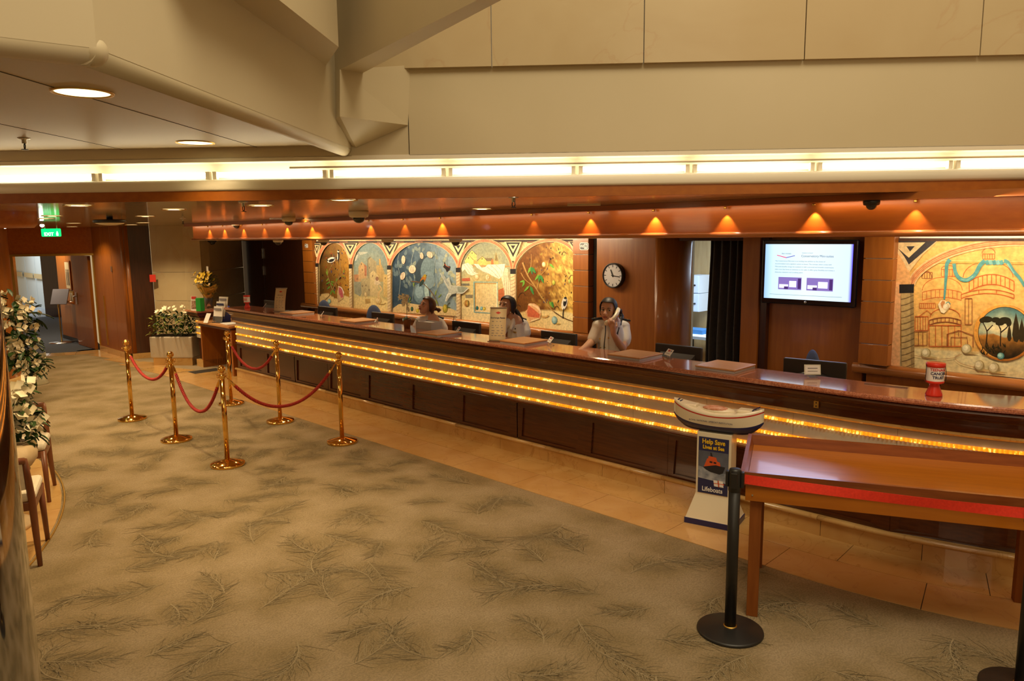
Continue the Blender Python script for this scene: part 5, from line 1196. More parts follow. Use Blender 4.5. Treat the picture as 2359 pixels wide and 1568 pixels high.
MB().lathe([(.03, 0), (.03, -.03), (.15, -.035), (.155, -.05), (.15, -.065), (.12, -.07)], n=36).build('rim', dark, t); MB().sph((0, 0, -.062), (.14, .14, .03), 28, 8).build('cover', cream_plastic, t)
q = atD(118, 536, 10.0); t = thing('exit_sign', 'hanging green illuminated EXIT sign', 'sign', (q.x, q.y, q.z), math.radians(45))
m = MB(); MB().bx(-.13, .13, -.012, .012, -.05, .055).build('panel', green_sign, t, .01)
text('lettering', 'EXIT', .062, sign_white, t, Matrix.Translation((-.025, -.0135, -.02))@Matrix.Rotation(PI/2, 4, 'X'), bold=.001); MB().bx(.075, .10, -.0145, -.012, -.04, .0).sph((.0875, -.013, .012), (.008, .002, .008), 10, 6).build('running_figure', sign_white, t)
MB().cyl((-.08, 0, .05), (-.08, 0, 2.395-q.z), .006, n=8).build('hanger', steel, t); MB().cyl((.08, 0, .05), (.08, 0, 2.395-q.z), .006, n=8).build('hanger', steel, t)
def sprinkler(label, p):
    t = thing('sprinkler', label, 'sprinkler', p, 0, 'ceiling sprinklers')
    MB().lathe([(0, 0), (.032, 0), (.030, -.006), (.012, -.008), (.012, -.03), (0, -.03)], n=16).build('rose', steel, t); MB().tube([(-.010, 0, -.03), (-.014, 0, -.045), (-.004, 0, -.06)], .003, 6).tube([(.010, 0, -.03), (.014, 0, -.045), (.004, 0, -.06)], .003, 6).build('frame_arm', dark, t); MB().lathe([(0, -.06), (.018, -.06), (.018, -.063), (0, -.064)], n=16).build('deflector', dark, t)
sprinkler('dark sprinkler head under the low ceiling at far left', atZ(55, 318, 2.72))
for x, y, l in ((560, 465, 'sprinkler on the plank ceiling near the fascia'), (67, 507, 'sprinkler on the plank ceiling left of the exit sign'), (1183, 454, 'dark sprinkler at the edge of the fascia in the middle'), (421, 503, 'thin sprinkler on the plank ceiling before the pier')): sprinkler(l, atZ(x, y, 2.395))
q = atZ(665, 503, 2.395); solo('ceiling_vent', MB().box((0, 0, -.006), (.42, .05, .012)), steel, 'slim bluish metal vent strip beside the second dome camera', 'vent', (q.x+.05, q.y-.05, 2.395), .725)
q = atZ(600, 505, 2.395); q = atZ(1345, 471, 2.395); solo('ceiling_vent', MB().box((0, 0, -.005), (.26, .05, .01)), cream_plastic, 'pale vent strip on the ceiling above the soffit centre', 'vent', (q.x, q.y, 2.395), .725)
q = atZ(5, 487, 2.395); t = thing('ceiling_ring', 'round timber ring light on the ceiling at far left', 'lamp', (q.x-.1, q.y-.1, 2.395)); MB().lathe([(.36, 0), (.36, -.10), (.33, -.13), (.26, -.13), (.24, -.09), (.24, 0)], n=48).build('ring', cherry_h, t); MB().lathe([(0, -.02), (.24, -.02)], n=32).build('inner_disc', cream_ceiling, t)
for x, y, d, l in ((11, 521, 7.3, 'bright bare spot bulb below the timber ring'), (97, 519, 9.3, 'bright bare spot bulb beside the exit sign')):
    q = atD(x, y, d); t = thing('spot_bulb', l, 'lamp', (q.x, q.y, 2.395)); MB().cyl((0, 0, 0), (0, 0, q.z-2.395+.03), .008, n=8).cyl((0, 0, q.z-2.395+.04), (0, 0, q.z-2.395+.01), .02, .026, n=12).build('holder', steel, t); MB().sph((0, 0, q.z-2.395), .022, 14, 10).build('bulb', bulb_hot, t)
# ================================================================== PAINTED MURALS
paint_m = bpy.data.materials.new('mural_paint'); paint_m.use_nodes = True
def _pm():
    nt = paint_m.node_tree; N = nt.nodes; L = nt.links; b = N['Principled BSDF']; b.inputs['Roughness'].default_value = .55; b.inputs['Specular IOR Level'].default_value = .25
    at = N.new('ShaderNodeAttribute'); at.attribute_name = 'Col'; tc = N.new('ShaderNodeTexCoord')
    n = N.new('ShaderNodeTexNoise'); n.inputs['Scale'].default_value = 34; n.inputs['Detail'].default_value = 5; L.new(tc.outputs['Object'], n.inputs['Vector'])
    r = N.new('ShaderNodeValToRGB'); r.color_ramp.elements[0].position = .3; r.color_ramp.elements[0].color = (.74, .74, .74, 1); r.color_ramp.elements[1].position = .7; r.color_ramp.elements[1].color = (1.1, 1.1, 1.1, 1)
    L.new(n.outputs['Fac'], r.inputs['Fac']); m = N.new('ShaderNodeMix'); m.data_type = 'RGBA'; m.blend_type = 'MULTIPLY'; m.inputs['Factor'].default_value = 1
    L.new(at.outputs['Color'], m.inputs[6]); L.new(r.outputs[0], m.inputs[7]); L.new(m.outputs[2], b.inputs['Base Color'])
_pm(); MATS['mural_paint'] = paint_m
def lerpc(a, b, t): t = min(max(t, 0), 1); return tuple(a[i]+(b[i]-a[i])*t for i in range(3))
class Paint:
    "flat painted shapes given where they are seen on the wall plane, laid one over the other like coats of paint"
    def __init__(s, yw): s.yw = yw; s.v = []; s.f = []; s.c = []; s.lay = 0; s.T = None; s.k = 0
    def crop(s, ox, oy, k): s.T = (ox, oy, k)
    def P(s, x, y):
        ox, oy, k = s.T; w = atY(ox+x/k, oy+y/k, s.yw); return (w.x, s.yw-.0004-s.lay*.00006, w.z)
    def poly(s, pts, col, up=1):
        s.lay += up; o = len(s.v); s.v += [s.P(*p) for p in pts]; s.f.append(tuple(range(o, len(s.v)))); c = S(*col); s.c.append([c]*len(pts))
    def grid(s, f, nu, nv, cf):
        "f(u,v) -> point; cf(x,y,u,v) -> colour"
        s.lay += 1; o = len(s.v); cs = []
        for j in range(nv+1):
            for i in range(nu+1):
                p = f(i/nu, j/nv); s.v.append(s.P(*p)); cs.append(S(*cf(p[0], p[1], i/nu, j/nv)))
        for j in range(nv):
            for i in range(nu):
                q = (j*(nu+1)+i, j*(nu+1)+i+1, (j+1)*(nu+1)+i+1, (j+1)*(nu+1)+i); s.f.append(tuple(o+k for k in q)); s.c.append([cs[k] for k in q])
    def ell(s, cx, cy, rx, ry, col, rot=0, n=22, up=1):
        c, d = math.cos(rot), math.sin(rot); s.poly([(cx+rx*math.cos(a)*c-ry*math.sin(a)*d, cy+rx*math.cos(a)*d+ry*math.sin(a)*c) for a in [2*PI*k/n for k in range(n)]], col, up)
    def ball(s, cx, cy, rx, ry, dk, lt, rot=0):
        s.ell(cx, cy, rx, ry, dk, rot); s.ell(cx-rx*.12, cy-ry*.1, rx*.82, ry*.84, lerpc(dk, lt, .55), rot); s.ell(cx-rx*.25, cy-ry*.22, rx*.5, ry*.52, lt, rot)
    def strk(s, pts, w, col, w1=None, smooth=True, up=1):
        if smooth and len(pts) > 2:
            q = []; n = len(pts)
            for i in range(n-1):
                p0, p1, p2, p3 = pts[max(i-1, 0)], pts[i], pts[i+1], pts[min(i+2, n-1)]
                for t in (0, .25, .5, .75): q.append(tuple(.5*((2*p1[k])+(-p0[k]+p2[k])*t+(2*p0[k]-5*p1[k]+4*p2[k]-p3[k])*t*t+(-p0[k]+3*p1[k]-3*p2[k]+p3[k])*t**3) for k in (0, 1)))
            pts = q+[pts[-1]]
        w1 = w if w1 is None else w1; L_, R_ = [], []; n = len(pts)
        for i, p in enumerate(pts):
            a, b = pts[max(i-1, 0)], pts[min(i+1, n-1)]; dx, dy = b[0]-a[0], b[1]-a[1]; l = math.hypot(dx, dy) or 1; ww = (w+(w1-w)*i/(n-1))/2
            L_.append((p[0]-dy/l*ww, p[1]+dx/l*ww)); R_.append((p[0]+dy/l*ww, p[1]-dx/l*ww))
        s.lay += up; c = S(*col)
        for i in range(n-1):
            o = len(s.v); s.v += [s.P(*L_[i]), s.P(*L_[i+1]), s.P(*R_[i+1]), s.P(*R_[i])]; s.f.append((o, o+1, o+2, o+3)); s.c.append([c]*4)
    def leaf(s, x, y, L, w, a, col, up=1):
        c, d = math.cos(a), math.sin(a); R = lambda u, v: (x+u*c-v*d, y+u*d+v*c)
        s.poly([R(0, 0), R(L*.3, -w), R(L*.7, -w*.7), R(L, 0), R(L*.7, w*.7), R(L*.3, w)], col, up)
    def build(s, name, par):
        me = bpy.data.meshes.new(name); me.from_pydata(s.v, [], s.f); ca = me.color_attributes.new('Col', 'FLOAT_COLOR', 'CORNER')
        flatc = np.array([c for f in s.c for c in f], dtype=np.float32); ca.data.foreach_set('color', flatc.ravel()); me.materials.append(paint_m)
        bm = bmesh.new(); bm.from_mesh(me)
        for f in bm.faces:
            if f.normal.y > 0: f.normal_flip()
        bm.to_mesh(me); bm.free()
        o = bpy.data.objects.new(name, me); COL.objects.link(o); o.parent = par; o.matrix_parent_inverse = Matrix.Translation(-Vector(par.location)); return o
def vnoise(x, y, seed=0):
    def h(i, j): return (math.sin(i*127.1+j*311.7+seed*74.7)*43758.5453) % 1
    i, j = math.floor(x), math.floor(y); u, v = x-i, y-j; u, v = u*u*(3-2*u), v*v*(3-2*v)
    return (h(i, j)*(1-u)+h(i+1, j)*u)*(1-v)+(h(i, j+1)*(1-u)+h(i+1, j+1)*u)*v
def archf(xl, xr, ysl, ysr, yt, ybl, ybr, sh=.62):
    def f(u, v):
        x = xl+(xr-xl)*u; t = 2*u-1; top = (ysl+(ysr-ysl)*u)-((ysl+ysr)/2-yt)*max(0, 1-abs(t)**2.1)**sh; bot = ybl+(ybr-ybl)*u; return (x, top+(bot-top)*v)
    return f
def archring(pt, xl, xr, ysl, ysr, yt, w, cols):
    f = archf(xl, xr, ysl, ysr, yt, 0, 0); pts = [(xl, ysl)]+[f(.5-.5*math.cos(PI*k/26), 0) for k in range(1, 26)]+[(xr, ysr)]
    for k, (ww, c) in enumerate(cols): pt.strk(pts, w*ww, c, smooth=False)
    for k in (-.28, 0, .28):
        q = [(x, y+k*w*.9 if 0 < i < 26 else y) for i, (x, y) in enumerate(pts)]; pt.strk(q, w*.06, (170, 80, 50), smooth=False)
def twist(pt, xl, xr, y0, y1, n, base, shade):
    pt.poly([(xl, y0), (xr, y0), (xr+(y1-y0)*.012, y1), (xl+(y1-y0)*.012, y1)], base); h = (y1-y0)/n; w = xr-xl
    pt.strk([(xr-w*.14, y0), (xr-w*.14+(y1-y0)*.012, y1)], w*.28, lerpc(base, shade, .45), smooth=False)
    for k in range(n):
        y = y0+h*(k+.75); d = (y-y0)*.012; pt.strk([(xl+d, y+h*.30), (xl+w*.4+d, y+h*.12), (xr+d, y-h*.40)], h*.17, shade, up=1)
def spandrel(pt, cx, yt, w, h, dk=(42, 36, 34), lt=(224, 200, 150)):
    pt.poly([(cx-w*1.1, yt), (cx+w*1.1, yt), (cx+w*.2, yt+h*1.25), (cx-w*.2, yt+h*1.25)], lt); pt.poly([(cx-w*.9, yt+h*.04), (cx+w*.9, yt+h*.04), (cx, yt+h)], dk)
    pt.poly([(cx-w*.62, yt+h*.15), (cx+w*.62, yt+h*.15), (cx, yt+h*.74)], lt); pt.poly([(cx-w*.30, yt+h*.24), (cx+w*.30, yt+h*.24), (cx, yt+h*.50)], dk)
YW = 7.20
mur = thing('mural', 'long five arch trompe l\'oeil mural of birds, shells and houses behind the desk', 'mural', (-8.97, YW, .95))
a, b = atY(731, 600, YW), atY(1330, 600, YW); wpart(MB().bx(a.x, b.x, YW, 7.24, .955, 2.135), 'board', paper, mur)
pt = Paint(YW); rnd = random.Random(5); pt.crop(700, 540, 5.8975)
pt.poly([(180, 60), (3715, 60), (3715, 1345), (2800, 1260), (190, 950)], (222, 196, 142))
# bay one: gold tapestry with birds and branch
f = archf(215, 635, 345, 350, 105, 938, 992)
pt.grid(f, 34, 40, lambda x, y, u, v: lerpc(lerpc((58, 38, 14), (196, 142, 52), u*.9+.25*vnoise(x/60, y/60)), (120, 60, 22), .5*(vnoise(x/17, y/22, 3) > .78)) if v < .84-.04*math.sin(u*9) else lerpc((214, 184, 124), (238, 214, 150), u))
for _ in range(60):
    x, y = rnd.uniform(250, 620), rnd.uniform(150, 760)
    if f((x-215)/420, 0)[1]+20 < y: pt.ell(x, y, rnd.uniform(3, 9), rnd.uniform(8, 22), rnd.choice([(40, 26, 14), (60, 40, 20), (150, 60, 30), (70, 64, 90), (110, 110, 40)]), rnd.uniform(-.6, .6), 8)
pt.lay += 1
for p in ([(250, 918), (340, 840), (395, 740), (455, 620), (498, 500), (490, 330), (505, 180)], [(388, 745), (340, 600), (328, 530), (388, 400)], [(470, 600), (520, 540), (540, 505)]): pt.strk(p, 11, (150, 120, 76), 6)
for x, y, L, w, a in ((330, 560, 70, 9, -2.0), (325, 540, 80, 9, -1.7), (340, 590, 60, 9, 2.2), (360, 640, 70, 9, 2.6), (365, 635, 60, 8, .3), (370, 650, 60, 9, 1.0), (440, 640, 55, 8, -1.3), (360, 700, 60, 10, 2.3), (385, 750, 75, 11, .9), (380, 760, 60, 9, 1.8), (520, 560, 50, 7, .4), (540, 520, 50, 7, -1.2)): pt.leaf(x, y, L, w, a, (112+rnd.randint(-20, 20), 150, 52))
pt.ell(375, 345, 58, 36, (232, 226, 214), -.35); pt.ell(378, 352, 40, 20, (34, 32, 34), -.35); pt.poly([(405, 330), (440, 300), (425, 345)], (120, 116, 112)); pt.ell(325, 352, 12, 12, (70, 66, 62))
pt.ell(470, 285, 16, 72, (26, 24, 24)); pt.ell(462, 300, 7, 44, (226, 220, 206)); pt.ell(470, 228, 14, 16, (226, 222, 210)); pt.ell(473, 216, 11, 10, (26, 24, 24)); pt.poly([(466, 330), (476, 330), (474, 420)], (26, 24, 24))
pt.poly([(470, 700), (520, 720), (548, 800), (540, 870), (510, 890), (465, 915), (455, 800)], (206, 170, 120)); pt.poly([(480, 712), (525, 740), (540, 850), (512, 860), (475, 790)], (190, 96, 100)); pt.strk([(470, 705), (515, 725), (548, 800)], 12, (228, 214, 196))
pt.ball(348, 905, 22, 33, (110, 160, 156), (190, 222, 214))
# bay two: dusty town with a dove
pt.lay += 2; f = archf(680, 1160, 400, 418, 108, 996, 1046)
pt.grid(f, 30, 30, lambda x, y, u, v: lerpc(lerpc((122, 140, 138), (178, 170, 130), v*1.3+.3*(vnoise(x/40, y/40)-.5)), (222, 196, 124), (v-.5)*2.2) if v < .83 else lerpc((226, 200, 136), (240, 218, 150), u))
for q, c in (([(745, 440), (788, 368), (858, 430), (858, 640), (745, 640)], (196, 160, 112)), ([(825, 400), (858, 430), (858, 560), (830, 560)], (170, 110, 80)), ([(868, 330), (905, 298), (990, 372), (990, 640), (868, 640)], (164, 150, 116)), ([(990, 420), (1060, 410), (1100, 520), (1100, 640), (990, 640)], (190, 160, 104)), ([(1025, 330), (1045, 330), (1050, 410), (1028, 410)], (206, 164, 92)),
             ([(685, 545), (745, 540), (745, 660), (690, 660)], (180, 128, 88)), ([(900, 530), (950, 486), (1015, 560), (1015, 840), (905, 840)], (206, 184, 134)), ([(1085, 540), (1150, 545), (1155, 850), (1085, 850)], (216, 184, 116)), ([(690, 640), (780, 640), (790, 800), (770, 840), (695, 800)], (146, 146, 126)), ([(780, 600), (905, 590), (905, 840), (790, 840)], (176, 160, 120)), ([(868, 330), (905, 298), (915, 306), (880, 345), (880, 560), (868, 560)], (120, 112, 90))): pt.poly(q, c)
for x, y in ((785, 402), (895, 450), (800, 480), (940, 560), (1110, 590), (800, 700), (850, 690), (730, 600), (890, 750)): pt.poly([(x-5, y-12), (x+5, y-12), (x+5, y+14), (x-5, y+14)], (106, 88, 66))
pt.lay += 1
pt.poly([(640, 150), (690, 160), (760, 270), (770, 300), (705, 340), (690, 320), (720, 270)], (150, 156, 146)); pt.poly([(740, 235), (880, 238), (850, 256), (770, 280)], (176, 176, 160)); pt.poly([(705, 280), (745, 270), (720, 350), (690, 365)], (196, 196, 180))
pt.poly([(838, 872), (906, 872), (910, 930), (840, 942)], (190, 156, 94)); pt.poly([(838, 872), (868, 866), (925, 868), (906, 874)], (226, 202, 138)); pt.ball(846, 816, 19, 37, (176, 146, 92), (232, 210, 158))
pt.ball(1018, 900, 47, 48, (206, 170, 104), (232, 208, 152)); pt.strk([(1018, 880), (1026, 790), (1060, 740), (1030, 690)], 26, (222, 188, 130), 14); pt.poly([(975, 580), (1010, 575), (1030, 640), (1050, 665), (1000, 690), (960, 670)], (216, 196, 160)); pt.ell(1000, 600, 22, 30, (150, 112, 88)); pt.strk([(1000, 940), (1080, 950), (1120, 930)], 14, (186, 152, 86))
# bay three: night blue leaves with butterflies
pt.lay += 2; f = archf(1208, 2100, 420, 455, 106, 1052, 1108)
pt.grid(f, 50, 34, lambda x, y, u, v: lerpc(lerpc((48, 70, 90), (140, 160, 168), (u-.18)*1.5+.35*(vnoise(x/45, y/45)-.5)), (200, 196, 170), max(0, v-.8)*2))
for _ in range(74):
    x, y = rnd.uniform(1225, 2080), rnd.uniform(150, 880); u = (x-1208)/892
    if f(u, 0)[1]+28 < y: pt.leaf(x, y, rnd.uniform(60, 105), rnd.uniform(16, 26), rnd.uniform(-2.0, -1.1) if rnd.random() < .7 else rnd.uniform(.8, 2.2), lerpc((92, 112, 122), (186, 186, 150), u*.8+rnd.uniform(-.15, .3)))
pt.lay += 1
for x in (1290, 1480, 1800, 1960): pt.strk([(x, 900), (x+30, 600), (x-10, 380), (x+30, 200)], 5, (150, 164, 160))
pt.ell(1650, 500, 135, 210, (52, 68, 80), .1); pt.ell(1690, 480, 95, 180, (112, 134, 142), .1); pt.ell(1700, 620, 90, 120, (126, 148, 156))
for x, y, rx, ry, a in ((1362, 345, 28, 62, .0), (1483, 473, 52, 60, .1), (1355, 565, 34, 58, .3), (1612, 290, 26, 48, -.1), (1722, 277, 40, 52, -.6)):
    pt.ell(x, y, rx, ry, (70, 46, 40), a); pt.ell(x-2, y-3, rx*.92, ry*.92, (226, 206, 176), a)
    for k in (-.5, 0, .5): pt.strk([(x+k*rx-8, y-ry*.7), (x+k*rx*.6, y+ry*.7)], 4, (150, 110, 84), smooth=False)
pt.poly([(1918, 365), (1945, 420), (1960, 430), (2000, 430), (1990, 480), (1950, 510), (1935, 470), (1900, 440), (1915, 415)], (36, 24, 24)); pt.strk([(1925, 400), (1945, 425), (1990, 445)], 8, (176, 74, 34))
pt.ball(1605, 815, 108, 165, (74, 98, 110), (142, 168, 178)); pt.ell(1680, 790, 30, 120, (170, 196, 194), -.1)
pt.strk([(1470, 635), (1560, 645), (1660, 690), (1790, 850), (1870, 1060)], 13, (120, 88, 58), 8)
for x, y, L, w, a in ((1790, 830, 90, 9, -1.3), (1830, 860, 80, 9, -.8), (1800, 880, 80, 9, 1.2), (1850, 1000, 80, 9, 1.3), (1490, 650, 60, 7, 1.2), (1510, 650, 60, 8, 1.8), (1440, 900, 60, 9, -1.2), (1400, 950, 90, 8, -.6)): pt.leaf(x, y, L, w, a, (128, 150, 62))
pt.ell(1632, 610, 30, 72, (176, 112, 36), .5); pt.ell(1612, 655, 24, 52, (40, 62, 60), .55); pt.ell(1655, 560, 22, 20, (176, 150, 44)); pt.poly([(1672, 552), (1690, 548), (1672, 566)], (24, 20, 18)); pt.poly([(1590, 680), (1610, 690), (1570, 715)], (30, 46, 50))
pt.poly([(1218, 1052), (1222, 1000), (1300, 945), (1430, 930), (1560, 950), (1760, 960), (1960, 985), (2098, 1040), (2100, 1108)], (222, 196, 140)); pt.ball(1480, 1010, 18, 32, (34, 56, 44), (70, 110, 80)); pt.ball(1556, 1035, 22, 28, (160, 140, 30), (226, 204, 70))
pt.ball(1932, 1005, 36, 60, (120, 110, 30), (206, 186, 70)); pt.strk([(1955, 1000), (1970, 945), (2000, 925)], 10, (66, 66, 36)); pt.leaf(1955, 985, 60, 10, .2, (90, 106, 50))
# bay four: white curtain, frame and houses
pt.crop(1040, 540, 6.533); pt.lay += 2; f = archf(165, 908, 465, 500, 112, 1276, 1368)
pt.grid(f, 40, 34, lambda x, y, u, v: lerpc(lerpc((146, 152, 128), (214, 192, 126), v*1.6+.25*(vnoise(x/50, y/50)-.5)), (232, 206, 142), (v-.35)*2) if v < .79 else lerpc((236, 214, 156), (250, 234, 180), u))
for q, c in (([(245, 320), (322, 236), (392, 300), (395, 450), (250, 450)], (228, 204, 120)), ([(215, 380), (272, 305), (345, 380), (345, 450), (222, 450)], (236, 212, 126)), ([(345, 380), (405, 410), (405, 450), (345, 450)], (204, 164, 92)), ([(405, 390), (480, 328), (540, 380), (540, 460), (410, 460)], (228, 200, 112)), ([(520, 355), (625, 352), (640, 400), (540, 400)], (132, 116, 86)), ([(540, 400), (640, 400), (640, 465), (540, 465)], (222, 186, 106)), ([(610, 390), (640, 360), (650, 460), (605, 450)], (196, 118, 70)), ([(650, 400), (684, 258), (720, 400), (718, 465), (645, 465)], (206, 180, 110)), ([(662, 390), (684, 262), (716, 400)], (140, 122, 80))): pt.poly(q, c)
for q in ([(245, 318), (322, 236), (392, 302)], [(215, 382), (272, 305), (345, 382)], [(405, 392), (480, 328), (540, 382)]): pt.strk(q, 7, (104, 78, 52), smooth=False)
for x, y in ((325, 280), (272, 350), (474, 362)): pt.poly([(x-5, y-12), (x+5, y-12), (x+5, y+14), (x-5, y+14)], (84, 60, 44))
pt.lay += 1; pt.strk([(165, 470), (905, 478)], 16, (196, 140, 84), smooth=False)
for q, c in (([(170, 660), (290, 650), (295, 700), (172, 700)], (190, 100, 70)), ([(165, 735), (285, 735), (290, 770), (165, 770)], (120, 116, 100)), ([(220, 905), (335, 905), (335, 955), (225, 955)], (140, 130, 106)), ([(720, 830), (800, 800), (880, 900), (880, 1000), (720, 1000)], (196, 110, 66)), ([(720, 560), (780, 560), (790, 680), (720, 690)], (206, 176, 112)), ([(165, 790), (215, 790), (215, 880), (165, 880)], (196, 160, 104))): pt.poly(q, c)
pt.poly([(760, 640), (830, 500), (865, 520), (870, 640), (905, 760), (915, 990), (820, 990), (800, 800)], (240, 224, 188))
for x in (800, 830, 858, 885): pt.strk([(x, 560), (x+14, 760), (x+10, 985)], 8, (206, 186, 146))
pt.poly([(175, 450), (260, 424), (330, 470), (350, 560), (420, 590), (325, 616), (260, 590), (215, 520), (180, 560), (162, 520)], (246, 238, 212)); pt.poly([(350, 440), (400, 500), (470, 545), (560, 578), (620, 615), (700, 652), (730, 668), (780, 620), (810, 520), (820, 440), (700, 450), (560, 450), (520, 490), (470, 500), (420, 445)], (248, 240, 216))
for q in ([(200, 450), (250, 520), (300, 600)], [(240, 440), (300, 520), (360, 590)], [(400, 450), (450, 530), (560, 590)], [(540, 480), (640, 560), (720, 650)], [(600, 460), (690, 540), (750, 640)], [(680, 455), (760, 530), (780, 600)], [(280, 440), (330, 500), (390, 580)]): pt.strk(q, 9, (206, 196, 166))
pt.ball(398, 638, 36, 48, (196, 160, 96), (246, 232, 192)); pt.ball(565, 650, 42, 56, (206, 170, 106), (248, 230, 186)); pt.strk([(565, 660), (548, 640), (570, 620), (590, 650), (560, 690)], 7, (170, 130, 74))
pt.poly([(345, 706), (712, 712), (714, 1196), (352, 1172)], (130, 176, 176)); pt.grid(lambda u, v: (362+u*334+v*4, 722+v*(436+u*24)), 14, 14, lambda x, y, u, v: lerpc((214, 182, 120), (250, 230, 176), u*.5+v*.3+.4*vnoise(x/40, y/40))); pt.poly([(362, 722), (696, 728), (682, 745), (376, 740)], (196, 156, 92)); pt.poly([(362, 722), (378, 740), (382, 1140), (366, 1158)], (166, 130, 74))
pt.poly([(690, 735), (706, 728), (708, 1190), (694, 1170)], (248, 240, 206))
pt.ball(402, 1105, 22, 30, (22, 60, 66), (60, 130, 130)); pt.ball(467, 1110, 22, 30, (70, 140, 156), (170, 214, 214)); pt.ball(508, 1115, 24, 28, (170, 140, 30), (240, 220, 100)); pt.ball(640, 1110, 28, 44, (206, 176, 120), (248, 234, 196))
pt.ball(248, 1035, 42, 52, (160, 110, 40), (222, 180, 90)); pt.strk([(240, 990), (232, 1035), (244, 1085)], 10, (140, 60, 36)); pt.strk([(262, 990), (272, 1035), (262, 1080)], 9, (76, 96, 56))
# bay five: gold wall, olive branch, shell
pt.lay += 2; f = archf(1000, 1888, 525, 335, 112, 1380, 1450)
pt.grid(f, 46, 40, lambda x, y, u, v: lerpc(lerpc((112, 66, 18), (250, 212, 110), (u-.30)*1.35+.7*(vnoise(x/50, y/50)-.5)+.35*(vnoise(x/14, y/14, 5)-.5)), (96, 56, 18), .35*(vnoise(x/20, y/20, 9) > .72)) if v < .80 else lerpc((224, 190, 124), (250, 232, 172), u))
for _ in range(70):
    x, y = rnd.uniform(1020, 1870), rnd.uniform(160, 1060)
    if f((x-1000)/888, 0)[1]+25 < y: pt.ell(x, y, rnd.uniform(4, 10), rnd.uniform(6, 26), rnd.choice([(76, 50, 20), (66, 58, 90), (60, 44, 24), (150, 140, 50), (120, 84, 40)]), rnd.uniform(-.6, .6), 8)
pt.lay += 1
for x, y, r in ((1720, 290, 44), (1840, 650, 60), (1090, 920, 70), (1030, 1090, 50), (1610, 1110, 50)): pt.strk([(x-r, y+r*.4), (x-r*.4, y-r*.6), (x+r*.3, y-r*.5), (x+r*.6, y)], 8, (60, 42, 20))
for p, w in (([(1090, 420), (1160, 600), (1270, 770), (1350, 900), (1440, 1030), (1550, 1150), (1700, 1250), (1865, 1310)], 22), ([(1065, 575), (1130, 680), (1270, 785)], 14), ([(1165, 600), (1215, 470), (1218, 290)], 11), ([(1310, 810), (1350, 640), (1370, 600), (1460, 500), (1490, 370)], 11), ([(1355, 640), (1358, 500)], 7)): pt.strk(p, w, (176, 136, 76), w*.5)
pt.strk([(1560, 1155), (1700, 1245), (1860, 1308)], 9, (70, 46, 26))
for x, y, L, w, a, c in ((1215, 485, 110, 18, 2.0, 0), (1220, 485, 125, 22, .95, 1), (1215, 490, 110, 16, 1.4, 1), (1340, 600, 110, 18, 2.2, 0), (1350, 600, 150, 22, 1.15, 1), (1340, 610, 110, 16, 1.6, 1), (1490, 435, 110, 18, .75, 0), (1120, 690, 80, 14, 2.8, 0), (1120, 695, 100, 15, 1.9, 0), (1190, 770, 120, 16, 2.3, 0), (1205, 770, 150, 22, 1.2, 1), (1490, 1000, 130, 20, 1.0, 0), (1530, 1000, 100, 15, 1.3, 1)): pt.leaf(x, y, L, w, a, (62, 128, 62) if c else (112, 166, 60))
pt.poly([(1495, 350), (1530, 360), (1510, 385)], (50, 30, 18)); pt.poly([(1540, 330), (1560, 350), (1540, 370)], (50, 30, 18)); pt.ball(1412, 450, 30, 42, (190, 150, 84), (246, 232, 190)); pt.ball(1558, 720, 22, 38, (150, 156, 60), (196, 196, 90)); pt.ball(1795, 700, 18, 32, (150, 160, 70), (206, 206, 110))
pt.poly([(1125, 1160), (1165, 1120), (1175, 1050), (1200, 1030), (1270, 1035), (1340, 1080), (1375, 1190), (1350, 1270), (1230, 1300), (1200, 1316), (1190, 1260), (1160, 1240)], (226, 170, 116)); pt.poly([(1175, 1060), (1260, 1120), (1350, 1200), (1340, 1250), (1230, 1240), (1170, 1230), (1160, 1170)], (206, 104, 66)); pt.strk([(1180, 1050), (1250, 1060), (1330, 1110), (1360, 1180)], 26, (240, 204, 158)); pt.poly([(1200, 1310), (1230, 1280), (1340, 1250), (1330, 1270), (1240, 1306)], (240, 214, 160))
pt.strk([(1370, 1230), (1440, 1240), (1480, 1210)], 20, (206, 160, 90)); pt.ball(1570, 1285, 42, 58, (110, 150, 150), (190, 222, 216)); pt.strk([(1600, 1340), (1660, 1340)], 18, (206, 176, 90))
pt.ell(1720, 1030, 42, 100, (240, 232, 214), .2); pt.ell(1730, 1020, 26, 60, (34, 30, 30), .2); pt.ell(1736, 955, 22, 22, (30, 28, 30)); pt.ell(1730, 985, 16, 20, (240, 232, 214)); pt.strk([(1712, 1110), (1700, 1180), (1702, 1262)], 14, (30, 26, 26)); pt.strk([(1750, 1050), (1730, 1110)], 8, (226, 216, 196))
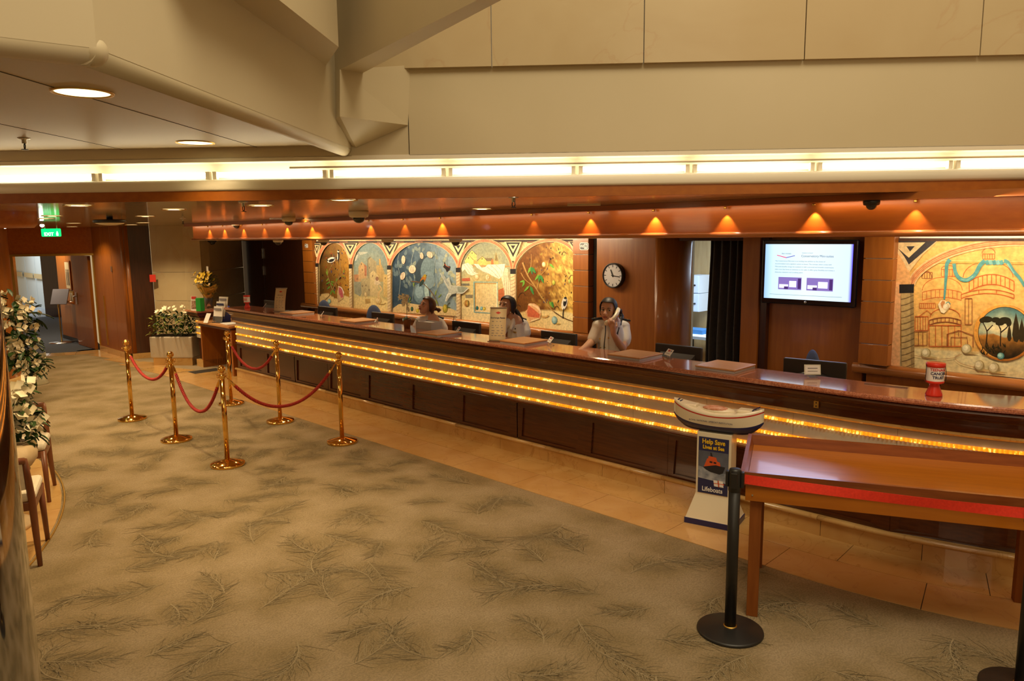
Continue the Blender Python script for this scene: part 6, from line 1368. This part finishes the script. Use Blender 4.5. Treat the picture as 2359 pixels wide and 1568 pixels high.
# arches, spandrels and columns
pt.lay += 2; pt.crop(700, 540, 5.8975); RC_ = [(1, (224, 196, 146)), (.74, (206, 128, 86)), (.30, (216, 146, 104))]
for a in ((205, 655, 392, 400, 92), (660, 1180, 404, 420, 92), (1185, 2120, 425, 452, 88)): archring(pt, *a, 46, RC_)
spandrel(pt, 195, 118, 50, 150); spandrel(pt, 648, 112, 90, 168); spandrel(pt, 1185, 108, 100, 172); spandrel(pt, 2118, 100, 104, 190)
pt.poly([(185, 92), (3720, 66), (3720, 98), (185, 118)], (60, 42, 34))
for k in range(14): x = 250+k*255; pt.poly([(x, 94), (x+110, 92), (x+110, 112), (x, 114)], (130, 84, 60))
pt.lay += 1
for xl, xr, yc0, yc1, yb, n in ((176, 212, 390, 440, 942, 14), (634, 674, 404, 460, 998, 14), (1154, 1204, 420, 476, 1052, 14), (2091, 2148, 450, 512, 1160, 15)):
    twist(pt, xl, xr, yc1, yb, n, (226, 202, 156), (176, 138, 92)); pt.poly([(xl-2, yc0), (xr+2, yc0-2), (xr+2, yc1), (xl-2, yc1)], (40, 34, 34))
pt.crop(1040, 540, 6.533); archring(pt, 138, 935, 490, 515, 92, 52, RC_); archring(pt, 965, 1925, 515, 380, 88, 52, RC_)
spandrel(pt, 955, 108, 118, 230); spandrel(pt, 1905, 105, 110, 150); twist(pt, 916, 994, 590, 1385, 15, (232, 206, 162), (182, 140, 96)); pt.poly([(914, 516), (996, 514), (996, 592), (914, 592)], (40, 34, 34))
pt.poly([(-90, 700), (-10, 640), (30, 760), (110, 770), (190, 775), (285, 800), (200, 880), (110, 880), (30, 900), (-50, 1010), (-60, 960), (-10, 840)], (184, 186, 172)); pt.poly([(115, 790), (190, 778), (284, 802), (205, 868), (130, 862)], (146, 152, 136)); pt.poly([(-145, 575), (-90, 600), (0, 740), (-10, 790), (-60, 720)], (160, 166, 160)); pt.strk([(-60, 1000), (-30, 900), (20, 890)], 12, (232, 232, 220)); pt.strk([(115, 880), (200, 880), (285, 802)], 9, (226, 224, 208)); pt.strk([(-145, 575), (-60, 720), (-10, 790)], 7, (206, 208, 198))
pt.build('painting', mur)

# ---- second mural at the right
mur2 = thing('mural', 'peach mural of ribboned dome city and round mirror behind the charity tin', 'mural', (-.6, YW, .95))
a = atY(2069, 600, YW); wpart(MB().bx(a.x, 1.6, YW, 7.24, .955, 2.135), 'board', paper, mur2)
pt = Paint(YW); pt.crop(2040, 540, 4.354); rnd = random.Random(8)
def bgc(x, y, u, v):
    if y > 1120+x*.06: return lerpc((226, 206, 150), (250, 240, 196), .6*u+.5*vnoise(x/80, y/40))
    return lerpc(lerpc((206, 150, 78), (246, 196, 116), .3+vnoise(x/70, y/70)*.9), (222, 176, 92), vnoise(x/25, y/25, 4)*.6)
pt.grid(lambda u, v: (95+u*2600, 40+v*(1290+u*220)), 90, 40, bgc)
OR, BR = (206, 104, 50), (150, 84, 48)
def dome(cx, cy, rx, ry, col, w=7): pt.strk([(cx+rx*math.cos(a), cy-ry*math.sin(a)) for a in [PI*k/14 for k in range(15)]], w, col)
def cols(x0, x1, y0, y1, n, col, w=6, sag=0):
    for k in range(n): x = x0+(x1-x0)*k/(n-1); s_ = sag*(1-(2*k/(n-1)-1)**2); pt.strk([(x, y0-s_), (x, y1-s_)], w, col, smooth=False)
    pt.lay += 1
    for y in (y0, y1): pt.strk([(x0+(x1-x0)*k/8, y-sag*(1-(2*k/8-1)**2)) for k in range(9)], w*1.2, col)
dome(570, 560, 200, 130, OR); cols(370, 760, 580, 660, 10, OR, 6, 30); cols(340, 500, 690, 740, 9, OR, 6); dome(415, 440, 50, 70, BR); cols(365, 470, 380, 440, 5, BR); cols(560, 700, 350, 420, 6, OR); dome(630, 350, 70, 40, OR)
dome(1030, 430, 250, 160, OR); cols(840, 1290, 470, 570, 11, OR, 8, 70); cols(760, 1290, 600, 640, 4, OR, 7, 50); dome(1035, 190, 65, 55, OR); cols(975, 1095, 195, 245, 6, OR)
dome(600, 830, 150, 90, OR); cols(440, 760, 860, 905, 9, BR, 7, 30); cols(440, 760, 910, 1120, 6, OR, 7); cols(300, 430, 820, 960, 6, OR, 6); cols(290, 420, 970, 1110, 4, BR, 6); pt.strk([(620, 1120), (620, 1000), (740, 960), (880, 1010), (880, 1130)], 9, BR, smooth=False); pt.strk([(660, 1120), (660, 1030), (820, 1030), (830, 1130)], 8, BR, smooth=False); pt.strk([(735, 960), (735, 1020)], 7, BR)
cols(800, 870, 640, 900, 3, BR, 6); pt.strk([(340, 820), (420, 760), (470, 800)], 7, OR, smooth=False)
dome(1750, 600, 260, 200, OR); cols(1500, 2000, 640, 760, 10, OR, 8, 60); cols(1650, 2300, 900, 1150, 9, OR, 7); dome(2100, 880, 200, 120, BR)
pt.strk([(400, 268), (2700, 300)], 36, (206, 158, 80), smooth=False); pt.strk([(400, 258), (2700, 290)], 9, (236, 200, 128), smooth=False)
TEAL, TEL2 = (86, 150, 150), (126, 180, 172)
pt.strk([(650, 250), (618, 300), (612, 400), (605, 480), (600, 560), (592, 650)], 42, TEAL, 16); pt.strk([(690, 290), (705, 380), (750, 440), (820, 455), (900, 400), (950, 310), (1000, 262)], 34, TEAL, 44); pt.strk([(760, 446), (820, 455), (880, 420)], 14, TEL2)
for k in range(5): pt.strk([(1015+k*36, 258), (1030+k*36, 302)], 36, TEL2 if k % 2 else TEAL, smooth=False)
pt.strk([(1190, 265), (1230, 280), (1280, 360), (1350, 440), (1400, 520)], 40, TEAL, 30); pt.strk([(1225, 290), (1290, 390)], 12, TEL2)
pt.poly([(530, 700), (560, 655), (600, 660), (640, 690), (655, 720), (620, 760), (590, 790), (560, 780), (545, 745)], (240, 222, 184)); pt.poly([(555, 690), (575, 660), (600, 670), (590, 720), (570, 740)], (206, 140, 84)); pt.ball(610, 725, 32, 36, (216, 190, 140), (252, 240, 210)); pt.strk([(610, 690), (635, 675), (655, 700)], 9, TEAL)
for x, y, rx, ry in ((412, 1188, 48, 50), (818, 1146, 52, 50), (945, 1312, 50, 54), (1092, 1335, 56, 54), (1900, 1330, 60, 60)): pt.strk([(x+rx*.4, y+ry*.8), (x+rx*2.3, y+ry*.9)], 26, (206, 176, 116), 4); pt.ball(x, y, rx, ry, (176, 156, 104), (250, 240, 204))
pt.strk([(290, 1210), (500, 1245), (680, 1235), (770, 1195)], 5, (196, 150, 104)); pt.strk([(750, 1195), (700, 1235), (760, 1290), (900, 1330)], 5, (196, 150, 104))
# round mirror with a landscape
pt.ell(1195, 985, 305, 282, (190, 118, 44), .03, 40); pt.ell(1185, 975, 295, 272, (232, 164, 72), .03, 40); pt.ell(1200, 985, 268, 262, (60, 50, 34), .03, 40)
def disc(u, v): a = 2*PI*u; return (1200+262*v*math.cos(a), 985+256*v*math.sin(a))
pt.grid(disc, 48, 14, lambda x, y, u, v: lerpc(lerpc((86, 130, 132), (240, 226, 176), 1.2-abs((y-940)/190)-abs((x-1160)/420)), (70, 84, 84), max(0, (780-y)/120)) if y < 1000+.06*(x-1000)+14*math.sin(x/60) else lerpc((196, 130, 52), (40, 30, 16), (y-1000)/230+.3*(vnoise(x/30, y/30)-.5)))
for q in ([(1010, 1120), (1020, 1020), (1018, 960), (975, 870)], [(1018, 970), (1080, 905)], [(1155, 1120), (1158, 1000), (1158, 940)], [(1160, 980), (1220, 930), (1240, 890)], [(1158, 950), (1130, 890)]): pt.strk(q, 14, (50, 34, 20), 9)
for x, y, rx, ry in ((1020, 850, 60, 32), (975, 860, 30, 26), (1110, 855, 46, 28), (1200, 860, 62, 34), (1150, 890, 44, 22), (1240, 885, 28, 36)): pt.ell(x, y, rx, ry, (44, 38, 18))
for x, y, w, h in ((1245, 980, 22, 90), (1312, 930, 38, 150), (1370, 960, 34, 120)): pt.poly([(x, y-h), (x+w*.7, y-h*.2), (x+w, y+h*.7), (x+w*.3, y+h), (x-w*.6, y+h*.9), (x-w, y+h*.5), (x-w*.7, y-h*.2)], (58, 46, 24))
for _ in range(40): pt.leaf(rnd.uniform(960, 1210), rnd.uniform(1130, 1210), rnd.uniform(30, 60), 6, rnd.uniform(-2.4, -.7), rnd.choice([(34, 34, 14), (52, 44, 18)]))
pt.lay += 1; pt.ball(1160, 1215, 36, 34, (70, 130, 132), (180, 226, 216))
# arch and column
pt.lay += 6; archring(pt, 265, 2600, 500, 560, 76, 70, [(1.15, (224, 190, 136)), (.8, (216, 146, 92)), (.34, (226, 168, 112))])
pt.poly([(95, 40), (560, 40), (380, 200), (240, 380), (95, 470)], (222, 190, 138)); pt.poly([(95, 40), (545, 40), (240, 300), (95, 110)], (58, 54, 56)); pt.poly([(108, 80), (405, 78), (240, 232), (108, 118)], (226, 198, 148)); pt.poly([(215, 118), (300, 116), (252, 170)], (58, 54, 56))
pt.poly([(95, 110), (240, 340), (262, 500), (95, 500)], (226, 172, 112)); pt.strk([(100, 130), (180, 230), (245, 350)], 34, (226, 198, 150)); pt.poly([(93, 480), (160, 480), (150, 1320), (60, 1320)], (232, 182, 132))
twist(pt, 160, 288, 584, 1330, 12, (196, 170, 116), (122, 100, 66)); pt.poly([(145, 500), (292, 496), (290, 584), (145, 588)], (34, 32, 34)); pt.poly([(95, 36), (2700, 40), (2700, 70), (95, 66)], (76, 50, 38))
pt.build('painting', mur2)
# ================================================================== PEOPLE
def chain(m, pts, rs, n=14, close=True):
    "a smooth tapered limb with rounded ends"
    P = [Vector(p) for p in pts]; q = []; rr = []; k = len(P)
    for i in range(k-1):
        p0, p1, p2, p3 = P[max(i-1, 0)], P[i], P[i+1], P[min(i+2, k-1)]
        for t in (0, .2, .4, .6, .8):
            q.append(.5*((2*p1)+(p2-p0)*t+(2*p0-5*p1+4*p2-p3)*t*t+(3*p1-p0-3*p2+p3)*t**3)); rr.append(rs[i]+(rs[i+1]-rs[i])*t)
    q.append(P[-1]); rr.append(rs[-1]); m.tube(q, rr, n); m.sph(q[0], rr[0]*.999, 12, 8); m.sph(q[-1], rr[-1]*.999, 12, 8)
def fuse(m, name, mat, par, vox, smooth=6, rest=None):
    "one continuous skin out of overlapping limbs"
    o = m.build('tmp', mat); r = o.modifiers.new('r', 'REMESH'); r.mode = 'VOXEL'; r.voxel_size = vox; s = o.modifiers.new('s', 'SMOOTH'); s.iterations = smooth; s.factor = .5
    dg = bpy.context.evaluated_depsgraph_get(); me = bpy.data.meshes.new_from_object(o.evaluated_get(dg)); me.name = name; old = o.data; bpy.data.objects.remove(o); bpy.data.meshes.remove(old)
    for p in me.polygons: p.use_smooth = True
    me.materials.clear(); me.materials.append(mat); o = bpy.data.objects.new(name, me); COL.objects.link(o); o.parent = par; return o
def head_parts(body, t, C, R, skin, hair, sk=1.0, tail=None, gaze=0, mouth=(.0, 0)):
    "C centre of the skull, R rotation whose -y is the way the face looks; adds skull and face to the body, hair and features as parts"
    H = lambda x, y, z: Vector(C)+R@Vector((x*sk, y*sk, z*sk))
    body.sph(H(0, .004, .030), (.072*sk, .092*sk, .086*sk), 22, 16, rot=R); body.sph(H(0, -.030, -.035), (.056*sk, .058*sk, .072*sk), 20, 14, rot=R); body.sph(H(0, -.052, -.088), (.026*sk, .028*sk, .024*sk), 14, 10, rot=R)
    for s in (-1, 1):
        body.sph(H(s*.040, -.048, -.022), (.024*sk, .028*sk, .028*sk), 12, 8, rot=R); body.sph(H(s*.072, .012, -.012), (.010*sk, .018*sk, .030*sk), 10, 8, rot=R); body.sph(H(s*.030, -.070, .028), (.026*sk, .016*sk, .010*sk), 10, 8, rot=R)
    chain(body, [H(0, -.086, .010), H(0, -.098, -.014), H(0, -.108, -.032)], [.009*sk, .012*sk, .0155*sk], 10); 
    for s in (-1, 1): body.sph(H(s*.013, -.096, -.034), .0105*sk, 10, 8)
    body.sph(H(0, -.088, -.060), (.026*sk, .014*sk, .013*sk), 12, 8, rot=R)
    def add(nm, f, mat, par=t): m = MB(); f(m); return m.build(nm, mat, par)
    for s in (-1, 1):
        e = add('eye', lambda m: m.sph(H(s*.031, -.0775, .002), (.0145*sk, .009*sk, .0075*sk), 14, 10, rot=R), eye_white)
        add('iris', lambda m: m.sph(H(s*.031+gaze, -.0845, .002), (.0062*sk, .0035*sk, .0066*sk), 12, 8, rot=R), eye_dark, e)
        add('eyelid', lambda m: m.tube([H(s*.031-.016, -.080, .004), H(s*.031-.006, -.0865, .0105), H(s*.031+.006, -.0865, .0105), H(s*.031+.016, -.080, .004)], .0022*sk, 6), eye_dark, e)
        add('eyebrow', lambda m: m.tube([H(s*.014, -.0915, .022), H(s*.030, -.0895, .0275), H(s*.048, -.079, .022)], [.0028*sk, .0034*sk, .0016*sk], 6), hair)
    l = MB(); l.tube([H(-.025, -.0915, -.0615), H(-.010, -.1015, -.0575), H(0, -.1020, -.0590), H(.010, -.1015, -.0575), H(.025, -.0915, -.0615)], [.0022*sk, .0052*sk, .0048*sk, .0052*sk, .0022*sk], 8).tube([H(-.022, -.0925, -.063), H(0, -.1015, -.0675), H(.022, -.0925, -.063)], [.002*sk, .0062*sk, .002*sk], 8).build('lips', lips, t)
    h = MB(); n = 30; rows = 12; vs = []
    for j in range(rows+1):      # swept back hair: a cap that dips low at the nape and leaves the face free
        for i in range(n):
            a = 2*PI*i/n; front = max(0, -math.sin(a)); side = abs(math.cos(a)); low = -.10 if front < .05 else -.10+.178*min(1, front*1.65)**.8; low = low+.045*side*(front < .05)
            zt = .124; z = zt+(low-zt)*(j/rows)**1.0; q = max(0, 1-((z-.028)/.097)**2)**.5 if z > .028 else 1-.28*((.028-z)/.13)**1.5
            r = (.0815*q, .102*q); vs.append(H(r[0]*math.cos(a), .006+r[1]*math.sin(a), z))
    h.add(vs, [(j*n+i, j*n+(i+1) % n, (j+1)*n+(i+1) % n, (j+1)*n+i) for j in range(rows) for i in range(n)]+[tuple(range(n))], 0, True)
    hp = h.build('hair', hair, t); sd = hp.modifiers.new('thickness', 'SOLIDIFY'); sd.thickness = .006; sd.offset = -1
    if tail: m = MB(); m.sph(Vector(tail[0]), .024, 12, 8); m.tube(tail, [.014, .024, .026, .022, .014, .005][:len(tail)], 12); m.build('ponytail', hair, hp)
    return H
def epaulette(t, p, d, w=.052, L=.125, up=Vector((0, 0, 1)), slope=.32):
    d = Vector((d[0], d[1], 0)).normalized(); ang_ = math.atan2(d.y, d.x); R = Matrix.Rotation(ang_, 3, 'Z')@Matrix.Rotation(slope, 3, 'Y')
    e = MB().box(p, (L, w, .016), rot=R).build('epaulette', cloth_black, t, .003); MB().box(Vector(p)+R@Vector((L*.28, 0, .009)), (.016, .016, .003), rot=R).build('star', gold, e); return e
def RotF(face, tilt=0, roll=0):
    "rotation turning local -y towards the horizontal direction face, then nodding by tilt"
    yaw = math.atan2(face[1], face[0])+PI/2; return Matrix.Rotation(yaw, 3, 'Z')@Matrix.Rotation(roll, 3, 'Y')@Matrix.Rotation(-tilt, 3, 'X')
CAMD = lambda p: Vector((-p[0], -p[1], 0)).normalized()
RV = Vector((CR[0], CR[1], 0)).normalized()
def legs(m, base, face, hip):
    f = Vector((face[0], face[1], 0)).normalized(); s = Vector((-f.y, f.x, 0))
    for k in (-1, 1):
        a = Vector(base)+s*.085*k; chain(m, [Vector((hip.x, hip.y, hip.z-.02))+s*.08*k, Vector((a.x, a.y, .47))+f*.02, Vector((a.x, a.y, .09))], [.082, .055, .036], 12); chain(m, [Vector((a.x, a.y, .045))-f*.03, Vector((a.x, a.y, .035))+f*.12], [.036, .03], 10)
# ---- woman on the telephone
t = None
d0 = 7.12; Hc = atD(1399, 712, d0); base = Vector((Hc.x+.02, Hc.y+.05, 0))
P_ = lambda x, y, d=0: atD(x, y, d0+d)-base
t = thing('person', 'woman in white uniform shirt with black epaulettes holding a telephone receiver to her ear', 'person', base)
face = (CAMD(Hc)-RV*.30).normalized(); R = RotF(face, .04, .06)
body = MB(); head_parts(body, t, P_(1401, 714), R, skin_b, hair_black, .98, [P_(1428, 716, .10), P_(1432, 728, .12), P_(1428, 742, .06), P_(1423, 757, -.02), P_(1420, 772, -.06)], gaze=.004)
chain(body, [P_(1404, 730, .05), P_(1406, 745, .06)], [.050, .058])
chain(body, [P_(1407, 748, .07), P_(1407, 775, .05), P_(1404, 812, .06), P_(1404, 850, .06)], [.105, .118, .105, .13]); shl, shr = P_(1378, 750, .02), P_(1437, 752, .10)
chain(body, [P_(1407, 746, .07), shl], [.06, .048]); chain(body, [P_(1407, 746, .07), shr], [.06, .048])
chain(body, [shl, P_(1366, 781, .02), P_(1352, 798, -.08), P_(1340, 806, -.16), P_(1335, 811, -.20)], [.048, .042, .037, .028, .03])
elb = P_(1434, 802, -.02); wr = P_(1413, 768, -.13); chain(body, [shr, P_(1440, 778, .05), elb], [.050, .043, .037]); chain(body, [elb, P_(1424, 787, -.08), wr], [.037, .034, .026])
kn = P_(1412, 752, -.15); chain(body, [wr, kn], [.027, .030])
for k, (x, y, tx_, ty_) in enumerate(((1404.5, 750, 1400.5, 737), (1408.5, 748, 1404, 733), (1412.5, 747, 1409.5, 733), (1416.5, 749, 1414.5, 738))):
    chain(body, [P_(x, y+1, -.155), P_((x+tx_)/2-.5, (y+ty_)/2, -.172), P_(tx_, ty_, -.150)], [.0105, .0095, .0075], 8)
chain(body, [P_(1416, 758, -.15), P_(1421, 751, -.14), P_(1420, 743, -.125)], [.012, .0105, .0085], 8)
legs(body, (0, .04, 0), face, P_(1404, 845, .06)); 
fuse(body, 'body', skin_b, t, .0052, 4)
sh = MB(); chain(sh, [P_(1407, 752, .07), P_(1407, 776, .05), P_(1405, 812, .06), P_(1404, 838, .06)], [.112, .130, .122, .128]); chain(sh, [P_(1409, 748, .07), shl+Vector((0, 0, .002))], [.070, .062]); chain(sh, [P_(1409, 748, .07), shr+Vector((0, 0, .002))], [.070, .062])
chain(sh, [shl, P_(1369, 775, .02)], [.056, .060]); chain(sh, [P_(1369, 775, .02), P_(1367, 779, .015)], [.060, .058]); chain(sh, [shr, P_(1440, 776, .06), P_(1438, 786, .04)], [.058, .061, .060])
chain(sh, [P_(1395, 738, .01), P_(1399, 742, -.02)], [.03, .02]); chain(sh, [P_(1415, 740, .06), P_(1410, 744, -.01)], [.03, .02])
shirt = fuse(sh, 'shirt', cloth_white, t, .007, 4)
sk_ = MB(); chain(sk_, [P_(1404, 838, .06), P_(1404, 880, .06), P_(1404, 930, .06)], [.135, .15, .14]); fuse(sk_, 'skirt', navy_cloth, t, .012, 3)
front = lambda x, y, d=-.07: P_(x, y, d)
MB().extr([front(1394, 741, -.062), front(1401, 747, -.064), front(1396, 757, -.068), front(1386, 752, -.06)], face*.004).build('lapel', cloth_white, t); MB().extr([front(1412, 742, -.05), front(1405, 749, -.06), front(1409, 762, -.066), front(1416, 752, -.05)], face*.004).build('lapel', cloth_white, t)
for x, y in ((1382, 780), (1383, 800), (1393, 800), (1402, 778)): MB().sph(front(x, y, -.072), .0075, 10, 8).build('button', gold, t)
MB().tube([front(1395, 746, -.076), front(1395, 765, -.084), front(1392, 790, -.084), front(1391, 812, -.08)], .0045, 6).build('phone_cord', dark, t)
epaulette(t, shl+Vector((.0, 0, .070)), -RV, slope=.10); epaulette(t, shr+Vector((0, 0, .071)), RV, slope=.22)
solo('telephone_handset', (lambda m: (m.tube([atD(1423, 713, d0-.015), atD(1421.5, 722, d0-.08), atD(1414, 733, d0-.115), atD(1402, 741, d0-.115), atD(1397, 744, d0-.105)], [.026, .021, .018, .021, .026], 12), m.sph(atD(1421, 714, d0-.01), .026, 12, 8), m.sph(atD(1398, 744, d0-.10), .026, 12, 8), m)[-1])(MB()), cream_plastic, 'cream telephone receiver held at the ear of the standing woman', 'telephone')
# ---- brown haired woman looking down
d0 = 8.88; Hc = atD(983, 707, d0); base = Vector((Hc.x+.08, Hc.y+.20, 0)); P1 = lambda x, y, d=0: atD(x, y, d0+d)-base
t = thing('person', 'brown-haired woman in white uniform shirt looking down behind the paper tray', 'person', base); face = (CAMD(Hc)*.62-RV*.80).normalized(); R = RotF(face, -.42, 0)
R = RotF(face, .40, 0)
body = MB(); head_parts(body, t, P1(984, 706), R, skin_a, hair_brown, .96, [P1(1003, 711, .07), P1(1010, 713, .09), P1(1013, 717, .09)])
chain(body, [P1(990, 716, .04), P1(993, 733, .06)], [.048, .058]); chain(body, [P1(994, 740, .07), P1(995, 760, .10), P1(1000, 800, .22), P1(1002, 830, .25)], [.10, .115, .11, .13]); shl, shr = P1(968, 740, .0), P1(1014, 744, .16)
chain(body, [P1(994, 738, .07), shl], [.06, .046]); chain(body, [P1(994, 738, .07), shr], [.06, .046]); chain(body, [shl, P1(958, 762, -.02), P1(962, 772, .0)], [.046, .040, .028]); chain(body, [shr, P1(1022, 768, .14), P1(1000, 778, .04)], [.046, .040, .028])
for hx, hy, hd in ((962, 772, .0), (1000, 778, .04)):
    for k in range(4): chain(body, [P1(hx-3+2*k, hy+1, hd-.01), P1(hx-4+2*k, hy+3, hd-.05), P1(hx-4+2*k, hy+4.5, hd-.085)], [.011, .009, .007], 8)
    chain(body, [P1(hx+4, hy, hd), P1(hx+6, hy+2, hd-.04)], [.011, .008], 8)
legs(body, (.02, .02, 0), face, P1(1002, 835, .25)); fuse(body, 'body', skin_a, t, .006, 4)
sh = MB(); chain(sh, [P1(994, 745, .07), P1(996, 765, .11), P1(1000, 800, .22), P1(1002, 822, .25)], [.094, .110, .115, .128]); chain(sh, [P1(994, 740, .07), shl], [.070, .060]); chain(sh, [P1(994, 740, .07), shr], [.070, .062]); chain(sh, [shl, P1(961, 754, -.01)], [.060, .062]); chain(sh, [shr, P1(1020, 757, .15)], [.062, .066])
chain(sh, [P1(984, 731, .02), P1(989, 738, .0)], [.03, .02]); fuse(sh, 'shirt', cloth_white, t, .007, 4)
sk_ = MB(); chain(sk_, [P1(1002, 825, .25), P1(1002, 870, .25)], [.14, .15]); fuse(sk_, 'skirt', navy_cloth, t, .012, 3)
epaulette(t, shr+Vector((-.02, 0, .074)), RV, slope=.30)
# ---- woman behind the sign
d0 = 8.0; Hc = atD(1167, 706, d0); base = Vector((Hc.x+.05, Hc.y+.16, 0)); P2 = lambda x, y, d=0: atD(x, y, d0+d)-base
t = thing('person', 'woman in white shirt with long black ponytail, face hidden by the beige sign', 'person', base); face = (CAMD(Hc)*.75-RV*.65).normalized(); R = RotF(face, .30, 0)
body = MB(); head_parts(body, t, P2(1168, 707), R, skin_b, hair_black, 1.0, [P2(1184, 710, .08), P2(1190, 717, .10), P2(1195, 725, .10), P2(1200, 733, .09), P2(1204, 742, .08)])
MB().sph(P2(1176, 719, -.06), .006, 10, 8).build('earring', paper, t)
chain(body, [P2(1174, 720, .04), P2(1180, 738, .06)], [.050, .060]); chain(body, [P2(1183, 745, .08), P2(1184, 770, .12), P2(1188, 810, .2), P2(1188, 850, .24)], [.105, .118, .11, .13]); shl, shr = P2(1158, 746, .0), P2(1205, 748, .16)
chain(body, [P2(1183, 742, .08), shl], [.06, .046]); chain(body, [P2(1183, 742, .08), shr], [.06, .048]); chain(body, [shl, P2(1150, 775, -.06), P2(1160, 795, .0)], [.046, .040, .028]); chain(body, [shr, P2(1212, 780, .12), P2(1185, 796, .04)], [.047, .040, .028])
for hx, hy, hd in ((1160, 795, .0), (1185, 796, .04)):
    for k in range(4): chain(body, [P2(hx-3+2.2*k, hy+1, hd-.01), P2(hx-4+2.2*k, hy+3, hd-.05), P2(hx-4+2.2*k, hy+4.5, hd-.085)], [.011, .009, .007], 8)
    chain(body, [P2(hx+5, hy, hd), P2(hx+7, hy+2, hd-.04)], [.011, .008], 8)
legs(body, (.02, .02, 0), face, P2(1188, 855, .24)); fuse(body, 'body', skin_b, t, .006, 4)
sh = MB(); chain(sh, [P2(1184, 750, .08), P2(1185, 772, .12), P2(1188, 812, .2), P2(1188, 842, .24)], [.104, .120, .120, .13]); chain(sh, [P2(1183, 744, .08), shl], [.072, .060]); chain(sh, [P2(1183, 744, .08), shr], [.072, .064]); chain(sh, [shl, P2(1154, 762, -.03)], [.060, .064]); chain(sh, [shr, P2(1209, 765, .14)], [.064, .070])
chain(sh, [P2(1184, 733, .03), P2(1181, 744, -.02), P2(1177, 756, -.05)], [.028, .024, .018]); fuse(sh, 'shirt', cloth_white, t, .007, 4)
sk_ = MB(); chain(sk_, [P2(1188, 845, .24), P2(1188, 890, .24)], [.14, .15]); fuse(sk_, 'skirt', navy_cloth, t, .012, 3)
epaulette(t, shr+Vector((-.03, 0, .076)), RV, slope=.35); MB().box(P2(1186, 765, -.045), (.06, .01, .016), math.radians(-20)).build('name_badge', gold, t); MB().sph(P2(1187, 757, -.04), .008, 8, 6).build('pin', dark, t)
